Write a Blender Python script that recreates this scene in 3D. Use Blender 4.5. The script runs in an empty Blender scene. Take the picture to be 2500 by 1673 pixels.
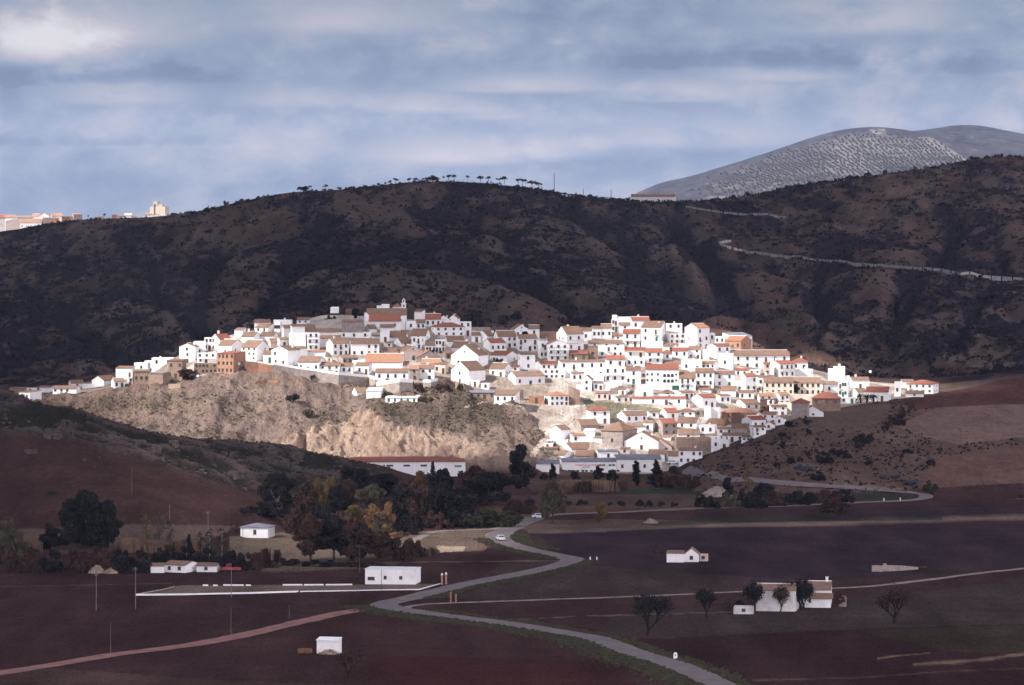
import bpy, math, random
import numpy as np
from mathutils import Vector, Matrix, Euler

# ------------------------------------------------------------------ camera, sky, sun
HAZE = 2.2e-5
SC = bpy.context.scene
COL = SC.collection
K = (36.0 / 135.0) / 2500.0        # metres per photo pixel per metre of distance
CX, HR, H = 1250.0, 530.0, 88.0    # centre column, horizon row, camera height over the valley
rng = np.random.RandomState(7)
random.seed(7)

cd = bpy.data.cameras.new('camera'); cam = bpy.data.objects.new('camera', cd); COL.objects.link(cam)
cam.location = (0, 0, H); cam.rotation_euler = (math.radians(90), 0, 0)
cd.lens = 135; cd.sensor_width = 36; cd.shift_y = -(836.5 - HR) / 2500.0
cd.clip_start = 1; cd.clip_end = 60000
SC.camera = cam
SC.view_settings.view_transform = 'Standard'; SC.view_settings.look = 'None'
SC.view_settings.exposure = 0.9; SC.view_settings.gamma = 1.0
SC.cycles.max_bounces = 5; SC.cycles.diffuse_bounces = 3; SC.cycles.transparent_max_bounces = 8
SC.cycles.volume_bounces = 0

SUN_EL = math.radians(38)
sh = Vector((-0.92, -0.39, 0)).normalized()
SUN = Vector((sh.x * math.cos(SUN_EL), sh.y * math.cos(SUN_EL), math.sin(SUN_EL)))
ld = bpy.data.lights.new('sun', 'SUN'); sun = bpy.data.objects.new('sun', ld); COL.objects.link(sun)
ld.energy = 4.8; ld.angle = math.radians(1.2); ld.color = (1.0, 0.955, 0.88)
sun.rotation_euler = SUN.to_track_quat('Z', 'Y').to_euler()

W = bpy.data.worlds.new('World'); SC.world = W; W.use_nodes = True
nt = W.node_tree; nt.nodes.clear()
def N(nt, t, **kw):
    n = nt.nodes.new(t)
    for k, v in kw.items(): setattr(n, k, v)
    return n
def ramp(nt, stops, fac, interp='LINEAR'):
    r = N(nt, 'ShaderNodeValToRGB'); cr = r.color_ramp; cr.interpolation = interp
    while len(cr.elements) < len(stops): cr.elements.new(0.5)
    for e, (p, c) in zip(cr.elements, stops):
        e.position = p; e.color = (c, c, c, 1) if isinstance(c, (int, float)) else (*c, 1)
    nt.links.new(fac, r.inputs[0]); return r.outputs[0]
def mixc(nt, fac, a, b, mode='MIX'):
    m = N(nt, 'ShaderNodeMix', data_type='RGBA', blend_type=mode)
    for s, v in ((0, fac), (6, a), (7, b)):
        if hasattr(v, 'links'): nt.links.new(v, m.inputs[s])
        elif s == 0: m.inputs[0].default_value = v
        else: m.inputs[s].default_value = (*v, 1) if len(v) == 3 else v
    return m.outputs[2]
def math_n(nt, op, a, b=None, c=None):
    m = N(nt, 'ShaderNodeMath', operation=op)
    for i, v in enumerate((a, b, c)):
        if v is None: continue
        if hasattr(v, 'links'): nt.links.new(v, m.inputs[i])
        else: m.inputs[i].default_value = v
    return m.outputs[0]
def noise(nt, vec, scale, detail=4, rough=0.55, dist=0.0):
    n = N(nt, 'ShaderNodeTexNoise'); n.inputs['Scale'].default_value = scale
    n.inputs['Detail'].default_value = detail; n.inputs['Roughness'].default_value = rough
    n.inputs['Distortion'].default_value = dist
    if vec is not None: nt.links.new(vec, n.inputs['Vector'])
    return n.outputs['Fac']

tc = N(nt, 'ShaderNodeTexCoord')
sky = N(nt, 'ShaderNodeTexSky', sky_type='NISHITA'); sky.sun_disc = False
sky.sun_elevation = SUN_EL; sky.sun_rotation = math.atan2(SUN.x, SUN.y)
sky.air_density = 1.2; sky.dust_density = 1.0; sky.ozone_density = 2.0
mp = N(nt, 'ShaderNodeMapping'); mp.inputs['Scale'].default_value = (34, 4, 60)
mp.inputs['Location'].default_value = (3.1, 0.0, 1.3)
nt.links.new(tc.outputs['Generated'], mp.inputs[0])
n1 = noise(nt, mp.outputs[0], 1.0, 8, 0.56, 0.2)
mp2 = N(nt, 'ShaderNodeMapping'); mp2.inputs['Scale'].default_value = (7, 3, 52)
mp2.inputs['Location'].default_value = (0.6, 0.0, 0.45)
nt.links.new(tc.outputs['Generated'], mp2.inputs[0])
n2 = noise(nt, mp2.outputs[0], 1.0, 3, 0.5, 0.1)
mp3 = N(nt, 'ShaderNodeMapping'); mp3.inputs['Scale'].default_value = (100, 9, 150)
nt.links.new(tc.outputs['Generated'], mp3.inputs[0])
n3 = noise(nt, mp3.outputs[0], 1.0, 5, 0.6, 0.3)
sep = N(nt, 'ShaderNodeSeparateXYZ'); nt.links.new(tc.outputs['Generated'], sep.inputs[0])
wob = math_n(nt, 'ADD', math_n(nt, 'MULTIPLY', math_n(nt, 'SUBTRACT', n1, 0.5), 3.0), math_n(nt, 'MULTIPLY', math_n(nt, 'SUBTRACT', n3, 0.5), 1.3))
cov = math_n(nt, 'ADD', math_n(nt, 'MULTIPLY', n1, 0.62), math_n(nt, 'MULTIPLY', n2, 0.20))
cov = math_n(nt, 'ADD', cov, math_n(nt, 'MULTIPLY', n3, 0.18))
# cloud banks: (photo column, row, half width, half height, strength)
def puff(px, py, hw, hh, amp, flat=0.35):
    a = math_n(nt, 'DIVIDE', math_n(nt, 'SUBTRACT', sep.outputs[0], (px - CX) * K), hw * K)
    dz = math_n(nt, 'DIVIDE', math_n(nt, 'SUBTRACT', sep.outputs[2], (HR - py) * K), hh * K)
    b = math_n(nt, 'MAXIMUM', dz, math_n(nt, 'MULTIPLY', dz, -1.0 / flat))      # flat bases, billowing tops
    r = math_n(nt, 'ADD', math_n(nt, 'SQRT', math_n(nt, 'ADD', math_n(nt, 'MULTIPLY', a, a), math_n(nt, 'MULTIPLY', b, b))), wob)
    mr = N(nt, 'ShaderNodeMapRange', interpolation_type='SMOOTHSTEP')
    nt.links.new(r, mr.inputs[0]); mr.inputs[1].default_value = 1.25; mr.inputs[2].default_value = 0.15
    return math_n(nt, 'MULTIPLY', mr.outputs[0], amp * 1.25)
for q in ((150, 120, 190, 125, 0.21), (250, 90, 290, 110, 0.10), (60, 195, 420, 45, -0.07), (1280, 215, 230, 40, 0.11), (1040, 265, 180, 45, 0.10), (1110, 385, 240, 62, 0.14), (1350, 370, 150, 55, 0.10), (310, 240, 170, 55, 0.09), (1660, 235, 210, 45, 0.10),
          (1900, 190, 160, 35, 0.08), (2080, 60, 260, 90, 0.09), (830, 60, 330, 90, 0.08), (1700, 345, 330, 60, 0.09), (1210, 285, 110, 30, 0.08), (2300, 170, 500, 40, -0.045), (1800, 155, 460, 40, -0.05), (300, 350, 420, 28, -0.05), (750, 250, 200, 50, 0.06), (1370, 105, 40, 14, 0.05)):
    cov = math_n(nt, 'ADD', cov, puff(*q))
ccol = ramp(nt, [(0.36, (0.92, 1.20, 1.98)), (0.43, (1.15, 1.52, 2.34)), (0.50, (1.50, 1.86, 2.62)),
                 (0.57, (2.05, 2.26, 2.88)), (0.66, (2.78, 2.72, 3.18)), (0.84, (4.0, 3.9, 4.15))], cov)
cmix = mixc(nt, 0.975, sky.outputs[0], ccol)
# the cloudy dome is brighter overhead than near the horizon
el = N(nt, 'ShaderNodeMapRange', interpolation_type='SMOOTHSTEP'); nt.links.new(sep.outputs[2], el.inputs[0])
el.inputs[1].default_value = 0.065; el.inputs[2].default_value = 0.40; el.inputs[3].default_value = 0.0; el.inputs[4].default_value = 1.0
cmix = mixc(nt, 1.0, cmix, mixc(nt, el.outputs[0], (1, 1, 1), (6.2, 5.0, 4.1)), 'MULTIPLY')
# unseen sky behind the camera, brightened as added fill for walls facing it
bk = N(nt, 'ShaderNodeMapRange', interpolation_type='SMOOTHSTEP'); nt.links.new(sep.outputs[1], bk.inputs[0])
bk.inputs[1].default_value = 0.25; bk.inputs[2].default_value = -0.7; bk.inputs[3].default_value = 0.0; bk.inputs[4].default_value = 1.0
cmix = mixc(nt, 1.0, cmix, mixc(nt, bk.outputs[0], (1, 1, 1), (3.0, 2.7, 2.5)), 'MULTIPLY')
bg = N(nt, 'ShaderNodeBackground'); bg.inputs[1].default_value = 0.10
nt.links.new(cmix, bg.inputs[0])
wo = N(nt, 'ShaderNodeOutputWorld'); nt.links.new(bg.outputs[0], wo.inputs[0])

# ------------------------------------------------------------------ helpers
def P(px, py, Y): return ((px - CX) * K * Y, Y, H - (py - HR) * K * Y)
def sstep(a, b, x):
    t = np.clip((x - a) / (b - a), 0, 1); return t * t * (3 - 2 * t)
_perm = np.random.RandomState(3).permutation(4096)
_grad = np.random.RandomState(4).rand(4096) * 2 * np.pi
def perlin(x, y):
    xi = np.floor(x).astype(np.int64); yi = np.floor(y).astype(np.int64)
    xf = x - xi; yf = y - yi
    u = xf * xf * xf * (xf * (xf * 6 - 15) + 10); v = yf * yf * yf * (yf * (yf * 6 - 15) + 10)
    def g(ix, iy, dx, dy):
        a = _grad[_perm[(_perm[ix & 4095] + iy) & 4095]]
        return np.cos(a) * dx + np.sin(a) * dy
    a = g(xi, yi, xf, yf); b = g(xi + 1, yi, xf - 1, yf)
    c = g(xi, yi + 1, xf, yf - 1); d = g(xi + 1, yi + 1, xf - 1, yf - 1)
    return (a + (b - a) * u) * (1 - v) + (c + (d - c) * u) * v
def fbm(x, y, s, o=4, ridged=False):
    r = np.zeros_like(x); a = 1.0; f = 1.0 / s
    for i in range(o):
        n = perlin(x * f + 17.3 * i, y * f - 9.1 * i) * 1.4
        if ridged: n = 0.5 - np.abs(n) * 1.4
        r += a * n; a *= 0.5; f *= 2.03
    return r

def tag(o, label=None, cat=None, group=None, kind=None):
    if label: o['label'] = label
    if cat: o['category'] = cat
    if group: o['group'] = group
    if kind: o['kind'] = kind
    return o
def empty(name, loc=(0, 0, 0), rz=0.0):
    o = bpy.data.objects.new(name, None); COL.objects.link(o)
    o.location = loc; o.rotation_euler = (0, 0, rz); o.empty_display_size = 0.5
    return o
class MB:
    def __init__(s): s.v = []; s.f = []; s.m = []
    def poly(s, pts, mi=0):
        i = len(s.v); s.v += [tuple(p) for p in pts]; s.f.append(tuple(range(i, i + len(pts)))); s.m.append(mi)
    def mesh(s, vs, fs, mi=0):
        i = len(s.v); s.v += [tuple(p) for p in vs]
        for f in fs: s.f.append(tuple(i + k for k in f)); s.m.append(mi)
    def box(s, x0, x1, y0, y1, z0, z1, mi=0):
        v = [(x0, y0, z0), (x1, y0, z0), (x1, y1, z0), (x0, y1, z0), (x0, y0, z1), (x1, y0, z1), (x1, y1, z1), (x0, y1, z1)]
        s.mesh(v, [(0, 3, 2, 1), (4, 5, 6, 7), (0, 1, 5, 4), (1, 2, 6, 5), (2, 3, 7, 6), (3, 0, 4, 7)], mi)
    def tube(s, a, b, r0, r1, n=6, mi=0):
        a = Vector(a); b = Vector(b); d = (b - a)
        if d.length < 1e-6: return
        d.normalize(); t = Vector((1, 0, 0)) if abs(d.x) < 0.9 else Vector((0, 1, 0))
        u = d.cross(t).normalized(); w = d.cross(u)
        vs = []
        for c, r in ((a, r0), (b, r1)):
            for k in range(n):
                an = 2 * math.pi * k / n
                vs.append(c + (u * math.cos(an) + w * math.sin(an)) * r)
        fs = [(k, (k + 1) % n, n + (k + 1) % n, n + k) for k in range(n)]
        fs += [tuple(range(n - 1, -1, -1)), tuple(range(n, 2 * n))]
        s.mesh(vs, fs, mi)
    def data(s, name, mats):
        me = bpy.data.meshes.new(name); me.from_pydata(s.v, [], s.f)
        for m in mats: me.materials.append(m)
        if len(mats) > 1: me.polygons.foreach_set('material_index', s.m)
        me.update(); return me
    def build(s, name, mats, parent=None):
        if not isinstance(mats, (list, tuple)): mats = [mats]
        o = bpy.data.objects.new(name, s.data(name, mats)); COL.objects.link(o)
        if parent is not None: o.parent = parent
        return o
def fastmesh(name, v, f, mats, k=4):
    """v (n,3), f (m,k) int arrays"""
    me = bpy.data.meshes.new(name)
    me.vertices.add(len(v)); me.vertices.foreach_set('co', np.asarray(v, np.float32).ravel())
    f = np.asarray(f, np.int32)
    me.loops.add(f.size); me.loops.foreach_set('vertex_index', f.ravel())
    me.polygons.add(len(f)); me.polygons.foreach_set('loop_start', np.arange(0, f.size, k, dtype=np.int32))
    try: me.polygons.foreach_set('loop_total', np.full(len(f), k, np.int32))
    except Exception: pass
    for m in mats: me.materials.append(m)
    me.update(calc_edges=True); return me
def link(name, me, parent=None, loc=(0, 0, 0), rz=0.0, sc=None):
    o = bpy.data.objects.new(name, me); COL.objects.link(o); o.location = loc; o.rotation_euler = (0, 0, rz)
    if sc is not None: o.scale = sc
    if parent is not None: o.parent = parent
    return o

# ------------------------------------------------------------------ materials
def new_mat(name):
    m = bpy.data.materials.new(name); m.use_nodes = True; t = m.node_tree
    b = t.nodes['Principled BSDF']; b.inputs['Roughness'].default_value = 0.9
    b.inputs['Specular IOR Level'].default_value = 0.1
    return m, t, b
def simple(name, col, rough=0.85, var=0.12, scale=0.6, spec=0.15, metal=0.0, scale2=None):
    m, t, b = new_mat(name)
    c = N(t, 'ShaderNodeTexCoord'); oi = N(t, 'ShaderNodeObjectInfo')
    add = N(t, 'ShaderNodeVectorMath', operation='ADD')
    t.links.new(c.outputs['Object'], add.inputs[0]); t.links.new(oi.outputs['Location'], add.inputs[1])
    n = noise(t, add.outputs[0], scale, 5, 0.6)
    lo = tuple(max(0, x * (1 - var * 2)) for x in col); hi = tuple(min(1, x * (1 + var)) for x in col)
    t.links.new(ramp(t, [(0.3, lo), (0.7, hi)], n), b.inputs['Base Color'])
    b.inputs['Roughness'].default_value = rough; b.inputs['Specular IOR Level'].default_value = spec
    b.inputs['Metallic'].default_value = metal
    return m
def plaster(name, col, stain=(0.45, 0.40, 0.34), amt=0.5):
    """limewashed wall: thin vertical weathering and blotches of its own"""
    m, t, b = new_mat(name)
    c = N(t, 'ShaderNodeTexCoord'); oi = N(t, 'ShaderNodeObjectInfo')
    add = N(t, 'ShaderNodeVectorMath', operation='ADD')
    t.links.new(c.outputs['Object'], add.inputs[0]); t.links.new(oi.outputs['Location'], add.inputs[1])
    n = noise(t, add.outputs[0], 0.35, 6, 0.62)
    mpx = N(t, 'ShaderNodeMapping'); mpx.inputs['Scale'].default_value = (1.6, 1.6, 0.35)
    t.links.new(add.outputs[0], mpx.inputs[0]); n2_ = noise(t, mpx.outputs[0], 1.0, 5, 0.6)
    f = ramp(t, [(0.50, 0.0), (0.78, amt)], n); f2 = ramp(t, [(0.55, 0.0), (0.8, amt * 0.8)], n2_)
    ff = math_n(t, 'MAXIMUM', f, f2)
    tint = ramp(t, [(0.0, tuple(x * 0.90 for x in col)), (0.5, col), (1.0, tuple(min(1, x * 1.03) for x in col))], oi.outputs['Random'])
    t.links.new(mixc(t, ff, tint, stain), b.inputs['Base Color']); return m
def masonry(name, c1, c2, mortar, sx=1.0):
    m, t, b = new_mat(name)
    c = N(t, 'ShaderNodeTexCoord'); s = N(t, 'ShaderNodeSeparateXYZ'); t.links.new(c.outputs['Object'], s.inputs[0])
    cmb = N(t, 'ShaderNodeCombineXYZ')
    t.links.new(math_n(t, 'ADD', s.outputs[0], s.outputs[1]), cmb.inputs[0]); t.links.new(s.outputs[2], cmb.inputs[1])
    bt = N(t, 'ShaderNodeTexBrick'); t.links.new(cmb.outputs[0], bt.inputs[0])
    bt.inputs['Scale'].default_value = 1.4 * sx; bt.inputs['Color1'].default_value = (*c1, 1); bt.inputs['Color2'].default_value = (*c2, 1)
    bt.inputs['Mortar'].default_value = (*mortar, 1); bt.inputs['Mortar Size'].default_value = 0.03
    n = noise(t, c.outputs['Object'], 0.7, 6, 0.65)
    k = ramp(t, [(0.3, 0.62), (0.72, 1.25)], n)
    t.links.new(mixc(t, 1.0, bt.outputs[0], k, 'MULTIPLY'), b.inputs['Base Color']); return m
def tiles(name, lo, hi, moss):
    m, t, b = new_mat(name)
    c = N(t, 'ShaderNodeTexCoord'); oi = N(t, 'ShaderNodeObjectInfo')
    add = N(t, 'ShaderNodeVectorMath', operation='ADD')
    t.links.new(c.outputs['Object'], add.inputs[0]); t.links.new(oi.outputs['Location'], add.inputs[1])
    n = noise(t, add.outputs[0], 0.5, 7, 0.7); n3 = noise(t, add.outputs[0], 3.5, 3, 0.7)
    col = ramp(t, [(0.32, lo), (0.5, tuple((a + b_) / 2 for a, b_ in zip(lo, hi))), (0.68, hi)], math_n(t, 'ADD', math_n(t, 'MULTIPLY', n, 0.5), math_n(t, 'MULTIPLY', n3, 0.5)))
    n4 = noise(t, add.outputs[0], 0.9, 6, 0.7)
    col = mixc(t, ramp(t, [(0.54, 0), (0.7, 0.75)], n4), col, moss)
    col = mixc(t, math_n(t, 'MULTIPLY', oi.outputs['Random'], 0.35), col, tuple(x * 0.55 for x in lo))
    wv = N(t, 'ShaderNodeTexWave', bands_direction='X'); wv.inputs['Scale'].default_value = 1.6; wv.inputs['Distortion'].default_value = 0.4
    t.links.new(c.outputs['Object'], wv.inputs[0])
    bp = N(t, 'ShaderNodeBump'); bp.inputs['Strength'].default_value = 0.5; bp.inputs['Distance'].default_value = 0.08
    t.links.new(wv.outputs[1], bp.inputs['Height']); t.links.new(bp.outputs[0], b.inputs['Normal'])
    t.links.new(col, b.inputs['Base Color']); return m
M = {}
M['w'] = plaster('whitewash', (0.84, 0.83, 0.82), (0.46, 0.43, 0.42), 0.42)
M['v'] = plaster('worn_whitewash', (0.62, 0.60, 0.60), (0.30, 0.25, 0.23), 0.85)
M['c'] = plaster('cream_render', (0.66, 0.57, 0.46), (0.42, 0.36, 0.30), 0.4)
M['p'] = plaster('pinkish_render', (0.58, 0.47, 0.43), (0.36, 0.28, 0.24), 0.7)
M['u'] = plaster('blue_paint', (0.04, 0.10, 0.34), (0.03, 0.07, 0.2), 0.3)
M['b'] = masonry('tan_brick', (0.30, 0.20, 0.15), (0.25, 0.165, 0.125), (0.30, 0.24, 0.19))
M['r'] = masonry('orange_brick', (0.44, 0.21, 0.13), (0.36, 0.17, 0.11), (0.36, 0.25, 0.19))
M['d'] = masonry('dark_brick', (0.17, 0.095, 0.08), (0.13, 0.075, 0.065), (0.15, 0.11, 0.10))
M['n'] = masonry('rubble_stone', (0.36, 0.30, 0.27), (0.27, 0.22, 0.20), (0.34, 0.29, 0.26), 0.8)
M['t'] = tiles('weathered_tile', (0.17, 0.10, 0.075), (0.36, 0.235, 0.17), (0.20, 0.165, 0.13))
M['R'] = tiles('red_tile', (0.25, 0.085, 0.06), (0.38, 0.155, 0.11), (0.23, 0.12, 0.09))
M['O'] = tiles('orange_tile', (0.32, 0.155, 0.10), (0.46, 0.255, 0.17), (0.32, 0.22, 0.16))
M['k'] = simple('grey_sheet_roof', (0.20, 0.20, 0.24), 0.7, 0.15, 0.4)
M['win'] = simple('window_dark', (0.035, 0.04, 0.045), 0.3, 0.2, 1.0, 0.4)
M['shut'] = simple('green_shutter', (0.03, 0.13, 0.09), 0.6)
M['door'] = simple('door_wood', (0.11, 0.065, 0.045), 0.7)
M['iron'] = simple('dark_iron', (0.035, 0.035, 0.04), 0.5)
M['red_iron'] = simple('red_painted_rail', (0.22, 0.035, 0.035), 0.6)
M['terr'] = simple('terrace_floor', (0.34, 0.20, 0.15), 0.9, 0.2)
M['conc'] = simple('concrete', (0.36, 0.34, 0.32), 0.9, 0.2)
M['pole'] = simple('weathered_pole', (0.13, 0.10, 0.09), 0.8)
M['polec'] = simple('concrete_pole', (0.19, 0.18, 0.19), 0.8)
M['post'] = simple('orange_post', (0.30, 0.17, 0.11), 0.8)
M['rust'] = simple('rusty_steel', (0.17, 0.085, 0.055), 0.8, 0.3, 2.0)
M['sign'] = simple('red_sign_paint', (0.62, 0.12, 0.13), 0.7, 0.05)
M['signg'] = simple('grey_sign_paint', (0.22, 0.24, 0.26), 0.7, 0.05)
M['bark'] = simple('bark', (0.075, 0.055, 0.05), 0.95, 0.2, 3)
M['barkd'] = simple('dark_bark', (0.018, 0.013, 0.013), 0.95, 0.2, 3)
M['y'] = plaster('sandy_render', (0.40, 0.34, 0.29), (0.30, 0.25, 0.21), 0.3)
M['barkp'] = simple('pale_bark', (0.34, 0.29, 0.27), 0.95, 0.2, 3)
M['rock'] = simple('boulder_rock', (0.105, 0.080, 0.076), 0.95, 0.35, 0.8)
M['rub'] = simple('rubble', (0.30, 0.23, 0.18), 0.95, 0.4, 2.0)
def leafmat(name, a, b_):
    m, t, b = new_mat(name)
    g = N(t, 'ShaderNodeNewGeometry'); n = noise(t, g.outputs['Position'], 0.45, 4, 0.6)
    n5 = noise(t, g.outputs['Position'], 3.0, 2, 0.6)
    f = math_n(t, 'ADD', math_n(t, 'MULTIPLY', n, 0.6), math_n(t, 'MULTIPLY', n5, 0.4))
    t.links.new(ramp(t, [(0.36, a), (0.62, b_)], f), b.inputs['Base Color'])
    b.inputs['Specular IOR Level'].default_value = 0.05
    return m
M['lf_dark'] = leafmat('dark_foliage', (0.008, 0.009, 0.014), (0.034, 0.031, 0.032))
M['lf_green'] = leafmat('green_foliage', (0.018, 0.021, 0.016), (0.055, 0.054, 0.034))
M['lf_olive'] = leafmat('olive_foliage', (0.040, 0.038, 0.030), (0.135, 0.11, 0.072))
M['lf_yellow'] = leafmat('yellowing_foliage', (0.060, 0.046, 0.022), (0.20, 0.14, 0.055))
M['lf_orange'] = leafmat('orange_foliage', (0.10, 0.056, 0.030), (0.28, 0.155, 0.08))
M['lf_brown'] = leafmat('brown_foliage', (0.024, 0.015, 0.017), (0.088, 0.050, 0.042))
M['lf_blue2'] = leafmat('distant_olive', (0.034, 0.036, 0.040), (0.060, 0.060, 0.058))
M['lf_blue'] = leafmat('bluish_agave', (0.035, 0.055, 0.080), (0.09, 0.115, 0.15))
M['lf_scrub'] = leafmat('scrub_foliage', (0.010, 0.009, 0.016), (0.028, 0.021, 0.027))
M['lf_dry'] = leafmat('dry_scrub_foliage', (0.075, 0.062, 0.046), (0.17, 0.135, 0.10))
M['reed'] = leafmat('dry_reed', (0.12, 0.075, 0.055), (0.26, 0.17, 0.12))

# ------------------------------------------------------------------ terrain
CP = []   # (u, Y, Z) control points
def cp(px, py, Y): CP.append(((px - CX) * K, Y, H - (py - HR) * K * Y))
def cz(px, Y, Z): CP.append(((px - CX) * K, Y, Z))
def vy(py): return H / ((py - HR) * K)
# flat valley
for px in (-1100, -600, -200, 200, 600, 1000, 1400, 1800, 2200, 2700, 3300):
    for Y in (30, 150, 350, 560, 720, 800, 880): cz(px, Y, 0)
for px in (700, 900, 1100, 1300, 1500, 1700, 1900, 2100, 2300, 2500, 2800, 3200):
    for Y in (960, 1050, 1130): cz(px, Y, 0)
for px in (1000, 1150, 1300, 1450, 1600): 
    for Y in (1200, 1270): cz(px, Y, 0)
cz(1750, 1190, 0); cz(1900, 1180, 0); cz(2100, 1180, 0); cz(2300, 1190, 1.5); cz(2500, 1190, 3)
for px in (-200, 100, 350): cz(px, 945, 0)
cz(520, 1010, 0); cz(640, 1060, 0); cz(800, 1090, 0)
# left hill: ploughed bulge, then rocky ridge
for px, py, Y in ((-200, 1200, 1040), (-200, 1060, 1120), (-200, 940, 1180), (0, 1300, 1000), (0, 1220, 1040), (0, 1150, 1080),
    (0, 1060, 1120), (0, 955, 1180), (100, 1000, 1190), (130, 1300, 1000), (200, 1220, 1040), (200, 1140, 1080), (200, 1080, 1120),
    (200, 1030, 1190), (330, 1300, 1005), (330, 1215, 1045), (330, 1150, 1090), (330, 1062, 1195), (430, 1080, 1200), (470, 1290, 1030), (470, 1200, 1085),
    (470, 1140, 1130), (560, 1092, 1205), (600, 1290, 1060), (620, 1215, 1110), (620, 1160, 1150), (690, 1098, 1215), (760, 1190, 1160),
    (780, 1115, 1225), (860, 1126, 1240), (930, 1145, 1250), (980, 1165, 1260)):
    cp(px, py, Y)
# hidden saddle behind the left hill
for px, Z in ((-200, 15), (0, 12), (200, 8), (400, 3), (600, 0), (760, 0), (900, 0), (1000, 0)): cz(px, 1290 if px > 500 else 1275, Z)
# village hill foot, brow and crest
foot = [(130, 1040, 1335), (300, 1075, 1335), (500, 1105, 1335), (700, 1120, 1335), (850, 1128, 1338), (1000, 1130, 1338), (1150, 1135, 1335),
        (1280, 1130, 1335), (1400, 1145, 1335), (1550, 1150, 1335), (1680, 1150, 1335)]
for a in foot: cp(*a)
for a in ((-200, 1010, 1400), (-200, 960, 1470), (0, 1000, 1370), (60, 975, 1405), (200, 975, 1385), (200, 952, 1420), (330, 1000, 1370), (330, 938, 1425), (430, 950, 1395), (430, 905, 1440),
          (560, 1000, 1368), (560, 915, 1405), (560, 880, 1430), (700, 1040, 1358), (700, 920, 1400), (700, 880, 1432), (820, 1050, 1356), (850, 975, 1385), (850, 920, 1410),
          (980, 1060, 1356), (960, 985, 1385), (960, 938, 1412), (1100, 1040, 1366), (1100, 980, 1390), (1100, 940, 1418), (1230, 1040, 1372), (1230, 985, 1398),
          (1230, 940, 1425), (1330, 1080, 1358), (1330, 1020, 1388), (1330, 975, 1410), (1400, 1060, 1362), (1430, 980, 1410), (1450, 930, 1432),
          (1550, 1100, 1350), (1550, 1040, 1376), (1550, 970, 1412), (1550, 900, 1450), (1700, 1080, 1362), (1700, 1020, 1392), (1700, 950, 1428), (1700, 880, 1468),
          (1830, 1020, 1400), (1830, 950, 1440), (1830, 900, 1475), (1950, 1000, 1415), (1950, 940, 1455), (2050, 960, 1450), (2150, 958, 1475), (2280, 950, 1500),
          (700, 850, 1452), (850, 860, 1448), (850, 815, 1476), (960, 870, 1446), (960, 820, 1476), (1100, 880, 1450), (1100, 830, 1478), (1250, 880, 1456), (1250, 840, 1485),
          (1400, 880, 1458), (1400, 835, 1490), (560, 845, 1455),
          (430, 868, 1465), (600, 812, 1490), (700, 800, 1500), (850, 785, 1508), (980, 780, 1510), (1100, 795, 1510), (1200, 812, 1508), (1330, 818, 1512),
          (1480, 806, 1520), (1620, 806, 1525), (1750, 838, 1518), (1870, 862, 1520), (1980, 905, 1515), (2100, 930, 1520), (2250, 940, 1540)):
    cp(*a)
# right foreground hill
for a in ((1697, 1142, 1285), (1750, 1099, 1310), (1800, 1150, 1235), (1867, 1051, 1345), (1870, 1120, 1270), (1974, 1014, 1378), (1980, 1100, 1290), (2000, 1185, 1215), (2081, 992, 1405),
          (2100, 1080, 1315), (2100, 1180, 1222), (2200, 975, 1435), (2294, 960, 1460), (2300, 1060, 1340), (2300, 1150, 1260), (2300, 1200, 1215), (2500, 918, 1520), (2500, 1000, 1420),
          (2500, 1100, 1320), (2500, 1190, 1235), (2400, 1000, 1410), (2400, 935, 1500), (2800, 890, 1560), (2800, 1050, 1400), (2800, 1180, 1250), (3200, 880, 1600), (3200, 1150, 1280)):
    cp(*a)
# behind the village: saddle
for px, Z in ((-200, 18), (100, 22), (300, 26), (500, 32), (700, 38), (900, 40), (1100, 38), (1300, 34), (1500, 34), (1700, 32), (1900, 28), (2100, 24), (2300, 24), (2600, 28), (3000, 30)):
    cz(px, 1640, Z - 4)
# ground falls away behind the village crest
for px, py, Y in ((330, 938, 1425), (430, 868, 1465), (600, 812, 1490), (700, 800, 1500), (850, 785, 1508), (980, 780, 1510), (1100, 795, 1510), (1200, 812, 1508), (1330, 818, 1512), (1480, 806, 1520), (1620, 806, 1525), (1750, 838, 1518), (1870, 862, 1520), (1980, 905, 1515), (2100, 930, 1520)):
    Zk = H - (py - HR) * K * Y; cz(px, Y + 30, Zk - 1.5); cz(px, Y + 60, Zk - 6); cz(px, 1700, Zk - 9)
cp(760, 774, 1535); cp(820, 766, 1535); cp(880, 772, 1540)
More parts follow.
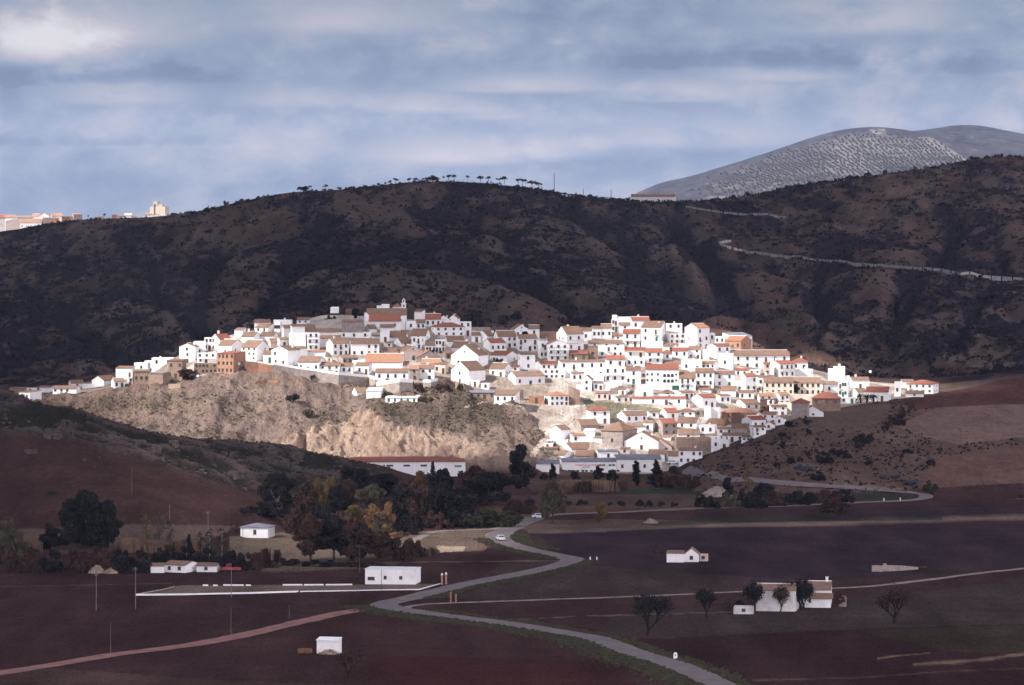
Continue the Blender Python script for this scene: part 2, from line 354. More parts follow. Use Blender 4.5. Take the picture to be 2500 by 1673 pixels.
# big dark hill
for a in ((-300, 900, 1780), (0, 880, 1800), (0, 780, 1980), (0, 700, 2180), (0, 620, 2450), (0, 592, 2650), (50, 572, 2655), (-300, 612, 2650), (100, 548, 2680), (200, 534, 2700), (300, 531, 2720), (420, 529, 2720),
          (200, 700, 2150), (200, 600, 2500), (250, 820, 1880), (450, 780, 1900), (400, 680, 2200), (420, 600, 2500), (500, 514, 2720), (560, 496, 2710), (640, 482, 2700), (600, 700, 2080), (600, 600, 2400), (640, 530, 2600),
          (700, 468, 2690), (760, 464, 2690), (850, 462, 2690), (900, 456, 2690), (960, 446, 2690), (1030, 440, 2690), (1100, 440, 2690), (1170, 446, 2690), (1240, 453, 2690), (1300, 460, 2690),
          (700, 760, 1860), (900, 750, 1830), (900, 660, 2060), (850, 560, 2380), (900, 620, 2180), (1000, 500, 2560), (1100, 740, 1840), (1100, 650, 2060), (1100, 560, 2360), (1200, 500, 2550), (1300, 780, 1800), (1300, 680, 2020),
          (1300, 580, 2300), (1370, 468, 2690), (1450, 485, 2700), (1500, 497, 2700), (1400, 540, 2420), (1500, 780, 1800), (1500, 690, 1990), (1500, 600, 2240), (1500, 540, 2440),
          (1600, 511, 2740), (1550, 505, 2730), (1640, 516, 2745), (1680, 520, 2760), (1600, 620, 2200), (1700, 660, 2080), (1650, 760, 1830), (1800, 730, 1950), (1850, 800, 1820), (1950, 850, 1780), (2040, 880, 1740)):
    cp(*a)
# valley between, then the right hill
for a in ((1650, 560, 2450), (1720, 610, 2300), (1800, 670, 2200), (1900, 760, 2020), (2000, 840, 1850), (2080, 880, 1760),
          (1740, 512, 2800), (1780, 498, 2780), (1850, 476, 2760), (1950, 452, 2740), (2050, 437, 2720), (2150, 422, 2700), (2250, 411, 2690), (2330, 402, 2680), (2380, 386, 2660), (2440, 381, 2650), (2500, 384, 2640), (2800, 390, 2640), (3200, 420, 2700),
          (1780, 560, 2500), (1900, 560, 2480), (1900, 640, 2260), (2050, 560, 2420), (2050, 660, 2180), (2100, 780, 1940), (2250, 540, 2380), (2250, 660, 2100), (2250, 780, 1900), (2200, 860, 1780),
          (2400, 460, 2480), (2400, 560, 2280), (2400, 680, 2050), (2400, 800, 1850), (2400, 880, 1730), (2500, 500, 2380), (2500, 690, 2000), (2500, 820, 1800), (2800, 600, 2200), (2800, 800, 1850), (3200, 700, 2100)):
    cp(*a)
# behind the ridges, the far left plateau, the far mountain
for px, Y, Z in ((-300, 3000, 58), (0, 3000, 58), (250, 3000, 74), (500, 3000, 82), (800, 3000, 88), (1100, 3000, 90), (1400, 3000, 76), (1700, 3050, 62), (1600, 3050, 64), (2000, 3050, 95), (2400, 3050, 105), (2900, 3050, 100), (3300, 3050, 90),
                 (-300, 3500, 58), (0, 3500, 58), (250, 3500, 80), (450, 3500, 86), (800, 3700, 40), (1200, 3700, 30), (1600, 3800, 30), (2000, 3800, 30), (2500, 3800, 30), (3200, 3800, 30),
                 (-300, 4200, 20), (300, 4200, 20), (900, 4500, 10), (1300, 4700, 10), (1500, 4600, 20), (2000, 4600, 20), (2500, 4600, 20), (3200, 4600, 20),
                 (-600, 6500, 0), (0, 6500, 0), (500, 6500, 0), (900, 6500, 0), (1200, 6500, 10), (1300, 5600, 10),
                 (1500, 9000, 0), (2000, 9000, 30), (2600, 9000, 40), (500, 9000, 0), (-500, 9000, 0), (3300, 9000, 0), (-1000, 9400, -5)):
    cz(px, Y, Z)
for px, py in ((1530, 489), (1580, 458), (1640, 440), (1700, 431), (1780, 406), (1860, 380), (1950, 347), (2020, 326), (2080, 313), (2130, 311), (2180, 315), (2230, 323)):
    cp(px, py, 6500)
for px, py in ((2270, 322), (2310, 311), (2350, 306), (2400, 311), (2450, 320), (2500, 332), (2700, 360), (3000, 400)): cp(px, py, 6900)
for a in ((1600, 500, 5600), (1800, 470, 5700), (1900, 430, 5850), (2000, 470, 5500), (2100, 400, 5950), (2200, 430, 5600), (2200, 370, 6150), (2280, 400, 5900), (2400, 390, 6100), (2350, 350, 6500), (2500, 400, 6100), (1700, 460, 6000)):
    cp(*a)
CPa = np.array(CP)
def tx(u, Y): return np.stack([u * 1500.0, np.log(Y) * 1500.0], -1)
Pc = tx(CPa[:, 0], CPa[:, 1]); C2 = 10.0 ** 2
dd = Pc[:, None, :] - Pc[None]; A = -np.sqrt((dd ** 2).sum(-1) + C2); n_ = len(CPa)
Q = np.concatenate([np.ones((n_, 1)), Pc / 1000.0], 1)
Amat = np.zeros((n_ + 3, n_ + 3)); Amat[:n_, :n_] = A + np.eye(n_) * 1.2; Amat[:n_, n_:] = Q; Amat[n_:, :n_] = Q.T
sol = np.linalg.solve(Amat, np.concatenate([CPa[:, 2], [0, 0, 0]]))
def rbf(u, Y):
    p = tx(u.ravel(), Y.ravel()); out = np.zeros(len(p))
    for i in range(0, len(p), 8000):
        q = p[i:i + 8000]; d = np.sqrt(((q[:, None] - Pc[None]) ** 2).sum(-1) + C2)
        out[i:i + 8000] = -d @ sol[:n_] + np.concatenate([np.ones((len(q), 1)), q / 1000.0], 1) @ sol[n_:]
    return out.reshape(u.shape)

us = np.concatenate([np.linspace(-0.36, -0.151, 26), np.linspace(-0.149, 0.149, 860), np.linspace(0.151, 0.36, 26)])
Ys = np.concatenate([np.linspace(30, 690, 24), np.arange(700, 1330, 1.9), np.arange(1330, 1560, 1.1), np.arange(1561.5, 1700, 2.0),
                     np.arange(1702, 2780, 3.3), np.arange(2790, 3600, 20), np.arange(3620, 5400, 60), np.arange(5420, 7000, 9), np.arange(7050, 9000, 100), np.array([9400])])
NU, NY = len(us), len(Ys)
uc = us[::6]; uc = np.append(uc, us[-1]) if uc[-1] != us[-1] else uc
yc = Ys[::4]; yc = np.append(yc, Ys[-1]) if yc[-1] != Ys[-1] else yc
Uc, Yc = np.meshgrid(uc, yc)
Zc = rbf(Uc, Yc)
def up(Zc, uc, yc, u2, y2):
    iu = np.clip(np.searchsorted(uc, u2) - 1, 0, len(uc) - 2); fu = (u2 - uc[iu]) / (uc[iu + 1] - uc[iu])
    iy = np.clip(np.searchsorted(yc, y2) - 1, 0, len(yc) - 2); fy = (y2 - yc[iy]) / (yc[iy + 1] - yc[iy])
    a = Zc[iy][:, iu] * (1 - fu) + Zc[iy][:, iu + 1] * fu; b = Zc[iy + 1][:, iu] * (1 - fu) + Zc[iy + 1][:, iu + 1] * fu
    return a * (1 - fy)[:, None] + b * fy[:, None]
Zg = up(Zc, uc, yc, us, Ys)
U, YY = np.meshgrid(us, Ys)
XX = U * YY
def pxof(U): return CX + U / K
PX = pxof(U)
# far field levels out
Zg = np.where(YY > 9000, np.minimum(Zg, 0), Zg)
# valley flattening
valw = (1 - sstep(1.5, 5.0, np.abs(Zg))) * (1 - sstep(1290, 1330, YY))
Zg = Zg * (1 - valw) + (0.35 * fbm(XX, YY, 90, 3)) * valw
# class weights
back = sstep(1620, 1760, YY) * (1 - sstep(3000, 3300, YY))
mount = sstep(4800, 5300, YY)
lefth = (1 - sstep(1230, 1280, YY)) * sstep(1.5, 6, Zg) * (1 - sstep(800, 1050, PX))
righth = sstep(1700, 1800, PX) * sstep(3, 8, Zg) * (1 - sstep(1420, 1500, YY)) * sstep(1180, 1230, YY)
PY0 = HR + (H - Zg) / (K * YY)
def line(pts, x): 
    p = np.array(pts); return np.interp(x, p[:, 0], p[:, 1])
brow = line([(0, 975), (200, 962), (330, 945), (430, 925), (600, 912), (700, 895), (780, 915), (850, 935), (920, 950), (1000, 935), (1120, 940), (1240, 985), (1290, 1020), (1330, 1070), (1400, 1100)], PX)
cliffm = ((PX < 1400) & (YY > 1320) & (YY < 1450)) * sstep(-4, 10, PY0 - brow) * (1 - sstep(1290, 1400, PX))
# geometric relief
gul = fbm(XX + 30 * fbm(XX, YY, 200, 2), YY * 0.32, 105, 5, True)
Zg += back * (gul * 8.5 + fbm(XX, YY * 0.6, 45, 4) * 2.2 - 6.0) * (0.12 + 0.88 * sstep(5, 75, np.abs(PY0 - line([(0, 577), (100, 546), (300, 531), (500, 514), (700, 468), (1030, 440), (1300, 460), (1500, 490), (1740, 500), (2050, 437), (2330, 402), (2380, 386), (2500, 384)], PX))))
Zg += mount * (fbm(XX, YY * .4, 420, 5, True) * 8 + fbm(XX, YY * .4, 90, 3) * 1.5) * (1 - sstep(6350, 6450, YY) * 0.75)
Zg += lefth * (fbm(XX, YY, 34, 4) * 1.1)
ridge_l = lefth * sstep(0, 25, line([(0, 1075), (150, 1085), (300, 1120), (400, 1155), (480, 1185), (620, 1215), (900, 1230)], PX) - PY0)
Zg += ridge_l * np.maximum(0, fbm(XX, YY, 26, 5, True)) * 2.6
Zg += righth * fbm(XX, YY, 40, 4) * 0.8
rg = fbm(XX, YY * 0.35, 42, 5, True)
cutm = cliffm * sstep(0, 35, PY0 - line([(0, 1200), (640, 1100), (760, 1040), (830, 1020), (880, 985), (950, 1035), (1060, 1060), (1180, 1100), (1300, 1130)], PX))
Zg += cliffm * (rg * 4.2 + fbm(XX + 8 * fbm(XX, YY, 30, 2), YY * 0.5, 14, 5, True) * 2.0)
Zg += cutm * (fbm(XX + 6 * fbm(XX, YY, 20, 2), YY * 0.22, 13, 5, True) * 4.0 + fbm(XX, YY, 4, 3, True) * 0.7)
vill = (YY > 1330) & (YY < 1600)
Zg += vill * (1 - cliffm) * fbm(XX, YY, 16, 3) * 0.35

# gullies and folds of the big hills, with denser cover along their beds
CREASE = np.zeros_like(PX); SPUR = np.zeros_like(PX)
def pdist(pts, py):
    p = np.array(pts, float); dm = np.full(PX.shape, 1e9)
    for i in range(len(p) - 1):
        a, b = p[i], p[i + 1]; ab = b - a; t = np.clip(((PX - a[0]) * ab[0] + (py - a[1]) * ab[1]) / (ab @ ab), 0, 1)
        dm = np.minimum(dm, np.hypot(PX - a[0] - t * ab[0], py - a[1] - t * ab[1]))
    return dm
_wob = fbm(XX, YY * .4, 60, 3) * 16
_rdm = sstep(10, 34, pdist([(1760, 600), (1830, 620), (1990, 639), (2160, 653), (2300, 663), (2400, 679), (2600, 692)], PY0)) * sstep(8, 26, pdist([(1675, 507), (1760, 521), (1920, 533)], PY0))
for pts, w, dp in (([(1640, 545), (1700, 600), (1760, 680), (1830, 760), (1920, 820), (2000, 870)], 26, 9), ([(1380, 490), (1470, 560), (1580, 640), (1690, 700), (1800, 750)], 20, 6), ([(1150, 640), (1300, 690), (1400, 740), (1500, 780)], 22, 6),
                   ([(700, 620), (850, 612), (1000, 600), (1150, 640)], 15, 3), ([(60, 690), (130, 740), (240, 820), (320, 880)], 30, 7), ([(400, 700), (470, 770), (550, 830)], 22, 6), ([(560, 600), (500, 660), (440, 740)], 16, 4),
                   ([(820, 530), (760, 590), (690, 660), (640, 740)], 18, 5), ([(2060, 600), (1990, 680), (2010, 780)], 18, 5), ([(2330, 540), (2270, 620), (2200, 720), (2180, 820)], 20, 6), ([(300, 580), (360, 640), (390, 700)], 16, 4),
                   ([(1100, 480), (1180, 540), (1260, 600), (1340, 640)], 14, 3), ([(2450, 620), (2400, 720), (2330, 830)], 20, 5), ([(150, 600), (100, 660), (60, 700)], 16, 4)):
    g_ = np.exp(-((pdist(pts, PY0) + _wob) / w) ** 2) * back; Zg -= g_ * dp * _rdm; CREASE = np.maximum(CREASE, g_)
for pts, w in (([(860, 690), (1050, 690), (1260, 740), (1330, 790)], 42), ([(310, 720), (400, 765), (450, 800)], 10), ([(1620, 580), (1680, 650), (1740, 740)], 16), ([(840, 500), (980, 520), (1010, 570)], 26), ([(1420, 560), (1500, 600)], 22), ([(2100, 560), (2200, 600), (2150, 680)], 26), ([(2420, 480), (2480, 560)], 26), ([(560, 720), (640, 680)], 24), ([(2280, 780), (2420, 760)], 20)):
    g_ = np.exp(-((pdist(pts, PY0) + _wob) / w) ** 2) * back; Zg += g_ * 2.0 * _rdm * sstep(20, 60, PY0 - 450); SPUR = np.maximum(SPUR, g_)
def gz(u, Y):
    """terrain height at tan-angle u, distance Y (scalars or arrays)"""
    u = np.asarray(u, float); Y = np.asarray(Y, float)
    iu = np.clip(np.searchsorted(us, u) - 1, 0, NU - 2); fu = (u - us[iu]) / (us[iu + 1] - us[iu])
    iy = np.clip(np.searchsorted(Ys, Y) - 1, 0, NY - 2); fy = (Y - Ys[iy]) / (Ys[iy + 1] - Ys[iy])
    return (Zg[iy, iu] * (1 - fu) + Zg[iy, iu + 1] * fu) * (1 - fy) + (Zg[iy + 1, iu] * (1 - fu) + Zg[iy + 1, iu + 1] * fu) * fy
def gxy(x, y): return gz(np.asarray(x) / np.asarray(y), y)
def hit(px, py, y0=650, y1=3400):
    """first place where the sight line through a photo pixel meets the ground, searching from y0 on"""
    Yr = np.arange(y0, y1, 1.0); u = (px - CX) * K
    zt = gz(np.full_like(Yr, u), Yr); zr = H - (py - HR) * K * Yr
    w = np.nonzero(zt >= zr)[0]
    i = w[0] if len(w) else np.argmin(zr - zt)
    Y = Yr[i]
    return Vector((u * Y, Y, float(gz(u, Y))))

# ---- colour of the ground (real colours of soil, grass, rock; world-fixed)
PYf = HR + (H - Zg) / (K * YY)
def inpoly(pts):
    x, y = PX, PYf; r = np.zeros(x.shape, bool); n = len(pts)
    for i in range(n):
        x0, y0 = pts[i]; x1, y1 = pts[(i + 1) % n]
        if y0 == y1: continue
        c = ((y0 > y) != (y1 > y)) & (x < (x1 - x0) * (y - y0) / (y1 - y0) + x0)
        r ^= c
    return r
ALB = np.zeros(XX.shape + (3,)); VEG = np.zeros(XX.shape)
def setc(mask, col, k=1.0):
    m = np.clip(mask.astype(float) * k, 0, 1)[..., None]; ALB[:] = ALB * (1 - m) + np.array(col) * m
def setv(mask, v): 
    m = mask.astype(float); VEG[:] = VEG * (1 - m) + v * m
big = fbm(XX, YY, 120, 3); mid = fbm(XX, YY, 30, 4); fine = fbm(XX, YY, 6, 3)
SOIL = (0.060, 0.034, 0.034)
setc(np.ones_like(PX), SOIL)
fl = YY < 1340
setc(fl & inpoly([(-900, 1640), (400, 1600), (900, 1490), (1300, 1560), (1730, 1700), (1730, 2600), (-900, 2600)]), (0.060, 0.033, 0.033))
setc(fl & inpoly([(-300, 1650), (120, 1630), (500, 1660), (900, 1673), (700, 1760), (-300, 1760)]), (0.085, 0.055, 0.048), 0.7)
setc(fl & inpoly([(900, 1600), (1450, 1615), (1600, 1700), (900, 1720)]), (0.062, 0.026, 0.026))
setc(fl & inpoly([(1560, 1560), (2600, 1515), (2600, 1760), (1800, 1700)]), (0.046, 0.024, 0.026))
setc(fl & inpoly([(2100, 1540), (2560, 1520), (2560, 1600), (2300, 1590)]), (0.050, 0.042, 0.028), 0.8)
setc(fl & inpoly([(1450, 1555), (1500, 1500), (2300, 1440), (2600, 1395), (2600, 1520), (2100, 1535), (1600, 1560)]), (0.062, 0.045, 0.044))
setc(fl & inpoly([(1300, 1290), (2600, 1278), (2600, 1380), (2000, 1420), (1400, 1380)]), (0.046, 0.030, 0.038))
setc(fl & inpoly([(1250, 1360), (1600, 1395), (2000, 1420), (2000, 1440), (1300, 1462), (1050, 1462), (1130, 1440)]), (0.064, 0.044, 0.044))
setc(fl & inpoly([(1700, 1250), (2600, 1225), (2600, 1270), (1700, 1280)]), (0.048, 0.030, 0.038))
for i, (a, b, c) in enumerate((((1290, 1296), (1480, 1295), 6), ((1480, 1293), (1700, 1283), 5), ((1700, 1283), (2100, 1276), 6), ((2100, 1272), (2600, 1262), 8))):
    yl = a[1] + (PX - a[0]) * (b[1] - a[1]) / (b[0] - a[0])
    setc(fl * (PX > a[0]) * (PX < b[0]) * np.clip(1.3 - np.abs(PYf - yl) / c + mid * 0.5, 0, 1), (0.21, 0.155, 0.125), 0.8)
setc(fl & inpoly([(1260, 1290), (1320, 1270), (1500, 1268), (1760, 1272), (1700, 1287), (1300, 1300)]), (0.12, 0.088, 0.072), 0.75)
setc(fl & inpoly([(1560, 1278), (1760, 1262), (2120, 1262), (2300, 1258), (2300, 1270), (1900, 1274), (1600, 1284)]), (0.042, 0.045, 0.036), 0.7)
setc(fl & inpoly([(1600, 1188), (1720, 1195), (1720, 1212), (1480, 1202)]), (0.035, 0.055, 0.035), 0.8)
setc(fl & inpoly([(1250, 1210), (1700, 1205), (1700, 1235), (1400, 1245), (1240, 1240)]), (0.095, 0.066, 0.060))
setc(fl & inpoly([(1360, 1152), (1700, 1150), (1720, 1185), (1600, 1195), (1300, 1200), (1270, 1165)]), (0.095, 0.060, 0.052))
setc(fl & inpoly([(1180, 1235), (1300, 1232), (1700, 1238), (1700, 1246), (1380, 1254), (1300, 1262), (1230, 1270)]), (0.14, 0.085, 0.06), 0.7)
# sandy strip and field left of the main road
setc(fl & inpoly([(1000, 1300), (1190, 1288), (1250, 1275), (1225, 1310), (1180, 1345), (1000, 1352), (960, 1330)]), (0.17, 0.125, 0.10))
setc(fl & inpoly([(1065, 1333), (1140, 1335), (1130, 1346), (1075, 1349)]), (0.44, 0.34, 0.26), 0.9)
setc(fl & inpoly([(1185, 1305), (1218, 1290), (1222, 1330), (1190, 1325)]), (0.44, 0.34, 0.27), 0.7)
setc(fl & inpoly([(620, 1352), (720, 1340), (860, 1345), (1000, 1360), (960, 1385), (660, 1400)]), (0.13, 0.095, 0.072), 0.7)
# wall-side dirt of the walled yard
setc(fl & inpoly([(340, 1452), (440, 1430), (900, 1428), (1080, 1425), (1020, 1440), (700, 1446)]), (0.19, 0.145, 0.12))
# field lines
for pts, c, w in (([(640, 1395), (800, 1388), (900, 1378), (1040, 1372), (1370, 1369)], (0.20, 0.14, 0.10), 1.4), ([(1180, 1518), (1400, 1505), (1700, 1497), (1830, 1493)], (0.22, 0.17, 0.14), 1.0),
                  ([(2140, 1608), (2200, 1600), (2270, 1595)], (0.25, 0.17, 0.12), 2.0), ([(2230, 1622), (2330, 1618), (2430, 1606), (2520, 1595)], (0.22, 0.15, 0.11), 5.0),
                  ([(1800, 1662), (2100, 1655), (2300, 1640), (2550, 1630)], (0.12, 0.08, 0.06), 2.0), ([(0, 1432), (250, 1428), (420, 1424)], (0.13, 0.09, 0.075), 1.2)):
    yl = line(pts, PX); setc(fl * (PX > pts[0][0]) * (PX < pts[-1][0]) * np.clip(1.2 - np.abs(PYf - yl) / w + fine * 0.8, 0, 1), c, 0.8)
ALB[:] = ALB * np.array([1.04, 1.02, 0.98]) * (1 + 0.25 * np.clip(fbm(XX, YY * .2, 14, 4), -1, 1) * fl)[..., None]
# left hill
lm = lefth > 0.05
setc(lm, (0.060, 0.033, 0.030)); 
setc(lm * sstep(-0.2, 0.7, big + mid * 0.4), (0.086, 0.047, 0.039), 0.7)
setc(lm & inpoly([(0, 1295), (330, 1280), (640, 1285), (760, 1270), (860, 1300), (850, 1350), (560, 1380), (0, 1400)]), (0.15, 0.105, 0.085), 0.75)
setc(fl & inpoly([(560, 1310), (690, 1300), (860, 1345), (850, 1380), (640, 1395), (560, 1350)]), (0.20, 0.15, 0.115), 0.75)
setc(ridge_l, (0.030, 0.026, 0.023)); setc(ridge_l * sstep(0.0, 0.8, mid), (0.046, 0.034, 0.030))
setc(ridge_l * sstep(0.25, 0.6, fbm(XX, YY, 26, 5, True)), (0.12, 0.085, 0.08), 0.7)
setv(ridge_l > 0.3, 0.35)
# right hill
rm = (YY < 1580) & (YY > 1150) & (PX > 1690) & (PYf > line([(1697, 1142), (1750, 1099), (1867, 1051), (1974, 1014), (2081, 992), (2294, 962), (2500, 920), (2900, 900)], PX) - 2) & (Zg > 0.8)
setc(rm, (0.105, 0.068, 0.056)); setc(rm * sstep(0, .8, mid), (0.14, 0.095, 0.075), .8); setv(rm, 0.22)
setc(rm & inpoly([(1940, 1030), (2060, 992), (2180, 985), (2160, 1030), (2050, 1050)]), (0.115, 0.080, 0.064)); setv(rm & inpoly([(1940, 1030), (2060, 992), (2180, 985), (2160, 1030), (2050, 1050)]), 0.0)
setc(rm & inpoly([(2180, 962), (2560, 905), (2560, 985), (2350, 992), (2230, 1000)]), (0.085, 0.042, 0.038)); setv(rm & inpoly([(2180, 962), (2600, 905), (2600, 985), (2350, 992), (2230, 1000)]), 0.0)
fA = inpoly([(2186, 1040), (2290, 995), (2440, 988), (2600, 985), (2600, 1060), (2480, 1070), (2340, 1085), (2250, 1065)])
fB = inpoly([(2250, 1155), (2300, 1115), (2420, 1095), (2600, 1075), (2600, 1210), (2300, 1212)])
setc(rm & fA, (0.16, 0.108, 0.09)); setv(rm & fA, 0.0)
setc(rm & fB, (0.13, 0.078, 0.062)); setv(rm & fB, 0.0)
setc(rm & inpoly([(2060, 1180), (2200, 1192), (2240, 1205), (2200, 1212), (2060, 1190)]), (0.17, 0.135, 0.11), 0.8)
setc(fl & inpoly([(2090, 1205), (2240, 1210), (2230, 1220), (2100, 1222)]), (0.035, 0.045, 0.03))
# village hill
vm = vill & ~rm
setc(vm, (0.36, 0.29, 0.24)); setc(vm * sstep(-0.1, 0.3, mid), (0.56, 0.50, 0.45), 0.8); setv(vm, 0.2)
cm2 = fbm(XX, YY * .35, 18, 4)
setc(cliffm, (0.235, 0.172, 0.145)); setc(cliffm * sstep(-0.2, 0.6, cm2 + .3 * mid), (0.140, 0.102, 0.088), 0.85); 
VEG[:] = np.where(cliffm > 0.2, np.clip(0.50 + 0.6 * mid + 0.3 * big - 0.2 * (1 - sstep(600, 950, PX)), 0.08, 0.85), VEG)
setc(cutm, (0.37, 0.27, 0.21)); setc(cutm * sstep(0.0, 0.7, fbm(XX, YY * .3, 9, 4)), (0.27, 0.18, 0.14), 0.85)
VEG[:] = VEG * (1 - cutm * 0.88)
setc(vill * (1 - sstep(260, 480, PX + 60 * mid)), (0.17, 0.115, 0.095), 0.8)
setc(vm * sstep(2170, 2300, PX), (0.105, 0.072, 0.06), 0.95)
# green bank and dirt road inside the village
setc(vm & inpoly([(1420, 975), (1560, 990), (1680, 1010), (1560, 1030), (1440, 1010)]), (0.12, 0.125, 0.07), 0.7)
for pts, w in (([(1300, 1112), (1320, 1085), (1360, 1050), (1400, 1022), (1425, 1003)], 7), ([(1135, 995), (1180, 982), (1230, 985), (1300, 1000)], 1.5)):
    p = np.array(pts, float)
    dmin = np.full(PX.shape, 1e9)
    for i in range(len(p) - 1):
        a, b = p[i], p[i + 1]; ab = b - a; t = np.clip(((PX - a[0]) * ab[0] + (PYf - a[1]) * ab[1]) / (ab @ ab), 0, 1)
        dmin = np.minimum(dmin, np.hypot(PX - a[0] - t * ab[0], PYf - a[1] - t * ab[1]))
    rd = (dmin < w) & (YY > 1325) & (YY < 1460); setc(rd, (0.42, 0.35, 0.30)); setv(rd, 0.0)
# back hills
hb = fbm(XX, YY * 0.26, 105, 4); hm_ = fbm(XX, YY * 0.30, 30, 4)
backc = np.maximum(back, sstep(1535, 1560, YY) * (YY < 1700) * ~rm)
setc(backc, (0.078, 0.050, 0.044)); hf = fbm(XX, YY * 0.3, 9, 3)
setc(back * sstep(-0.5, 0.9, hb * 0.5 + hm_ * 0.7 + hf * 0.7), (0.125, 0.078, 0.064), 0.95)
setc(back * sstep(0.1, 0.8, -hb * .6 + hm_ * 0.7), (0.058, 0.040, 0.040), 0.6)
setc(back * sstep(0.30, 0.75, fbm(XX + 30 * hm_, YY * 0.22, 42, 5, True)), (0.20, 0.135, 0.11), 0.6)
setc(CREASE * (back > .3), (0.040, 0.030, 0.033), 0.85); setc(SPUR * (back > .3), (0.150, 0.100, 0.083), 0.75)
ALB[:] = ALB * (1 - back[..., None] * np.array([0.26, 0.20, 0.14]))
VEG[:] = np.where(backc > 0.3, np.clip(0.60 + 0.35 * CREASE - 0.28 * SPUR - 0.22 * hb - 0.42 * hm_ - 0.35 * hf, 0.22, 0.95), VEG)
bare = (back > 0.5) & inpoly([(1690, 790), (1760, 770), (1900, 800), (2050, 880), (2060, 900), (1850, 870), (1760, 840)])
setc(bare, (0.115, 0.072, 0.058)); setv(bare, 0.12)
setc((back > 0.3) & inpoly([(2370, 955), (2420, 935), (2600, 925), (2600, 950)]), (0.20, 0.13, 0.10), 0.8)
# plateau and mountain
setc(sstep(3000, 3300, YY), (0.10, 0.085, 0.08))
setc(mount, (0.028, 0.026, 0.032)); setc(mount * sstep(0.1, 0.8, fbm(XX, YY * .4, 200, 4)), (0.055, 0.047, 0.045), 0.6)
gn = fbm(XX, YY * .4, 160, 3)
grove = mount * sstep(5450, 5600, YY) * (1 - sstep(6430, 6480, YY)) * sstep(1680, 1900, PX + 90 * gn) * (1 - sstep(2330, 2400, PX + 40 * gn)) * sstep(6, 16, PYf - line([(1500, 500), (1780, 408), (1950, 349), (2080, 315), (2180, 317), (2270, 330), (2330, 360), (2400, 410)], PX))
setc(grove * (0.6 + 0.4 * sstep(-.3, .4, gn)), (0.075, 0.067, 0.064), 0.8)
setc(grove * inpoly([(1980, 400), (2050, 350), (2200, 345), (2330, 385), (2250, 415), (2050, 430)]) * sstep(-.4, .3, gn), (0.105, 0.092, 0.083), 0.8)
setc(mount * sstep(0.42, 0.7, fbm(XX, YY * .5, 20, 3) + 0.30 * fbm(XX, YY * .4, 260, 2)) * (PYf > 330), (0.13, 0.112, 0.095), 0.8)
setc(mount * inpoly([(2240, 335), (2275, 335), (2370, 395), (2350, 402)]), (0.20, 0.17, 0.14) , 0.5)
setc(mount * inpoly([(2120, 316), (2160, 316), (2165, 326), (2135, 328)]), (0.27, 0.23, 0.18), 0.6)
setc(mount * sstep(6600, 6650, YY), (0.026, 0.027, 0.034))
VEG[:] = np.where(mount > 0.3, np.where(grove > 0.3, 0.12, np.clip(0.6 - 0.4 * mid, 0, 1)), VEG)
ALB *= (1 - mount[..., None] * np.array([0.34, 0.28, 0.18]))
ALB *= (1 + 0.10 * np.clip(mid, -1, 1) + 0.07 * np.clip(fine, -1, 1))[..., None]
ALB = np.clip(ALB, 0.004, 0.9)

